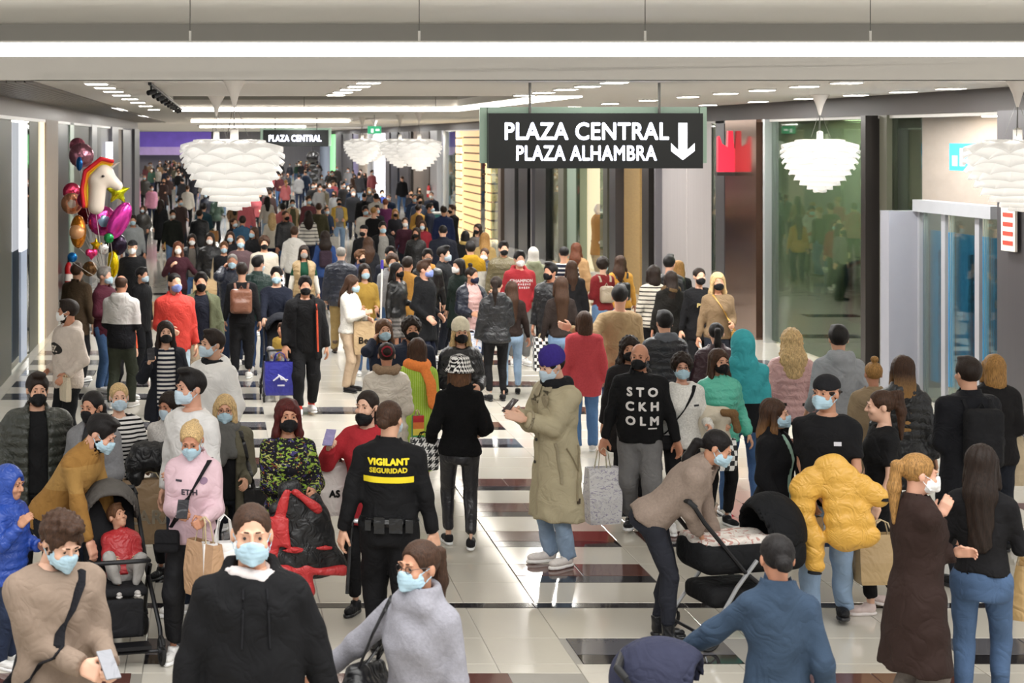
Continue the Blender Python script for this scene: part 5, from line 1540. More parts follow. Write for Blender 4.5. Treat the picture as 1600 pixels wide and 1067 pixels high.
P = person('denim', 1215, 835, 1.64, 172, 'person in blue denim jacket seen from behind, pushing a stroller at the front', ('jacket', '#31445a', {'fab': 'denim', 'hem': .84, 'collar': 'stand', 'inf': .036}), ('wide', '#cfc8bd'), ('lowbun', 'black'), None, 'f', arms=((-.24, .02, .88), (.52, -.28, 1.0)), head=(6, 4), build=.94, hands=('relax', 'grip'), legs='stepl')
P = person('brown_coat', 1434, 710, 1.68, 96, 'person in long dark brown coat with a white mask, hand at the chin', ('coat', '#2b1a15', {'hem': .44, 'inf': .045, 'sl': .034}), ('wide', '#6f6660'), ('ponytail', 'dblond'), 'white', 'f', arms=((.0, -.15, 1.38), (-.08, -.2, 1.16)), head=(-6, 4), mtype='ffp', shoe=BLK)
P = person('jeans_right', 1534, 695, 1.69, 150, 'person in black top and tight blue jeans seen from behind, right edge', ('sweater', '#121114', {'hem': .96, 'fab': 'cloth', 'inf': .018}), ('skinny', '#435d80', {'fab': 'denim', 'waist': 1.03}), ('longstraight', 'dark'), None, 'f', arms=((-.2, -.3, 1.08), (.2, -.26, 1.08)), legs='stepl', shoe=BLK, build=.97)
bag_at(P.world(P.hand_r) + Vector((.02, 0, 0)), .26, .34, .12, '#c09a5a', 60, 'brown paper bag at the right edge held by the person in jeans')
P = person('guard', 608, 626, 1.76, 172, 'security guard in black uniform lettered VIGILANT SEGURIDAD, seen from behind', ('shirt', '#0e0e11', {'hem': .93, 'inf': .026, 'collar': 'lapel', 'sl': .016, 'fab': 'coat'}), ('jogger', '#101013', {'waist': 1.02}), ('lowbun', 'brown'), 'lblue', arms=((-.3, .0, .86), (.31, .03, .86)), legs='stepr', head=(-20, 0), shoe=('boot', '#121214', '#0e0e10'), build=1.06)
lettering(P, 'VIGILANT', .06, .0, 1.365, '#e8d21f', 'back', .004); lettering(P, 'SEGURIDAD', .045, .0, 1.308, '#d6c01c', 'back', .0025)
patch(P, 0, 1.245, .34, .042, '#e8d21f', 'back', 'yellow_band', 20, 2)
belt = MB().tube([(P.T((.178 * math.cos(t), .006 + .132 * math.sin(t), .955))) for t in np.linspace(0, 2 * math.pi, 29)[:-1]], .03, 6, closed=True, flat=1.0).build('utility_belt', cloth('#0c0c0e', 'leather'), P.root, True)
for x_, w_, h_ in ((-.05, .09, .1), (.06, .07, .11), (-.14, .05, .09), (.135, .04, .07)): MB().box(P.T((x_, .15, .945)), (w_, .045, h_)).build('belt_pouch', cloth('#131315', 'leather'), belt)
ob = worn('baton', P, 'black police baton hanging at the guard\'s belt', 'baton')
MB().tube([P.T((.25, -.02, .98)), P.T((.255, .0, .9))], .017, 8).build('grip', cloth('#101012', 'leather'), ob, True); MB().tube([P.T((.255, .0, .9)), P.T((.28, .06, .45))], .014, 8).build('shaft', cloth('#0d0d0f', 'plastic'), ob, True); MB().tube([P.T((.2, -.01, .93)), P.T((.3, -.01, .93))], .016, 8).build('side_handle', M_chr, ob, True)
P = person('pattern', 450, 626, 1.66, 6, 'person in multicoloured leaf-print blouse and black mask holding a red jacket', ('shirt', '#15131a', {'fab': 'cloth', 'pat': ('print', ('#7f9a3a', 15, .59), ('#3f3a6a', 15, .63), ('#b5b46a', 22, .65), ('#8a4a2c', 19, .69)), 'inf': .03, 'sl': .024, 'hem': .84}), ('skinny', '#121214'), ('wavy', 'red'), 'black', 'f', arms=((-.05, -.24, 1.13), (.16, -.24, 1.1)), hands=('grip', 'grip'), shoe=BLK, mtype='ffp')
ob = worn('held_jacket', P, 'red and black padded jacket held in front of the leaf-print blouse', 'jacket')
G = Field(P.T((-.4, -.5, .3)), P.T((.5, -.05, 1.25)) + np.array((0, .4, 0)), .013)
G.cone(P.T((-.02, -.3, 1.12)), P.T((.1, -.29, .66)), .09, .2, 0, flat=(1, .45, 1)); G.cone(P.T((.14, -.3, 1.04)), P.T((.3, -.3, .58)), .07, .09, .04, flat=(1, .6, 1)); G.cone(P.T((-.1, -.3, .98)), P.T((-.12, -.3, .62)), .07, .1, .04, flat=(1, .6, 1)); folds(G, .016, 5)
sdf_obj('black_lining', G, cloth('#121214', 'puffer'), ob)
G = Field(P.T((-.4, -.6, .2)), P.T((.55, -.05, 1.3)) + np.array((0, .4, 0)), .013)
G.cone(P.T((-.06, -.35, 1.13)), P.T((-.2, -.34, .62)), .03, .075, 0, flat=(1, .5, 1)); G.rbox(P.T((-.12, -.37, .84)), (.075, .02, .11), .02, .02); G.cone(P.T((0, -.36, 1.13)), P.T((.17, -.34, 1.0)), .026, .03, .02); G.cone(P.T((-.16, -.35, .56)), P.T((.36, -.35, .54)), .032, .034, .02); G.cone(P.T((.08, -.34, .55)), P.T((.1, -.34, .40)), .05, .055, .02); G.cone(P.T((-.05, -.34, .55)), P.T((-.06, -.34, .46)), .045, .045, .02); G.cone(P.T((-.14, -.37, .7)), P.T((.27, -.37, .72)), .014, .014, .01); folds(G, .008, 6)
sdf_obj('red_shell', G, cloth('#c8171c', 'puffer'), ob)
P = person('red_sweater', 574, 612, 1.66, -20, 'person in long red sweater holding up a phone, black mask under the nose', ('sweater', '#b01424', {'hem': .72, 'inf': .04, 'sl': .03}), ('skinny', '#151518'), ('lowpony', 'dark'), 'black', 'f', arms=((-.24, -.26, 1.34), (.25, -.06, .9)), head=(-14, 0), hands=('grip', 'relax'), shoe=BLK, mtype='drop')
phone(P, 'r', 'lilac phone in the raised hand of the person in red', '#8d84b4')
bag_at(at(520, 700, P.d + .1), .33, .4, .12, '#cfc6c0', 8, 'pale shopping bag lettered AS between the leaf-print blouse and the guard', txt='AS', tcol='#1a1a1a', tsize=.07, handle='#5b4038')
P = person('pink_track', 302, 655, 1.64, -6, 'person in pink football track top and black trousers looking at a phone', ('jacket', '#d6b3bd', {'fab': 'track', 'hem': .86, 'inf': .03, 'sl': .024, 'pat': ('sleeves', '#24222a', .235)}), ('jogger', '#141418', {'fab': 'track'}), ('ponytail', 'blond'), 'blue', 'f', arms=((-.06, -.26, 1.12), (.1, -.28, 1.08)), hands=('grip', 'grip'), head=(-4, 24), legs='wide', build=.96)
phone(P, 'r', 'dark phone held by the person in the pink track top', '#2a2a30')
lettering(P, 'ETIH', .052, -.01, 1.25, '#3a3440', 'front', .002); patch(P, .09, 1.33, .05, .05, '#8a6f86', 'front', 'club_badge', 6, 6, 'oval'); patch(P, -.09, 1.33, .045, .014, '#35303a', 'front', 'maker_mark', 5, 2)
strap_bag(P, 'black bum bag worn across the pink track top', (.12, 1.46), (-.15, .98), (.17, .08, .15), '#131317', sw=.02, fab='cloth', bag=(-.17, -.16))
bag_at(P.wT((.12, -.34, 1.12)), .28, .36, .12, '#b98f66', -50, 'small tan paper bag on the arm of the pink track top', drop=.16)
bag_at(P.wT((.26, -.33, 1.14)), .3, .42, .12, '#e2dfdd', 12, 'white plastic carrier bag hanging beside the tan paper bag', 'plastic_bag', drop=.18, handle='#e2dfdd', rope=False)
# bending person, stroller and toddler on the left
P = person('mustard', 98, 632, 1.76, 66, 'person in mustard yellow roll-neck bending over a stroller', ('sweater', '#96691f', {'collar': 'turtle', 'hem': .82, 'inf': .018, 'pat': ('band', '#9f7b45', 1.1, 1.28), 'fab': 'cloth'}), ('skinny', '#17181d'), ('short', 'black'), 'blue', arms=((-.16, -.5, .98), (.2, -.5, 1.0)), lean=36, head=(6, 14), d=11.75, px_back=.1, legs='stepl', beard=True, shoe=BLKW)
stroller((ground(192, 960).x, 11.5, 0), 14, 'black buggy with a grey canopy and a sleeping toddler, left foreground', 'seat', '#57534f')
T_ = person('toddler', 192, 800, .92, 12, 'toddler in red padded jacket and grey trousers lying in a black buggy', ('puffer', '#b81720', {'hem': .88}), ('jogger', '#a09c98'), ('short', 'lbrown'), None, d=11.55, lean=-26, hs=1.3, pz=.2, z0=.43, legs=((.1, -.34, .0), (.1, -.36, -.04)), arms=('hold', 'hold'), head=(28, -14), shoe=('sneaker', '#b9b4b0', '#c9c5c0'))
P = person('green_puffer', 58, 585, 1.72, 10, 'person in dark green puffer jacket over a black shirt with small white lettering', ('puffer', '#2f322b', {'hem': .6, 'flare': .03, 'open': .075, 'collar': 'stand'}), ('jeans', '#17181c'), ('quiff', 'dark'), 'black', inner=('tee', '#111113', {'sl': .01}), arms=('pocket', 'pocket'), beard=True, head=(4, 4), build=1.06, shoe=BLK)
P = person('grey_cardigan', 146, 612, 1.63, -20, 'person in grey cardigan and black mask behind the mustard roll-neck', ('jacket', '#77777a', {'fab': 'knit', 'open': .06}), ('jeans', '#1d2433'), ('lowpony', 'black'), 'black', 'f', inner=('tee', '#2a2a2d'), arms=('down', 'tuck'), head=(-10, 6), shoe=BLK)
P = person('striped_blond', 186, 600, 1.58, 8, 'person in black and white striped top carrying a black coat and a large paper bag', ('sweater', '#e4e0dc', {'pat': ('stripes', '#17171a', .034, .42), 'fab': 'cloth', 'inf': .018}), ('jeans', '#2a4a7a'), ('bun', 'blond'), 'lblue', 'f', arms=('down', (.24, -.24, 1.12)), shoe=BLK)
ob = worn('draped_coat', P, 'black padded coat draped over the arm of the striped top', 'coat')
G = Field(P.T((-.1, -.55, .7)), P.T((.6, .1, 1.4)) + np.array((0, .3, 0)), .014)
for a, b, r_ in (((.16, -.28, 1.2), (.42, -.26, 1.18), .085), ((.16, -.3, 1.12), (.4, -.28, 1.1), .08), ((.1, -.3, 1.12), (.12, -.3, .95), .07), ((.4, -.28, 1.15), (.44, -.28, .94), .07)): G.cone(P.T(a), P.T(b), r_, r_ * .95, .03, wave=(.014, .08))
sdf_obj('padded_shell', G, cloth('#121216', 'puffer'), ob)
bag_at(P.wT((.24, -.3, 1.03)), .42, .5, .14, '#a2845f', 8, 'large brown paper bag with pale lettering below the draped black coat', txt='ZARA', tcol='#d8cbb4', tsize=.15, drop=.06)
person('small_white', 266, 613, 1.5, -18, 'person with pale blue mask and fluffy white collar behind the striped top', ('fur', '#c9c4c0'), ('skinny', '#17181d'), ('longside', 'dark'), 'lblue', 'f', arms=('tuck', 'down'), head=(-14, 10), shoe=BLK)
person('white_sweater', 299, 580, 1.82, -42, 'person in white sweater turned left with a pale mask', ('sweater', '#dcdad8', {'fab': 'cloth'}), ('jeans', '#202838'), ('quiff', 'black'), 'lblue', arms=('down', 'tuck'), head=(-16, 2))
P = person('olive_parka', 352, 618, 1.54, 4, 'person in olive parka with grey scarf, glasses and blue mask', ('jacket', '#5b5644', {'hem': .68, 'open': .08, 'inf': .045}), ('jeans', '#181a20'), ('bob', 'blond'), 'blue', 'f', inner=('tee', '#151517'), arms=('down', 'hold'), glasses=True, head=(-6, 4), build=1.08, shoe=BLK)
scarf_child(P, '#5b5a57', 'cloth', tails=(((-.05, -.12, 1.4), (-.05, -.17, 1.2)), ((.04, -.12, 1.4), (.05, -.17, 1.27))))
strap_bag(P, 'black shoulder bag on the olive parka', (.13, 1.45), (.24, .95), (.22, .1, .24), '#141316', both=False, bag=(.27, -.06))
P = person('white_anorak', 332, 517, 1.8, -48, 'person in bright white anorak turned left, watch on the wrist', ('jacket', '#e2e0de', {'fab': 'track', 'hem': .76, 'inf': .055, 'sl': .04, 'collar': 'hood'}), ('jeans', '#1c1f28'), ('short', 'dark'), 'lblue', arms=('pocket', (.3, -.08, .9)), head=(-14, 0), build=1.05)
scarf_child(P, '#15161a', 'cloth', name='inner_collar', r=.03)
MB().tube([Vector(P.wr[1]) + .04 * Vector((math.cos(t), math.sin(t), 0)) for t in np.linspace(0, 2 * math.pi, 13)[:-1]], .014, 6, closed=True).build('wristwatch', cloth('#18181b', 'leather'), P.root, True)
P = person('blue_child', 14, 742, 1.3, 62, 'small child in bright blue hooded coat at the left edge', ('puffer', '#1446a8', {'hem': .74}), ('jeans', '#27324a'), None, None, arms=('raise', 'tuck'), hs=1.15, hat=('hoodup', cloth('#1446a8', 'puffer')), d=11.2, head=(0, 6))

# ---- middle: around the open floor
P = person('trench', 868, 546, 1.79, -62, 'person in long beige trench coat and purple beanie reading a phone', ('coat', '#b0a483', {'hem': .38, 'inf': .05, 'sl': .042, 'flare': .09, 'cuff': .9}), ('jeans', '#8aa3bf'), ('short', 'dark'), 'lblue', arms=((-.1, -.33, 1.24), (.04, -.36, 1.22)), hands=('grip', 'open'), head=(-4, 16), shoe=('sneaker', '#e0d8d2', '#efece8'), build=1.03, hat=('beanie', cloth('#3a2a86', 'knit')))
phone(P, 'r', 'phone held by the person in the trench coat', '#3a2c2c')
scarf_child(P, '#16161a', 'cloth', name='black_hood', r=.05)
for z_ in (1.2, 1.02, .84): MB().lathe([(0, 0), (.014, .002), (.014, .008), (0, .01)], n=8).build('button', cloth('#2a2118', 'plastic'), P.top, matrix=Matrix.Translation(strap_pts(P, (-.06, z_), (-.06, z_), 1)[0]) @ Matrix.Rotation(math.pi / 2, 4, 'X'))
pts = strap_pts(P, (.14, 1.02), (.19, .7), 6, 'front', .01)
MB().tube(pts, .022, 6, flat=.3).build('coat_belt', cloth('#a2977a', 'coat'), P.top, True)
def side_line(P, pts, r, name, mat, sx=1, flat=.35, off=.004):
    out = []
    for y_, z_ in pts:
        hit = P.bvh.ray_cast(Vector(P.T((sx * .9, y_, z_))), Vector(P.ex) * -sx)
        if hit[0] is not None: out.append(hit[0] + Vector(P.ex) * sx * off)
    return MB().tube(out, r, 6, flat=flat).build(name, mat, P.top, True)
M_tr = cloth('#9c9073', 'coat')
side_line(P, [(-.05, .98), (.0, .9), (.05, .8)], .018, 'pocket_welt', M_tr)
side_line(P, [(.06, 1.0), (.07, .86), (.03, .7), (.02, .56)], .02, 'hanging_belt', M_tr)
side_line(P, [(.03, .58), (.02, .54)], .026, 'belt_buckle', cloth('#3a2c20', 'plastic'), off=.012)
for t0 in (.78,):
    a_, b_ = P.el[1], P.wr[1]; c_ = a_ + (b_ - a_) * t0; ax_ = Vector(b_ - a_).normalized(); u_ = ax_.orthogonal().normalized(); w_ = ax_.cross(u_)
    MB().tube([Vector(c_) + (u_ * math.cos(t) + w_ * math.sin(t)) * .073 for t in np.linspace(0, 2 * math.pi, 17)[:-1]], .012, 6, closed=True).build('cuff_strap', M_tr, P.top, True)
for sx in (-1, 1): MB().tube([P.T((sx * .07, .015, 1.475)), P.T((sx * .13, .012, 1.468)), P.T((sx * .185, .012, 1.445))], .022, 6, flat=.35).build('epaulette', M_tr, P.top, True)
MB().tube(strap_pts(P, (-.02, 1.4), (-.02, .42), 14, 'front', .002), .007, 6).build('front_placket', M_tr, P.top, True)
for sx in (-1, 1): MB().tube(strap_pts(P, (sx * .05, 1.47), (sx * .07, 1.3), 5, 'front', .01), [.03, .045, .05, .04, .01], 6, flat=.25).build('lapel', M_tr, P.top, True)
P = person('stockholm', 1000, 537, 1.71, -14, 'person in black sweatshirt lettered STOCKHOLM and grey joggers', ('sweater', '#0e0e11', {'fab': 'cloth', 'hem': .86, 'inf': .035, 'collar': 'stand'}), ('jogger', '#6d6c6d'), None, 'black', arms=((-.32, -.05, .86), (.33, -.04, .86)), legs='stepr', head=(-12, 0), shoe=BLKW, build=1.06, mtype='ffp', belly=.03)
for t_, z_ in (('S T O', 1.33), ('C K H', 1.2), ('O L M', 1.07)): lettering(P, t_, .105, .02, z_, '#dcd8d6', 'front', .005)
patch(P, .11, 1.005, .075, .012, '#dcd8d6', 'front', 'underline', 6, 2)
bag_at(P.world(P.hand_r), .3, .5, .16, '#d8d6d8', 10, 'pale patterned shopping bag in the hand of the STOCKHOLM sweatshirt wearer', pat=('print', ('#a9a4b8', 26, .6)), handle='#c9c0a4', drop=.18)
P = person('white_fleece', 1066, 555, 1.6, 0, 'person in white fleece and glasses, hand in hand with the STOCKHOLM sweatshirt wearer', ('sweater', '#dcd7d1', {'fab': 'fur', 'inf': .04, 'hem': .84}), ('skinny', '#131316'), ('curly', 'dark'), 'blue', 'f', arms=((-.27, -.05, .88), (.2, -.24, 1.08)), glasses=True, head=(-8, 0))
strap_bag(P, 'small black bag on a strap across the white fleece', (.1, 1.46), (-.18, .98), (.16, .07, .13), '#121215', sw=.018, fab='cloth', bag=(-.2, -.1))
patch(P, .1, 1.28, .05, .016, '#26262a', 'front', 'chest_mark', 6, 2)
P = person('turquoise_puffer', 1124, 547, 1.61, 8, 'person in turquoise puffer jacket and black mask carrying a cream coat', ('puffer', '#3fb89e', {'hem': .84, 'inf': .042, 'sl': .03}), ('skinny', '#131316'), ('longside', 'brown'), 'black', 'f', arms=((-.12, -.24, 1.06), (.29, -.05, .9)), shoe=BLKW, head=(6, 0))
ob = worn('carried_coat', P, 'cream coat with brown fur trim over the arm of the turquoise puffer', 'coat')
G = Field(P.T((-.42, -.5, .75)), P.T((.2, .0, 1.35)) + np.array((0, .3, 0)), .015)
G.cone(P.T((-.26, -.26, 1.16)), P.T((-.06, -.28, 1.14)), .08, .08, 0); G.cone(P.T((-.26, -.26, 1.12)), P.T((-.28, -.26, .88)), .07, .1, .03, flat=(1, .7, 1)); G.cone(P.T((-.1, -.28, 1.1)), P.T((-.1, -.28, .95)), .07, .08, .03, flat=(1, .7, 1)); folds(G, .012, 9)
sdf_obj('coat_body', G, cloth('#cbc0ab', 'coat'), ob)
G = Field(P.T((-.3, -.6, .9)), P.T((.2, -.1, 1.35)) + np.array((0, .3, 0)), .014)
for a, b in (((-.12, -.36, 1.19), (-.02, -.36, 1.18)), ((-.02, -.36, 1.18), (.02, -.36, 1.02))): G.cone(P.T(a), P.T(b), .035, .035, .02)
G.disp(lambda x, y, z: .006 * np.sin(90 * x) * np.sin(80 * z) * np.sin(85 * y)); sdf_obj('fur_trim', G, cloth('#7a5a35', 'fur'), ob)
bag_at(P.wT((-.14, -.36, .98)), .24, .28, .1, '#e6e4e0', 6, 'black and white checkered bag below the cream coat', 'tote_bag', pat=('checker', '#1a1a1c', .09), drop=.04)
P = person('turq_hood', 1160, 519, 1.73, 172, 'person with turquoise hood up and black lower half of the sweatshirt, from behind', ('hoodie', '#1fa3ad', {'pat': ('below', '#15161a', 1.08), 'hem': .82, 'inf': .035}), ('jeans', '#43689a'), ('buzz', 'dark'), None, arms=('tuck', (.26, -.08, .92)), hat=('hoodup', cloth('#1fa3ad')), shoe=WHT, legs='wide')
P = person('mom', 1052, 688, 1.66, 68, 'person in beige knitted cardigan and black ankle boots leaning over a black stroller', ('jacket', '#8d7b6e', {'fab': 'knit', 'hem': .86, 'open': .05, 'inf': .035}), ('skinny', '#23252e', {'fab': 'denim'}), ('lowpony', 'black'), 'blue', 'f', inner=('tee', '#131315'), arms=((.02, -.36, 1.06), (.34, -.52, 1.0)), lean=44, px_back=.14, d=11.75, legs=((.1, .0, 0), (.1, .1, 0)), head=(4, 6), shoe=BOOT)
stroller((ground(1160, 960).x - .24, 11.85, 0), 104, 'black bassinet stroller with silver legs and patterned blanket', 'bassinet', '#131417', wr=.085)
o = stroller((2.42, 7.9, 0), 64, 'navy and grey stroller hood cut by the bottom edge, pushed by the denim jacket', 'seat', '#2c2f45')
P = person('houndstooth', 718, 560, 1.64, 178, 'person in houndstooth bucket hat, black fleece jacket and shiny black leggings, from behind', ('fur', '#0c0c0e', {'hem': .87, 'inf': .04, 'sl': .028, 'collar': 'hood'}), ('skinny', '#1a1a20', {'fab': 'leather'}), ('bob', 'lbrown'), None, 'f', arms=((-.22, -.14, 1.05), (.26, -.1, .98)), legs='stepr', hat=('bucket', cloth('#e8e6e2', 'cloth', ('tooth', '#141416', .036))), shoe=BLKW)
bag_at(P.wT((.32, -.08, 1.06)), .24, .28, .1, '#e8e6e2', 190, 'black and white houndstooth handbag carried beside the lime dress', 'handbag', pat=('tooth', '#141416', .06), drop=.05, handle='#141416')
P = person('beige_puffer', 604, 536, 1.65, 176, 'person in cream puffer coat with fur-trimmed hood, from behind', ('puffer', '#d2c7b8', {'hem': .72, 'inf': .05, 'collar': 'furhood'}), ('jeans', '#2b3448'), ('bun', 'dark'), None, 'f', arms=('tuck', 'tuck'), shoe=BLK)
G = Field(P.T((-.25, -.1, 1.35)), P.T((.25, .3, 1.62)), .014)
for a, b in (((-.1, .05, 1.51), (-.07, .14, 1.5)), ((-.07, .14, 1.5), (.07, .14, 1.5)), ((.07, .14, 1.5), (.1, .05, 1.51))): G.cone(P.T(a), P.T(b), .04, .04, .02)
G.disp(lambda x, y, z: .009 * np.sin(80 * x) * np.sin(80 * z) * np.sin(75 * y)); sdf_obj('fur_trim', G, cloth('#8f7459', 'fur'), P.root)
MB().tube([P.hc + P.HR @ np.array((.04 * math.cos(t), .12, .05 + .04 * math.sin(t))) for t in np.linspace(0, 2 * math.pi, 13)[:-1]], .014, 6, closed=True).build('hair_tie', cloth('#8a1c2c', 'fur'), P.root, True)
o = bag_at(P.wT((-.3, .02, 1.1)), .1, .36, .05, '#2f9a4a', 14, 'rainbow striped cloth bag beside the cream puffer coat', 'rainbow_bag', drop=.05)
for i, c_ in enumerate(('#c2202a', '#e87818', '#e8d020', '#2f9a4a', '#2a58b8', '#5a2a90')): MB().box((0, -.03, .33 - i * .06), (.106, .01, .06)).build('stripe', cloth(c_), o)
P = person('lime', 652, 529, 1.6, 180, 'person in long lime green knitted dress and orange scarf, from behind', ('dress', '#a8c83e', {'hem': .36, 'inf': .03, 'flare': .04, 'pat': ('rib', '#93b433', .02)}), None, ('bob', 'brown'), None, 'f', arms=('tuck', 'tuck'), shoe=('boot', '#cdb9a4', '#8a7865'))
scarf_child(P, '#f07f0e', tails=(((-.06, .12, 1.46), (-.13, .16, 1.28), (-.15, .17, 1.08)),), r=.06)
P = person('cream_beanie', 720, 502, 1.68, 2, 'person in cream beanie, black coat and black mask behind the houndstooth hat', ('puffer', '#121215', {'hem': .6, 'collar': 'hood'}), ('skinny', '#131316'), ('longside', 'blond'), 'black', 'f', hat=('beanie', cloth('#d9cfb4', 'knit')), arms=('tuck', 'tuck'), shoe=BLK)
person('phone_ear', 600, 500, 1.62, 8, 'person in dark blue coat with blue mask talking on a phone', ('jacket', '#22283a', {'hem': .7}), ('jeans', '#2a3a55'), ('longside', 'lbrown'), 'blue', 'f', arms=('ear', 'tuck'), shoe=BLK)
person('curly_m', 643, 498, 1.7, 4, 'person in navy jacket and black mask behind the orange scarf', ('jacket', '#1d2436', {'open': .07}), ('jeans', '#22283a'), ('curly', 'dark'), 'black', inner=('tee', '#8a6a5a'), shoe=BLK)
person('striped_navy', 259, 503, 1.65, 6, 'person in open navy coat over a striped shirt holding a phone', ('jacket', '#171a24', {'hem': .68, 'open': .1}), ('jeans', '#1b2030'), ('longside', 'dark'), 'black', 'f', inner=('tee', '#dad7d4', {'pat': ('stripes', '#1c2030', .045, .5)}), arms=('raise', 'down'), hands=('grip', 'relax'), shoe=BLK)
phone(PEOPLE['striped_navy'], 'r', 'dark phone held up by the person in the striped shirt', '#22222a')
P = person('logo_hoodie', 106, 470, 1.76, -58, 'person in cream hoodie with black oval logo beside the left shop front', ('hoodie', '#c9bbb0', {'hem': .8, 'inf': .045}), ('jeans', '#15161a'), ('short', 'dark'), 'white', arms=('pocket', 'pocket'), head=(-34, 0), beard=True, build=1.04)
patch(P, .0, 1.24, .26, .14, '#1b1714', 'front', 'oval_logo', 14, 8, 'oval'); lettering(P, 'EK', .09, 0, 1.235, '#cfc3b6', 'front', .006)
bag_at(P.wT((.26, -.16, .98)), .17, .26, .06, '#cdbfa6', -60, 'small cream shoulder pouch on the hip of the logo hoodie', 'pouch', drop=.02)
person('curly_pink', 1236, 516, 1.66, 176, 'person in pale pink jacket with waist buckle and black trousers, from behind', ('puffer', '#c99a98', {'hem': .82, 'inf': .04}), ('skinny', '#131316'), ('curlylong', 'blond'), None, 'f', shoe=BLK)
for sx in (-1, 1): patch(PEOPLE['curly_pink'], sx * .1, 1.0, .04, .03, '#1a1718', 'back', 'waist_buckle', 4, 3)
person('grey_hood', 1309, 510, 1.78, 184, 'person in light grey hooded sweatshirt looking into the window, from behind', ('hoodie', '#8f9399', {'hem': .8, 'inf': .036}), ('jeans', '#39557f'), ('short', 'black'), None, arms=('pocket', 'pocket'), head=(-14, 0))
P = person('black_jacket_f', 1211, 625, 1.57, 52, 'person in short black jacket over a mint shirt, blue mask, facing right', ('jacket', '#101013', {'hem': .84, 'fab': 'knit', 'open': .05, 'inf': .036}), ('jeans', '#5b7fae'), ('long', 'brown', '#8a6238'), 'blue', 'f', inner=('shirt', '#9fc7b4'), arms=((-.22, -.12, .9), 'down'), head=(14, 0))
P = person('yellow_holder', 1292, 587, 1.81, -28, 'person in black t-shirt and backward cap holding a yellow puffer jacket', ('tee', '#111114', {'inf': .026}), ('jeans', '#8aa6c6'), ('short', 'dark'), 'blue', arms=((-.1, -.12, .92), (.16, -.3, 1.04)), hat=('capback', cloth('#1b1b1f')), head=(-22, 0), shoe=BLK, legs='stepl', hands=('relax', 'grip'))
patch(P, .09, 1.3, .05, .03, '#cfcfd6', 'front', 'chest_mark', 5, 3)
MB().tube([P.T((.163, -.25, 1.05)) + np.array((.0, .04 * math.cos(t), .04 * math.sin(t))) for t in np.linspace(0, 2 * math.pi, 13)[:-1]], .008, 6, closed=True).build('wristband', cloth('#202024'), P.root, True)
ob = worn('yellow_jacket', P, 'bright yellow puffer jacket held in front of the black t-shirt', 'jacket')
G = Field(P.T((-.45, -.65, .35)), P.T((.6, .0, 1.35)) + np.array((0, .4, 0)), .014)
for a, b, ra_, rb_ in (((.08, -.33, 1.19), (-.08, -.35, 1.02), .08, .1), ((-.1, -.36, 1.04), (-.12, -.36, .72), .085, .095), ((.1, -.33, 1.16), (.17, -.35, .74), .115, .135), ((.2, -.34, 1.05), (.3, -.35, .74), .08, .09), ((.14, -.34, 1.13), (.38, -.34, 1.0), .085, .075), ((-.04, -.36, .72), (-.03, -.36, .5), .07, .065)):
    G.cone(P.T(a), P.T(b), ra_, rb_, .035, wave=(.016, .1), flat=(1, .65, 1))
folds(G, .005, 12); sdf_obj('padded_shell', G, cloth('#e0a607', 'puffer'), ob)
for q in ((-.03, -.36, .425), (.42, -.34, .97)): 
    MB().lathe([(0, 0), (.05, .01), (.045, .03), (0, .035)], P.T(q), 10).build('dark_cuff', cloth('#1d1d20'), ob, True)
bag_at(P.wT((-.12, -.2, .86)), .24, .3, .12, '#b29058', 10, 'brown paper bag under the yellow puffer jacket', drop=.08)
P = person('black_pony', 1378, 610, 1.66, -96, 'person in black t-shirt and leggings in profile carrying a brown paper bag', ('tee', '#131315', {'inf': .026, 'hem': .82}), ('skinny', '#121215'), ('highpony', 'brown'), None, 'f', arms=((-.24, -.12, .86), (.24, -.1, .88)), legs='stepr', shoe=('sneaker', '#d9c4bf', '#e6dcd8'), head=(-8, 4))
bag_at(P.world(P.hand_l) + Vector((0, -.12, 0)), .36, .36, .14, '#b49664', 4, 'large brown paper bag carried beside the yellow jacket', drop=.1)
person('updo', 1364, 566, 1.55, 176, 'person in tan coat standing behind the black t-shirts', ('coat', '#8f7a5c', {'hem': .5}), ('jeans', '#2a3040'), ('topbun', 'dblond'), None, 'f', shoe=BLK)
person('ombre', 1410, 557, 1.7, 172, 'person in black hooded puffer facing the poster window', ('puffer', '#131417', {'hem': .62, 'collar': 'hood'}), ('skinny', '#17181c'), ('longstraight', 'brown', '#a87f4c'), None, 'f', shoe=BLK)
P = person('backpacker', 1512, 560, 1.81, 186, 'person in black coat with a black backpack facing the poster window', ('coat', '#111218', {'hem': .6, 'inf': .05}), ('jeans', '#1b1e28'), ('short', 'dark'), None, arms=('tuck', 'tuck'), build=1.05, shoe=BLK)
backpack(P, 'black backpack on the black coat at the poster window', '#17171a', 'cloth', .3, .46, .14, 1.4)
person('blond_black', 1553, 555, 1.68, 168, 'person in short black coat at the poster window with a cream bag', ('coat', '#151315', {'hem': .78, 'inf': .05}), ('jeans', '#20242e'), ('bob', 'dblond'), None, 'f', arms=('tuck', 'tuck'), shoe=BLK)
bag_at(PEOPLE['blond_black'].wT((-.1, -.2, 1.06)), .36, .42, .16, '#c9b491', -8, 'cream cloth bag carried at the poster window by the short black coat', 'cloth_bag', drop=.06, fab='cloth')

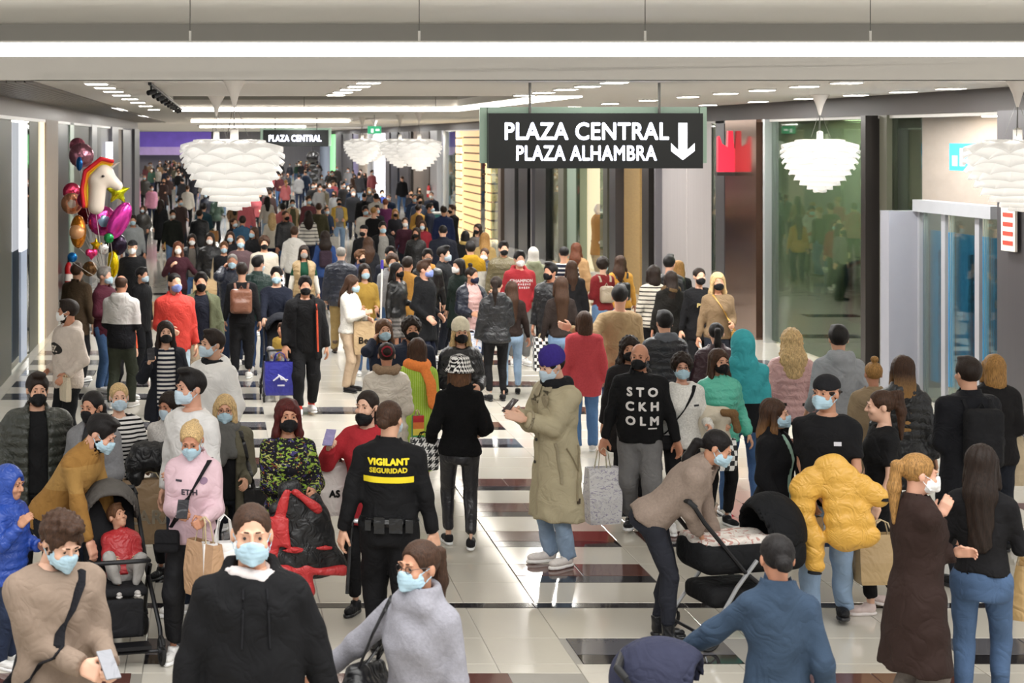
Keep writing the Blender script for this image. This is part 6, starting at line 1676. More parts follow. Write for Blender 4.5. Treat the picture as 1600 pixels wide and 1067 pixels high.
# ---- second ring
P = person('walker', 477, 432, 1.78, 2, 'person in open black jacket with orange zip walking towards the camera with a blue bag', ('jacket', '#121215', {'hem': .72, 'open': .11, 'inf': .045}), ('jogger', '#121215'), ('short', 'black'), 'black', inner=('hoodie', '#0e0e11'), arms=((-.26, -.06, .88), 'down'), legs='stepl', mtype='ffp')
MB().tube(strap_pts(P, (.13, 1.42), (.15, .82), 9, 'front', .01), .012, 6).build('orange_zip', cloth('#d8481c'), P.top, True)
for sx in (-1, 1): MB().tube([P.an[sx] + np.array((0, 0, -.01)), P.an[sx] + np.array((0, .0, .075))], .043, 10).build('sock', cloth('#e0341c'), P.root, True)
o = bag_at(P.world(P.hand_r) + Vector((-.06, 0, 0)), .4, .42, .16, '#22269a', 6, 'blue plastic carrier bag with white logo beside the walking person', 'plastic_bag', drop=.12, handle='#22269a')
MB().tube([(-.1, -.1, .19), (-.02, -.1, .25), (.0, -.1, .21), (.09, -.1, .2)], [.008, .016, .014, .006], 6, flat=1).tube([(-.04, -.1, .27), (.03, -.1, .22), (.07, -.1, .18)], [.006, .014, .006], 6).build('white_logo', plain('bag_logo_white', '#dcdce8', .5), o, True)
MB().box((.0, -.095, .13), (.09, .01, .018)).build('logo_line', plain('bag_logo_white', '#dcdce8', .5), o)
person('navy_sweater', 432, 418, 1.72, -4, 'person in navy sweater and blue mask pushing a small child', ('sweater', '#171c2c', {'fab': 'cloth'}), ('jeans', '#2a3a5a'), ('short', 'black'), 'blue', arms=('push', 'push'), hands=('grip', 'grip'))
stroller((ground(436, 606).x, 22.75, 0), 0, 'dark buggy with a small child in yellow, beside the blue carrier bag', 'seat', '#22242c')
person('yellow_child', 440, 497, .95, -25, 'small child in mustard yellow top sitting in the dark buggy', ('sweater', '#a5831c', {'fab': 'cloth'}), ('jogger', '#8d8d92'), ('short', 'brown'), None, d=22.72, hs=1.25, pz=.22, z0=.42, legs=((.1, -.34, 0), (.1, -.34, 0)), arms=('hold', 'hold'), lod=2)
P = person('white_fur', 547, 430, 1.63, 62, 'person in short white fleece jacket and beige trousers checking a phone', ('fur', '#d9d4cb', {'hem': .88}), ('jeans', '#b59c80', {'fab': 'cloth'}), ('long', 'brown'), 'blue', 'f', arms=('phone', 'phone2'), head=(10, 14), shoe=BLK)
bag_at(at(572, 488, P.d - .1), .36, .46, .14, '#b29468', 6, 'brown paper bag lettered Bers beside the white fleece jacket', txt='Bers', tcol='#241a10', tsize=.13, drop=.12)
person('mustard_f', 570, 413, 1.66, 10, 'person in mustard sweater and blue mask behind the lettered paper bag', ('sweater', '#a8831a', {'fab': 'cloth'}), ('jeans', JB), ('longside', 'dark'), 'blue', 'f', arms=('tuck', 'tuck'))
P = person('red_track', 273, 427, 1.82, 18, 'person in bright red track jacket and purple-blue mask', ('jacket', '#cc2a18', {'fab': 'track', 'inf': .045}), ('jeans', '#a9bccb'), ('buzz', 'black'), 'purple', arms=('tuck', 'down'), head=(8, 0), build=1.06)
person('olive_jacket', 314, 426, 1.78, 4, 'person in open olive jacket over a navy shirt, beige trousers, black mask', ('jacket', '#565a40', {'open': .1}), ('jeans', '#9a876c', {'fab': 'cloth'}), ('short', 'black'), 'black', inner=('tee', '#161a28'), legs='stepl', beard=True)
person('orange_boy', 193, 468, 1.34, 38, 'child in bright orange sweater and black trousers', ('sweater', '#d44a0c', {'fab': 'cloth'}), ('jeans', '#141418'), ('short', 'black'), 'blue', hs=1.15, legs='stepr', head=(20, 0), d=22.75)
person('two_tone', 190, 430, 1.75, 164, 'person in half white, half black sweatshirt from behind, near the balloons', ('hoodie', '#c9c5c2', {'pat': ('below', '#17171b', 1.12)}), ('jeans', '#33382c', {'fab': 'cloth'}), ('balding', 'brown'), None, arms=('tuck', 'tuck'), build=1.05, legs='stepl')
person('maroon_l', 164, 418, 1.74, 62, 'person in maroon jacket and blue mask beside the balloons', ('jacket', '#4c1628', {'hem': .78}), ('jeans', JB), ('short', 'grey'), 'blue', arms=('tuck', 'phone2'))
person('brown_l', 121, 412, 1.72, 150, 'person in brown fur jacket under the golden balloon', ('fur', '#4a3a28', {'hem': .7}), ('jeans', '#1e1e22'), ('short', 'brown'), None)
person('black_tall_l', 207, 376, 1.76, -4, 'person in black sweater and black cap with white mask behind the balloons', ('sweater', '#0f0f12', {'fab': 'cloth', 'inf': .04}), ('jeans', '#16171c'), ('short', 'black'), 'white', hat=('cap', cloth('#141417')))
bag_at(PEOPLE['black_tall_l'].world(PEOPLE['black_tall_l'].hand_l), .34, .46, .12, '#a8845a', 4, 'brown paper bag carried beside the black sweater behind the balloons', drop=.1)
person('dark_l', 222, 438, 1.6, 60, 'person in black jacket between the orange sweater and the red track jacket', ('jacket', '#121215', {'hem': .7}), ('jeans', '#15161a'), ('short', 'black'), 'lblue', d=25)
person('maroon_f', 278, 378, 1.66, 4, 'person in burgundy sweater and white mask behind the red track jacket', ('sweater', '#3a1420', {'fab': 'cloth', 'inf': .03}), ('skinny', '#17171b'), ('longside', 'auburn'), 'white', 'f', arms=('strap', (.42, -.26, 1.08)))
bag_at(PEOPLE['maroon_f'].wT((.5, -.3, 1.12)), .42, .34, .14, '#b0905f', 4, 'brown paper bag behind the olive jacket', drop=.06)
person('navy_puffer_m', 363, 397, 1.73, -6, 'person in navy puffer jacket and blue mask', ('puffer', '#171d30', {'hem': .76}), ('jeans', '#22304a'), ('buzz', 'grey'), 'blue', arms=('ear', 'down'), build=1.06)
P = person('green_back', 403, 400, 1.76, 168, 'person in dark green quilted jacket and blue jeans from behind', ('puffer', '#12312c', {'hem': .78, 'inf': .04}), ('jeans', '#2c4670'), ('short', 'black'), 'lblue', head=(-30, 0), build=1.05)
P = person('black_pack_m', 378, 408, 1.7, 176, 'person in black trousers and dark top carrying a brown leather rucksack', ('sweater', '#1a1a1d', {'fab': 'cloth'}), ('jogger', '#17171a'), ('short', 'dark'), None, d=24.6)
backpack(P, 'brown leather rucksack in the middle of the left crowd', '#8a553c', 'leather', .32, .36, .18, 1.38)
person('cream_m', 413, 370, 1.77, 2, 'person in cream sweater and black mask in the left middle crowd', ('sweater', '#c3b7a6', {'fab': 'cloth', 'inf': .03}), ('jeans', '#2a3242'), ('curly', 'brown'), 'black', build=1.05)
person('tan_vest', 475, 384, 1.67, 0, 'person in tan padded vest over a green and white knit', ('vest', '#a18558', {'open': .07, 'hem': .8}), ('jeans', JB), ('longside', 'dark'), '#8f8a86', 'f', inner=('sweater', '#d8d2c6', {'pat': ('band', '#17402f', 1.15, 1.45)}), glasses=True)
person('navy_back', 533, 386, 1.75, 170, 'person in navy quilted jacket and tan trousers from behind', ('puffer', '#191e2e', {'hem': .78, 'inf': .045}), ('jeans', '#8d7440', {'fab': 'cloth'}), ('buzz', 'grey'), None, build=1.08, shoe=BRN)
person('leather_f', 621, 411, 1.65, 46, 'person in black leather jacket and plaid skirt, black mask', ('leather', '#131315', {'hem': .88}), ('skirt', '#4a4644', {'pat': ('plaid', '#8f8a86', .06), 'hem': .55}), ('long', 'black'), 'black', 'f', arms=('down', 'tuck'), shoe=BOOT)
P = person('black_hood_m', 664, 408, 1.77, 62, 'person in long black jacket and purple-blue mask turned right', ('jacket', '#121316', {'hem': .62, 'collar': 'hood', 'inf': .045}), ('jeans', '#1b2238'), ('quiff', 'brown'), 'purple', arms=('pocket', 'pocket'))
person('glasses_m', 668, 390, 1.77, 2, 'person with glasses in black jacket with yellow collar', ('leather', '#141416', {'hem': .8}), ('jeans', '#191c26'), ('short', 'black'), 'black', glasses=True)
scarf_child(PEOPLE['glasses_m'], '#c98a14', 'cloth', name='yellow_collar', r=.04)
person('black_hair_f', 716, 405, 1.65, -60, 'person in dark green coat and white mask turned left', ('coat', '#12211c', {'hem': .6}), ('skinny', '#17171b'), ('longstraight', 'black'), 'white', 'f')
P = person('pink_puffer', 736, 418, 1.68, 26, 'person in pink and navy puffer jacket with navy mask', ('puffer', '#141a2a', {'hem': .8, 'open': .12}), ('jeans', '#1b2030'), ('topbun', 'dark'), 'navy', 'f', inner=('puffer', '#c79a94', {'sl': .0, 'inf': .03, 'hem': .8}), arms=('tuck', 'raise'), head=(18, 6))
P = person('black_puffer_f', 775, 432, 1.68, 186, 'person in black puffer jacket and black leggings, from behind', ('puffer', '#15161a', {'hem': .82, 'collar': 'hood'}), ('skinny', '#131316'), ('ponytail', 'dark'), None, 'f', head=(-24, 0), shoe=BLK, arms=('tuck', 'down'))
bag_at(P.wT((.34, -.05, 1.0)), .26, .28, .1, '#c9ccd6', 176, 'white and blue printed plastic bag beside the black puffer jacket', 'plastic_bag', pat=('print', ('#3f6fb8', 12, .58)), drop=.04, rope=False, handle='#c9ccd6')
person('light_jeans_f', 799, 440, 1.56, 180, 'person in dark brown top and light blue jeans beside the black puffer, from behind', ('sweater', '#2a1d18', {'fab': 'cloth', 'hem': .9}), ('skinny', '#8ba7c4', {'fab': 'denim'}), ('longstraight', 'brown'), None, 'f', shoe=BLK)
P = person('red_hoodie', 812, 393, 1.78, 4, 'person in red hoodie with white chest lettering and grey joggers, white mask', ('hoodie', '#a81c28', {'hem': .82, 'inf': .036}), ('jogger', '#6e6d6c'), ('short', 'black'), 'white', arms=('pocket', 'pocket'), mtype='ffp')
lettering(P, 'CHAMPION', .066, .0, 1.31, '#d6c2c2', 'front', .003)
for z_, n_ in ((1.258, 8), (1.208, 7)):                  # two more lines of worn, unreadable print
    for k in range(n_): patch(P, (k - (n_ - 1) / 2) * .036, z_, .022, .034 if k % 3 else .026, '#d6c2c2', 'front', 'print_block', 2, 2)
person('olive_puffer', 787, 378, 1.77, 0, 'person in olive green puffer jacket and black mask', ('puffer', '#5c5130', {'hem': .78}), ('jeans', '#22252e'), ('short', 'black'), 'black', build=1.03)
person('mustard_white', 735, 378, 1.76, 178, 'person in mustard and white two-tone hooded jacket from behind', ('hoodie', '#c9c5ba', {'pat': ('above', '#9c7818', 1.26), 'inf': .05}), ('jeans', '#22252e'), ('short', 'black'), None, build=1.05)
person('navy_puffer_f', 757, 388, 1.62, -22, 'person in dark navy puffer and white mask between mustard and olive jackets', ('puffer', '#1a1f30', {'hem': .76}), ('skinny', '#17171b'), ('lowpony', 'brown'), 'white', 'f')
person('green_parka', 833, 387, 1.7, 180, 'person in pale green parka with grey hood up, from behind', ('coat', '#7c7f64', {'hem': .56, 'collar': 'hood'}), ('skinny', '#17171b'), None, None, 'f', hat=('headscarf', cloth('#b9b4ac', 'knit')), shoe=BLK)
person('black_vest_m', 860, 412, 1.76, -42, 'person in black padded jacket and black mask facing left', ('puffer', '#15161a', {'hem': .76}), ('jeans', '#17181d'), ('quiff', 'black'), 'black', head=(-10, 0))
P = person('jeans_long_hair', 876, 435, 1.64, 180, 'person in dark brown top and blue jeans beside a tall checkered bag, from behind', ('sweater', '#2a201c', {'fab': 'cloth', 'hem': .9}), ('skinny', '#6f8fb2', {'fab': 'denim'}), ('longstraight', 'brown', '#3a2618'), None, 'f', hs=1.08)
bag_at(P.wT((.27, -.02, .95)), .22, .46, .1, '#e2e0dc', 184, 'tall black and white checkered bag beside the light blue jeans', 'tote_bag', pat=('checker', '#18181a', .09), drop=.05)
person('stripe_navy_m', 881, 386, 1.76, 178, 'person in navy striped sweater from behind, beside the tan coat', ('sweater', '#1b2034', {'pat': ('stripes', '#d8d6d2', .07, .3), 'fab': 'cloth'}), ('jeans', '#2a3a5a'), ('buzz', 'black'), None, d=27.5)
person('dark_long_f', 893, 408, 1.62, 176, 'person in plain black coat left of the dark red sweater, from behind', ('coat', '#17161a', {'hem': .6}), ('skinny', '#17171b'), ('long', 'brown'), None, 'f')
person('tan_coat_f', 901, 380, 1.68, 150, 'person in tan coat near the bright cream shop window', ('coat', '#a07a4c', {'hem': .5}), ('skinny', '#1a1a1e'), ('wavy', 'auburn'), None, 'f')
P = person('red_backpack', 941, 403, 1.66, 196, 'person in dark red sweater with a beige mini backpack, from behind', ('sweater', '#7c141a', {'fab': 'cloth', 'hem': .88}), ('jeans', '#5f83ac'), ('curly', 'dark'), 'blue', 'f', arms=('raise', 'tuck'), head=(-46, 0))
backpack(P, 'small beige backpack on the dark red sweater', '#a8977f', 'leather', .24, .27, .11, 1.3)
P = person('yellow_backpack', 969, 400, 1.62, 184, 'person in mustard yellow sweater with a black backpack, from behind', ('sweater', '#c98c10', {'fab': 'cloth', 'inf': .035}), ('jeans', '#2c2a2e'), ('wavy', 'brown'), None, 'f', head=(-40, 0))
backpack(P, 'black leather backpack on the mustard yellow sweater', '#151517', 'leather', .24, .3, .11, 1.3)
person('beige_arm', 968, 447, 1.84, 176, 'person in beige sweater with an arm around the coral sweater, from behind', ('sweater', '#a2875f', {'fab': 'cloth', 'inf': .036, 'hem': .84}), ('jeans', '#24345a'), ('short', 'black'), None, arms=('tuck', (.56, .16, 1.3)), head=(-18, 0), build=1.04, d=19.25)
person('coral', 913, 487, 1.58, 176, 'person in coral pink sweater and blue jeans, held by the beige sweater', ('sweater', '#b83640', {'hem': .7, 'inf': .05, 'sl': .04}), ('jeans', '#4a74a6'), ('bob', 'brown'), None, 'f', arms=('down', 'down'))
person('vest_back', 1038, 487, 1.73, 182, 'person in black padded vest over a grey hoodie, from behind', ('vest', '#171a22', {'hem': .8, 'open': 0}), ('jeans', '#1c2130'), ('short', 'black'), None, inner=('hoodie', '#5c6068', {'inf': .02}))
person('curly_dark_f', 984, 535, 1.64, -10, 'person in dark coat half hidden behind the STOCKHOLM sweatshirt', ('coat', '#1a1719', {'hem': .6}), ('skinny', '#17171b'), ('curlylong', 'dark'), 'black', 'f', d=15.9, shoe=BLK)
person('stripe_cream', 1021, 415, 1.7, 186, 'person in cream sweater with black stripes on the lower half, from behind', ('sweater', '#c9c0b0', {'fab': 'cloth', 'inf': .035, 'pat': ('stripes', '#2a2624', .06, .3)}), ('skinny', '#131316'), ('bob', 'dark'), None, 'f', shoe=BLK)
person('fur_hood', 1048, 424, 1.66, 178, 'person in black parka with brown fur hood, from behind', ('coat', '#16130f', {'hem': .56, 'collar': 'hood'}), ('skinny', '#141417'), ('long', 'dark'), None, 'f', shoe=BLK)
scarf_child(PEOPLE['fur_hood'], '#5a4426', 'fur', name='fur_trim', r=.06)
person('dark_m_r', 1046, 412, 1.76, 150, 'person in black leather jacket beside the fur-hooded parka', ('leather', '#141416'), ('jeans', '#1b1d24'), ('quiff', 'black'), None, d=25.3)
person('blond_long_r', 1060, 428, 1.62, 170, 'person in black jacket behind the leather jacket, right crowd', ('jacket', '#151417'), ('jeans', '#1d2230'), ('longstraight', 'dblond'), None, 'f', d=26.2)
P = person('black_lettered', 1093, 419, 1.74, 4, 'person in black sweatshirt with yellow lettering and black mask', ('sweater', '#101013', {'fab': 'cloth', 'inf': .035, 'hem': .74}), ('skinny', '#121215'), ('lowbun', 'dark'), 'black', 'f', arms=('down', 'fwd'), shoe=BLK, mtype='ffp')
lettering(P, 'PUMA', .08, .02, 1.24, '#cdb878', 'front', .003)
P = person('tan_blond', 1122, 427, 1.73, -4, 'person in tan sweater and black mask with a yellow bag strap', ('sweater', '#7c6446', {'fab': 'cloth', 'inf': .03, 'hem': .86}), ('jeans', '#20242e'), ('wavy', 'blond'), 'black', 'f', arms=('down', 'tuck'))
strap_bag(P, 'yellow shoulder bag on the tan sweater', (-.08, 1.46), (.2, .98), (.2, .1, .18), '#b98a1c', sw=.016, bag=(.26, -.08))
person('maroon_puffer', 1119, 505, 1.62, 170, 'person in maroon puffer behind the turquoise puffer, from behind', ('puffer', '#3a1f29', {'hem': .78}), ('skinny', '#17171b'), ('ponytail', 'black'), None, 'f', shoe=BLK)

# ---- third ring, simpler figures
def far(key, px, yh, h, yaw, label, top, bot, hair=('short', 'dark'), mask='blue', sex='m', **kw):
    kw.setdefault('shoe', BLK if PCOUNT[0] % 2 else WHT)
    return person(key, px, yh, h, yaw, label, top, bot, hair, mask, sex, **kw)
far('f1', 208, 336, 1.76, 0, 'person in light grey sweatshirt walking alone behind the balloons', ('hoodie', '#84888a'), ('jeans', '#22283a'), mask='blue', arms=('down', 'down'), legs='stepl')
far('f2', 460, 357, 1.74, 172, 'person in white hoodie from behind, left of the striped white top', ('hoodie', '#d6d2ca', {'inf': .04}), ('jeans', '#15161a'), ('short', 'brown'), None, d=34)
far('f3', 482, 330, 1.68, 180, 'person in white sweater with thin black stripes, from behind', ('sweater', '#d8d4cc', {'pat': ('stripes', '#2a2a2e', .09, .25), 'fab': 'cloth', 'inf': .035}), ('jeans', JN), ('curlylong', 'dark'), None, 'f')
far('f4', 498, 318, 1.79, 178, 'person in olive green sweater from behind', ('sweater', '#3f3c26', {'fab': 'cloth', 'inf': .035}), ('jeans', JB), ('short', 'brown'), None)
bag_at(PEOPLE['f4'].wT((-.36, -.05, .95)), .36, .42, .12, '#d8d6d2', 170, 'white shopping bag carried by the olive green sweater', drop=.08)
far('f5', 442, 318, 1.76, 178, 'person in salmon pink hoodie from behind', ('hoodie', '#b05a58', {'inf': .04}), ('jeans', '#15161a'), ('short', 'black'), None)
far('f6', 425, 333, 1.67, 180, 'person in cream sweater beside the salmon hoodie, from behind', ('sweater', '#d3cab8', {'inf': .035}), ('jeans', JN), ('wavy', 'blond'), None, 'f')
far('f7', 571, 322, 1.79, 6, 'person in white sweater holding a phone to the ear in the middle distance', ('sweater', '#dcd8d0', {'fab': 'cloth', 'inf': .035}), ('jeans', '#1b1f2a'), ('short', 'black'), 'blue', arms=('tuck', 'ear'))
far('f8', 568, 352, 1.74, -30, 'person in black jacket with white collar and black cap', ('jacket', '#141417'), ('jeans', '#17181d'), ('short', 'black'), 'black', hat=('cap', cloth('#141417')))
far('f9', 598, 347, 1.77, 4, 'person in open black jacket over a grey shirt, blue mask', ('jacket', '#131417', {'open': .1}), ('jeans', '#1d2230'), ('short', 'black'), 'blue', inner=('tee', '#8d8b86'))
far('f10', 692, 352, 1.81, 180, 'person in dark navy jacket seen from behind in the centre crowd', ('jacket', '#191d2a', {'inf': .055}), ('jeans', '#1b1f2a'), ('buzz', 'black'), None, build=1.12)
far('f11', 693, 322, 1.8, 176, 'person in navy blue jacket standing by the white pillar', ('jacket', '#1d2a52', {'hem': .66}), ('jeans', '#191c26'), ('short', 'dark'), None)
far('f12', 706, 320, 1.8, -60, 'person in black coat touching the face beside the amber column', ('coat', '#131316', {'hem': .6}), ('jeans', '#17181d'), ('short', 'brown'), 'black', arms=('tuck', 'face'))
far('f13', 672, 318, 1.76, 70, 'person in navy coat facing right near the dark slatted wall', ('coat', '#191e30', {'hem': .56}), ('jeans', '#1b1f2a'), ('short', 'black'), 'blue')
far('f14', 654, 320, 1.7, 140, 'person in olive cap and yellow jacket by the teal stand', ('jacket', '#b9861a'), ('jeans', JB), ('short', 'dark'), None)
far('f15', 655, 336, 1.66, 178, 'person in yellow jacket from behind, in front of the teal stand', ('jacket', '#c08e1c'), ('jeans', JN), ('longstraight', 'brown'), None, 'f')
far('f16', 602, 311, 1.76, 176, 'person in purple burgundy sweater from behind', ('sweater', '#4d1540', {'fab': 'cloth', 'inf': .035}), ('jeans', JN), ('short', 'auburn'), None)
far('f17', 591, 308, 1.68, 0, 'person with white mask beside the burgundy sweater', ('jacket', '#2a1c22'), ('jeans', '#1b1f2a'), ('longside', 'dark'), 'white', 'f')
far('f18', 633, 340, 1.66, 0, 'person in maroon sweater and white mask', ('sweater', '#3c1828', {'fab': 'cloth'}), ('jeans', '#1b1f2a'), ('lowbun', 'brown'), 'white', 'f')
far('f19', 650, 356, 1.64, -20, 'person in black puffer and black mask in the centre crowd', ('puffer', '#131417'), ('skinny', '#15161a'), ('long', 'dark'), 'black', 'f')
far('f20', 660, 352, 1.62, -10, 'person in crimson jacket behind the black puffer', ('jacket', '#8a1426'), ('jeans', '#1b1f2a'), ('bob', 'brown'), 'lblue', 'f', d=39)
far('f21', 746, 350, 1.68, -40, 'person in grey knit and black mask by the amber wall', ('sweater', '#6b6664'), ('jeans', '#1b1f2a'), ('long', 'dark'), 'black', 'f')
far('f22', 757, 364, 1.7, 178, 'person in golden tan jacket from behind, right of the yellow fur hood', ('jacket', '#a88a4c'), ('skinny', '#15161a'), ('longstraight', 'dblond', '#b48a50'), None, 'f')
far('f23', 727, 361, 1.6, 176, 'person in black coat with yellow fur hood from behind', ('coat', '#151517', {'hem': .6}), ('skinny', '#15161a'), ('bob', 'black'), None, 'f')
scarf_child(PEOPLE['f23'], '#b8984a', 'fur', name='fur_trim', r=.055)
far('f24', 508, 362, 1.66, 180, 'person in blue denim jacket with a dark backpack, from behind', ('jacket', '#2a4a86', {'fab': 'denim'}), ('jeans', JN), ('curlylong', 'dark'), None, 'f')
backpack(PEOPLE['f24'], 'dark purple backpack on the blue denim jacket', '#3a2a38', 'cloth', .26, .34, .12, 1.36)
far('f25', 575, 372, 1.66, 176, 'person in dark jacket from behind, right of the navy quilted jacket', ('jacket', '#191a20'), ('jeans', JN), ('curlylong', 'brown'), None, 'f')
far('f26', 610, 386, 1.76, 4, 'person in navy coat with beige fur collar', ('coat', '#181b28', {'hem': .6}), ('jeans', '#1b1f2a'), ('short', 'black'), 'navy')
scarf_child(PEOPLE['f26'], '#b0935a', 'fur', name='fur_collar', r=.07)
far('f27', 563, 392, 1.6, 40, 'person in navy jacket and black mask facing right', ('jacket', '#20284a'), ('jeans', JN), ('messy', 'lbrown'), 'black', 'f')
far('f28', 613, 398, 1.7, 4, 'person in light grey hoodie and blue mask', ('hoodie', '#8f8f92'), ('jeans', JB), ('curly', 'brown'), 'lblue')
far('f29', 632, 402, 1.7, 150, 'person in mustard yellow jacket bending forward in the centre crowd', ('jacket', '#b8801a'), ('jeans', JN), ('short', 'dark'), None, lean=12)
far('f30', 694, 386, 1.76, 60, 'person in dark grey jacket in profile facing right, centre crowd', ('jacket', '#1f2124', {'hem': .72}), ('jeans', '#1b1f2a'), ('quiff', 'black'), 'lblue')
far('f31', 300, 366, 1.64, 2, 'person in open black puffer with white mask, left crowd', ('puffer', '#15161a', {'open': .08}), ('jeans', JB), ('longside', 'dark'), 'white', 'f', inner=('tee', '#6b655f'))
far('f32', 328, 364, 1.7, -8, 'person in black puffer jacket with blue mask beneath the large lamp', ('puffer', '#141519'), ('jeans', JB), ('longside', 'dark'), 'white', 'f')
far('f33', 350, 378, 1.58, 0, 'person in dark sweatshirt with cream sleeves and blue mask', ('sweater', '#16171c', {'pat': ('sleeves', '#b5a68c', .2), 'fab': 'cloth'}), ('jeans', '#22283a'), ('short', 'lbrown'), 'blue')
far('f34', 376, 368, 1.75, 0, 'person in mauve grey sweater and blue mask', ('sweater', '#5c464a', {'fab': 'cloth'}), ('jeans', '#22283a'), ('buzz', 'brown'), 'blue')
far('f35', 396, 355, 1.67, -40, 'person in black coat and blue mask in profile, left crowd', ('coat', '#141417', {'hem': .6}), ('skinny', '#15161a'), ('long', 'brown'), 'blue', 'f')
far('f36', 360, 362, 1.62, -4, 'person in dark jacket with pale blue mask, under the lamp tip', ('jacket', '#1d1d22'), ('jeans', JB), ('bob', 'brown'), 'lblue', 'f')
far('f37', 379, 338, 1.7, 180, 'person in blue-green jacket from behind below the large lamp', ('jacket', '#27506e'), ('jeans', JB), ('short', 'dark'), None)
far('f38', 318, 318, 1.74, 170, 'person in teal jacket with a tan shoulder bag, from behind', ('jacket', '#16343f'), ('jeans', '#2c4878'), ('short', 'black'), None)
bag_at(PEOPLE['f38'].wT((-.28, .05, 1.05)), .3, .3, .1, '#a06a2c', 150, 'tan leather bag at the hip of the teal jacket', 'handbag', drop=.05, fab='leather')
far('f39', 270, 328, 1.72, 10, 'person in dark olive jacket and blue jeans in the left aisle', ('jacket', '#1c1f1a'), ('jeans', '#5a7ba4'), ('short', 'dark'), 'white')
far('f40', 252, 312, 1.7, 150, 'person in long black coat carrying a yellow bag in the left aisle', ('coat', '#131316', {'hem': .5}), ('skinny', '#15161a'), ('long', 'dark'), None, 'f')
bag_at(PEOPLE['f40'].world(PEOPLE['f40'].hand_r), .3, .46, .12, '#d8a83c', 0, 'yellow shopping bag in the left aisle', drop=.1)
far('f41', 237, 289, 1.7, 20, 'person in bright pink jacket far back on the left', ('jacket', '#d08aac', {'inf': .05}), ('jeans', JN), ('short', 'dark'), 'white')
far('f42', 293, 290, 1.7, 170, 'person in white jacket left of the large lamp, far back', ('jacket', '#cdc9c2'), ('jeans', '#17181d'), ('short', 'brown'), None)
far('f43', 552, 296, 1.76, 2, 'person in dark coat and white mask in the far centre', ('coat', '#17181d', {'hem': .6}), ('jeans', '#1b1f2a'), ('short', 'grey'), 'white')
far('f44', 569, 301, 1.78, 176, 'person in black jacket from behind, far centre', ('jacket', '#111114', {'inf': .05}), ('jeans', '#15161a'), ('buzz', 'black'), None, build=1.1)
far('f45', 530, 310, 1.7, 0, 'person in yellow open coat and blue jeans, far centre', ('jacket', '#c09a1c', {'open': .12}), ('jeans', '#7f9dc0'), ('short', 'black'), 'black', inner=('tee', '#8a8a8c'), arms=('tuck', 'tuck'))
far('f46', 515, 285, 1.7, 0, 'person in navy and red jacket and white mask, far centre', ('jacket', '#1c2440', {'pat': ('sleeves', '#a01c38', .2)}), ('jeans', JN), ('short', 'dark'), 'white')
far('f47', 457, 312, 1.66, 4, 'person in tan vest and blue mask behind the salmon hoodie', ('vest', '#a88c60'), ('jeans', '#3a3a2c'), ('short', 'dark'), 'blue', 'f', inner=('sweater', '#4a4a30'))
far('f48', 597, 297, 1.7, 0, 'person in cobalt blue jacket beside the white light panel', ('jacket', '#1c3a8a'), ('jeans', JN), ('short', 'black'), 'lblue')
far('f49', 484, 262, 1.76, 180, 'person in grey blue jacket far back near the black balloons', ('jacket', '#5f6f80', {'inf': .05}), ('jeans', JN), ('short', 'dark'), None)
P = person('mannequin', 934, 0, 1.86, -80, 'white mannequin in a tan coat standing in the bright cream shop window', ('coat', '#b07f3c', {'hem': .5}), ('jeans', '#b9a888', {'fab': 'cloth'}), None, None, d=43.1, skin_c='#e6e2dc')
P.root.name = 'mannequin'; P.root['category'] = 'mannequin'
# teal information stand
o = tag(empty('info_stand', (6.75, 54, 0)), 'teal and white information stand behind the yellow jackets', 'stand')
MB().span((-.45, -.3, 0), (.45, .3, 1.1)).build('counter', plain('teal_board', '#2f7d80', .5), o); MB().span((-.1, -.32, .05), (.4, -.3, .95)).build('poster', plain('stand_poster', '#c8c2b4', .5), o); MB().span((-.5, -.36, 1.1), (.5, .36, 1.15)).build('counter_top', M_white, o)
# broom-like pole with purple tip in the centre crowd
o = tag(empty('cleaning_pole', (ground(594, 590).x, 24.6, 0)), 'white pole with a purple tip standing in the centre crowd', 'pole')
MB().tube([(-.02, 0, 0), (.02, 0, 1.62)], .014, 8).build('pole', M_white, o, True); MB().tube([(.02, 0, 1.62), (.022, 0, 1.75)], .022, 8).build('purple_grip', cloth('#4a3aa8'), o, True)
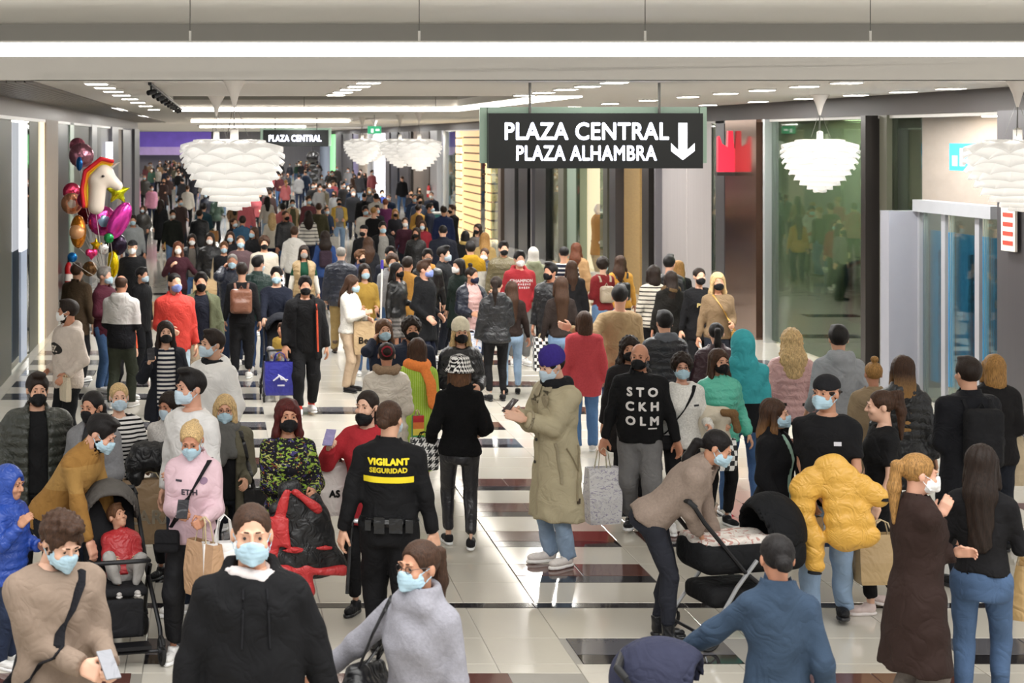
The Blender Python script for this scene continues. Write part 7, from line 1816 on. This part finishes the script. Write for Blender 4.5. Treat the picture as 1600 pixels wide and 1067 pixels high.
# ---- far crowd: people too small to tell apart
RC = random.Random(11)
TOPC = [('#16171c', 'black'), ('#1b1f2e', 'navy'), ('#22222a', 'charcoal'), ('#2a2a2e', 'dark grey'), ('#141417', 'black'), ('#33302c', 'dark brown'), ('#3a2a28', 'brown'), ('#4a4638', 'olive'), ('#7a7a7c', 'grey'), ('#1d2c44', 'dark blue'), ('#5a2a30', 'burgundy'), ('#a8a29a', 'pale grey'), ('#b5525a', 'rose'), ('#c9c4bc', 'cream'), ('#2c4a3c', 'dark green'), ('#8a6a4a', 'tan')]
n_far = 0; seen_labels = set()
taken = [(6.75, 53.6), (6.75, 54.4), (-3.8, 75)] + [(p.root.matrix_world.translation.x, p.root.matrix_world.translation.y) for p in PEOPLE.values()]
for _ in range(9000):
    if n_far >= 172: break
    d = 40 + 106 * RC.random() ** 1.1
    X = RC.uniform(-2.4, 8.4) if d < 66 else RC.uniform(-6.0, 8.6)
    if d < 75 and X < -.2 and RC.random() < .7: continue
    px = VX + X * F_PX / d
    if not (200 < px < 690): continue
    if any(abs(a - X) < .6 and abs(b - d) < .75 for a, b in taken): continue
    taken.append((X, d)); n_far += 1
    fem = RC.random() < .5; front = RC.random() < .5
    h = RC.uniform(1.56, 1.7) if fem else RC.uniform(1.68, 1.84)
    tp = RC.choice(['jacket', 'puffer', 'coat', 'sweater', 'hoodie'])
    side_ = 'left of the big lamp' if px < 290 else 'under the big lamp' if px < 440 else 'below the small hanging sign' if px < 520 else 'below the distant lamps' if px < 620 else 'left of the amber column'
    dep = 'in the middle distance' if d < 58 else 'in the distant crowd' if d < 90 else 'in the farthest crowd'
    for _k in range(60):
        tc, cn = RC.choice(TOPC); tp = RC.choice(['jacket', 'puffer', 'coat', 'sweater', 'hoodie'])
        lb = '%s shopper in %s %s, %s, %s' % ('masked' if front else 'turned-away', cn, tp, dep, side_)
        if lb not in seen_labels: break
    seen_labels.add(lb)
    person('crowd%d' % n_far, px, 0, h, RC.uniform(-40, 40) + (0 if front else 180), lb, (tp, tc), ('jeans', RC.choice([JN, JB, '#17181d', '#22252e', JL])),
           (RC.choice(['long', 'lowpony', 'bob', 'longstraight']) if fem else RC.choice(['short', 'buzz', 'quiff']), RC.choice(['black', 'dark', 'brown', 'brown', 'dblond'])), RC.choice(['blue', 'white', 'black', 'lblue']) if front else None, 'f' if fem else 'm', d=d, group='distant crowd', legs=RC.choice(['stand', 'stepl', 'stepr', 'wide']), arms=RC.choice([('down', 'down'), ('tuck', 'down'), ('pocket', 'pocket'), ('down', 'tuck')]), shoe=BLK)
# ================================================================ balloons
BD = 24.2
def foil(c, metal=.75, rough=.22): return plain('foil_' + c, c, rough, metal=metal, var=.12, scale=9)
def balloon(px, py, r, color, label, shape='round', tilt=0, d=BD, color2=None, seed=0, sy=.45):
    p = at(px, py, d)
    o = tag(empty('foil_balloon', p), label, 'balloon', 'foil balloons on the left')
    o.rotation_euler = (0, math.radians(tilt), math.radians(seed * 37 % 50 - 25))
    R = r * d / F_PX
    G = Field((-R * 1.5, -R * 1.1, -R * 1.9), (R * 1.5, R * 1.1, R * 1.6), R / 9)
    if shape == 'round': G.ell((0, 0, 0), (R, R * sy, R), 0)
    elif shape == 'tall': G.ell((0, 0, 0), (R * .62, R * sy * .8, R * 1.25), 0)
    elif shape == 'heart':
        for sx in (-1, 1): G.ell((sx * R * .42, 0, R * .25), (R * .58, R * sy, R * .62), 0); G.cone((sx * R * .42, 0, R * .2), (0, 0, -R * .9), R * .45, R * .06, .05 * R, flat=(1, .8, 1))
    elif shape == 'star':
        for k in range(5):
            a = math.pi / 2 + k * 2 * math.pi / 5
            G.cone((0, 0, 0), (R * 1.05 * math.cos(a), 0, R * 1.05 * math.sin(a)), R * .5, R * .1, .1 * R, flat=(1, .7, 1))
    if shape in ('round', 'heart'): G.disp(lambda x, y, z: .02 * R * np.sin(np.arctan2(x, z) * 22))
    sdf_obj('foil_body', G, foil(color), o)
    if color2:
        G = Field((-R, -R, -R), (R, R * .2, R), R / 12); G.ell((0, -R * sy * .35, 0), (R * .6, R * sy * .75, R * .6), 0); sdf_obj('printed_face', G, foil(color2, .3), o)
    z0 = -R * (1.25 if shape == 'tall' else 1.0)
    tx = Vector(at(165, 440, d + .2)) - p
    inv = o.rotation_euler.to_matrix().inverted()
    MB().tube([(0, 0, z0 * .9), inv @ (tx * .5 + Vector((0, 0, -.05))), inv @ tx], .004, 5).build('string', plain('ribbon', '#b8b4b0', .5), o)
    return o
balloon(127, 243, 20, '#8a5a68', 'dusky pink balloon at the top of the bunch', seed=1, d=24.6)
balloon(121, 228, 13, '#b06478', 'small rose balloon above the bunch', seed=2, d=24.9)
balloon(124, 256, 9, '#1c5a9a', 'small blue balloon on the left of the bunch', seed=3, d=24.1, shape='tall')
balloon(112, 300, 15, '#b03050', 'crimson balloon at the left edge of the bunch', seed=4, d=24.4)
balloon(112, 318, 17, '#c98a6a', 'peach balloon with pale print behind the unicorn', seed=5, d=24.0, color2='#d8c8bc')
balloon(134, 312, 14, '#b83a62', 'shiny pink balloon under the unicorn\'s neck', seed=6, d=23.8)
balloon(122, 362, 21, '#d0832a', 'large golden foil balloon on the left', shape='tall', seed=7, d=23.7, sy=.7, color2='#d8a070')
balloon(160, 345, 24, '#9a2a6c', 'magenta-rimmed balloon with a grey-blue print', seed=8, d=23.9, color2='#6f8a9e')
balloon(186, 345, 26, '#c83a9a', 'long pink tube balloon leaning right', shape='tall', tilt=28, seed=9, d=23.7, sy=.4)
balloon(181, 382, 18, '#2a2030', 'dark metallic balloon behind the brown cone', seed=10, d=24.0)
balloon(150, 383, 10, '#e0b81c', 'small yellow balloon in the lower bunch', seed=11, d=23.6, shape='star')
balloon(143, 397, 10, '#d83a70', 'small hot pink balloon in the lower bunch', seed=12, d=23.5, shape='heart')
balloon(161, 389, 9, '#c9c6c2', 'small silver balloon in the lower bunch', seed=13, d=23.6)
balloon(113, 402, 8, '#1c6ab0', 'small bright blue balloon by the left pillar', seed=14, d=23.7)
balloon(176, 413, 17, '#e0c010', 'yellow balloon hanging low above the maroon jacket', seed=15, d=23.9, shape='tall')
balloon(184, 300, 18, '#c8c81c', 'lime yellow balloon behind the unicorn\'s muzzle', seed=16, d=24.2, shape='star')
balloon(170, 372, 8, '#2c8a4a', 'small green balloon below the pink tube', seed=17, d=23.6)
balloon(140, 420, 12, '#7a5a3a', 'brown balloon at the bottom of the bunch', seed=18, d=23.9)
balloon(135, 335, 16, '#6a1420', 'dark red balloon in the middle of the bunch', seed=19, d=24.5)
# unicorn head
o = tag(empty('unicorn_balloon', at(158, 290, 23.3)), 'white unicorn head balloon with rainbow mane', 'balloon')
u = 23.3 / F_PX
def UV(x, y, dy=0): return np.array(((x - 158) * u, dy, -(y - 290) * u))
G = Field(UV(125, 345, -.2), UV(205, 240, .2), .012)
for a, b, ra_, rb_ in (((150, 322), (153, 285), 13, 14), ((153, 282), (163, 272), 15, 15), ((163, 275), (184, 290), 14, 8)): G.cone(UV(*a), UV(*b), ra_ * u, rb_ * u, .05, flat=(1, .8, 1))
sdf_obj('head', G, plain('unicorn_white', '#d8cabc', .35, var=.05), o)
mc = ['#c8202c', '#e08a18', '#e0c81c', '#2a9a4a', '#2a62b8']
for i, c_ in enumerate(mc):
    G = Field(UV(120, 345, -.2), UV(190, 240, .2), .02)
    pts_ = [(176 - i * 1.5, 252 + i * 2.6), (158 - i * .5, 248 + i * 3.6), (133 + i * 3.8, 268 + i * 2), (128 + i * 4.0, 296), (131 + i * 3.6, 322)]
    for a, b in zip(pts_[:-1], pts_[1:]): G.cone(UV(*a, .02 * i - .04), UV(*b, .02 * i - .04), 3.6 * u, 3.6 * u, .01)
    sdf_obj('mane_strand', G, foil(c_, .4), o)
MB().tube([UV(172, 262), UV(188, 252)], [.03, .004], 8).build('horn', foil('#d8d0c8'), o, True)
MB().lathe([(0, -.02), (.02, -.01), (.025, 0), (.02, .01), (0, .02)], UV(162, 275, -.12), 8).build('eye', plain('balloon_eye', '#1a1418', .3), o, True)
MB().tube([UV(150, 334), UV(158, 390), UV(166, 440)], .004, 5).build('string', plain('ribbon', '#b8b4b0', .5), o)
for i in range(6):
    p_ = at(491 + (i % 2) * 4 - 2, 246 + i * 7, 95)
    tag(sdf_obj('black_balloon', Field((-.4, -.4, -.4), (.4, .4, .4), .05).ell((0, 0, 0), (.38 if i == 0 else .22,) * 3, 0), plain('latex_black', '#121214', .25), None, Matrix.Translation(p_)), 'black balloon in the distant balloon column, %s from the top' % ['first', 'second', 'third', 'fourth', 'fifth', 'sixth'][i], 'balloon', 'distant black balloon column')
o = tag(empty('pink_mascot_balloon', (-3.8, 75, 0)), 'tall soft pink inflatable figure far back by the left wall', 'inflatable')
G = Field((-.5, -.4, 0), (.5, .4, 2.6), .04); G.cone((0, 0, .3), (0, 0, 1.7), .34, .3, 0); G.ell((0, 0, 2.1), (.26, .24, .34), .1); sdf_obj('inflated_body', G, plain('pink_vinyl', '#d884b0', .4), o)
MB().lathe([(0, 0), (.36, 0), (.38, .04), (.3, .1), (0, .1)], n=16).build('base', M_white, o, True)

o = tag(empty('balloon_stand', (at(490, 250, 95).x, 95.3, 0)), 'thin stand carrying the distant column of black balloons', 'stand')
MB().tube([(0, 0, 0), (0, 0, 3.2)], .03, 6).build('pole', M_blk, o); MB().lathe([(0, 0), (.3, 0), (.3, .03), (0, .05)], n=14).build('base', M_blk, o, True)
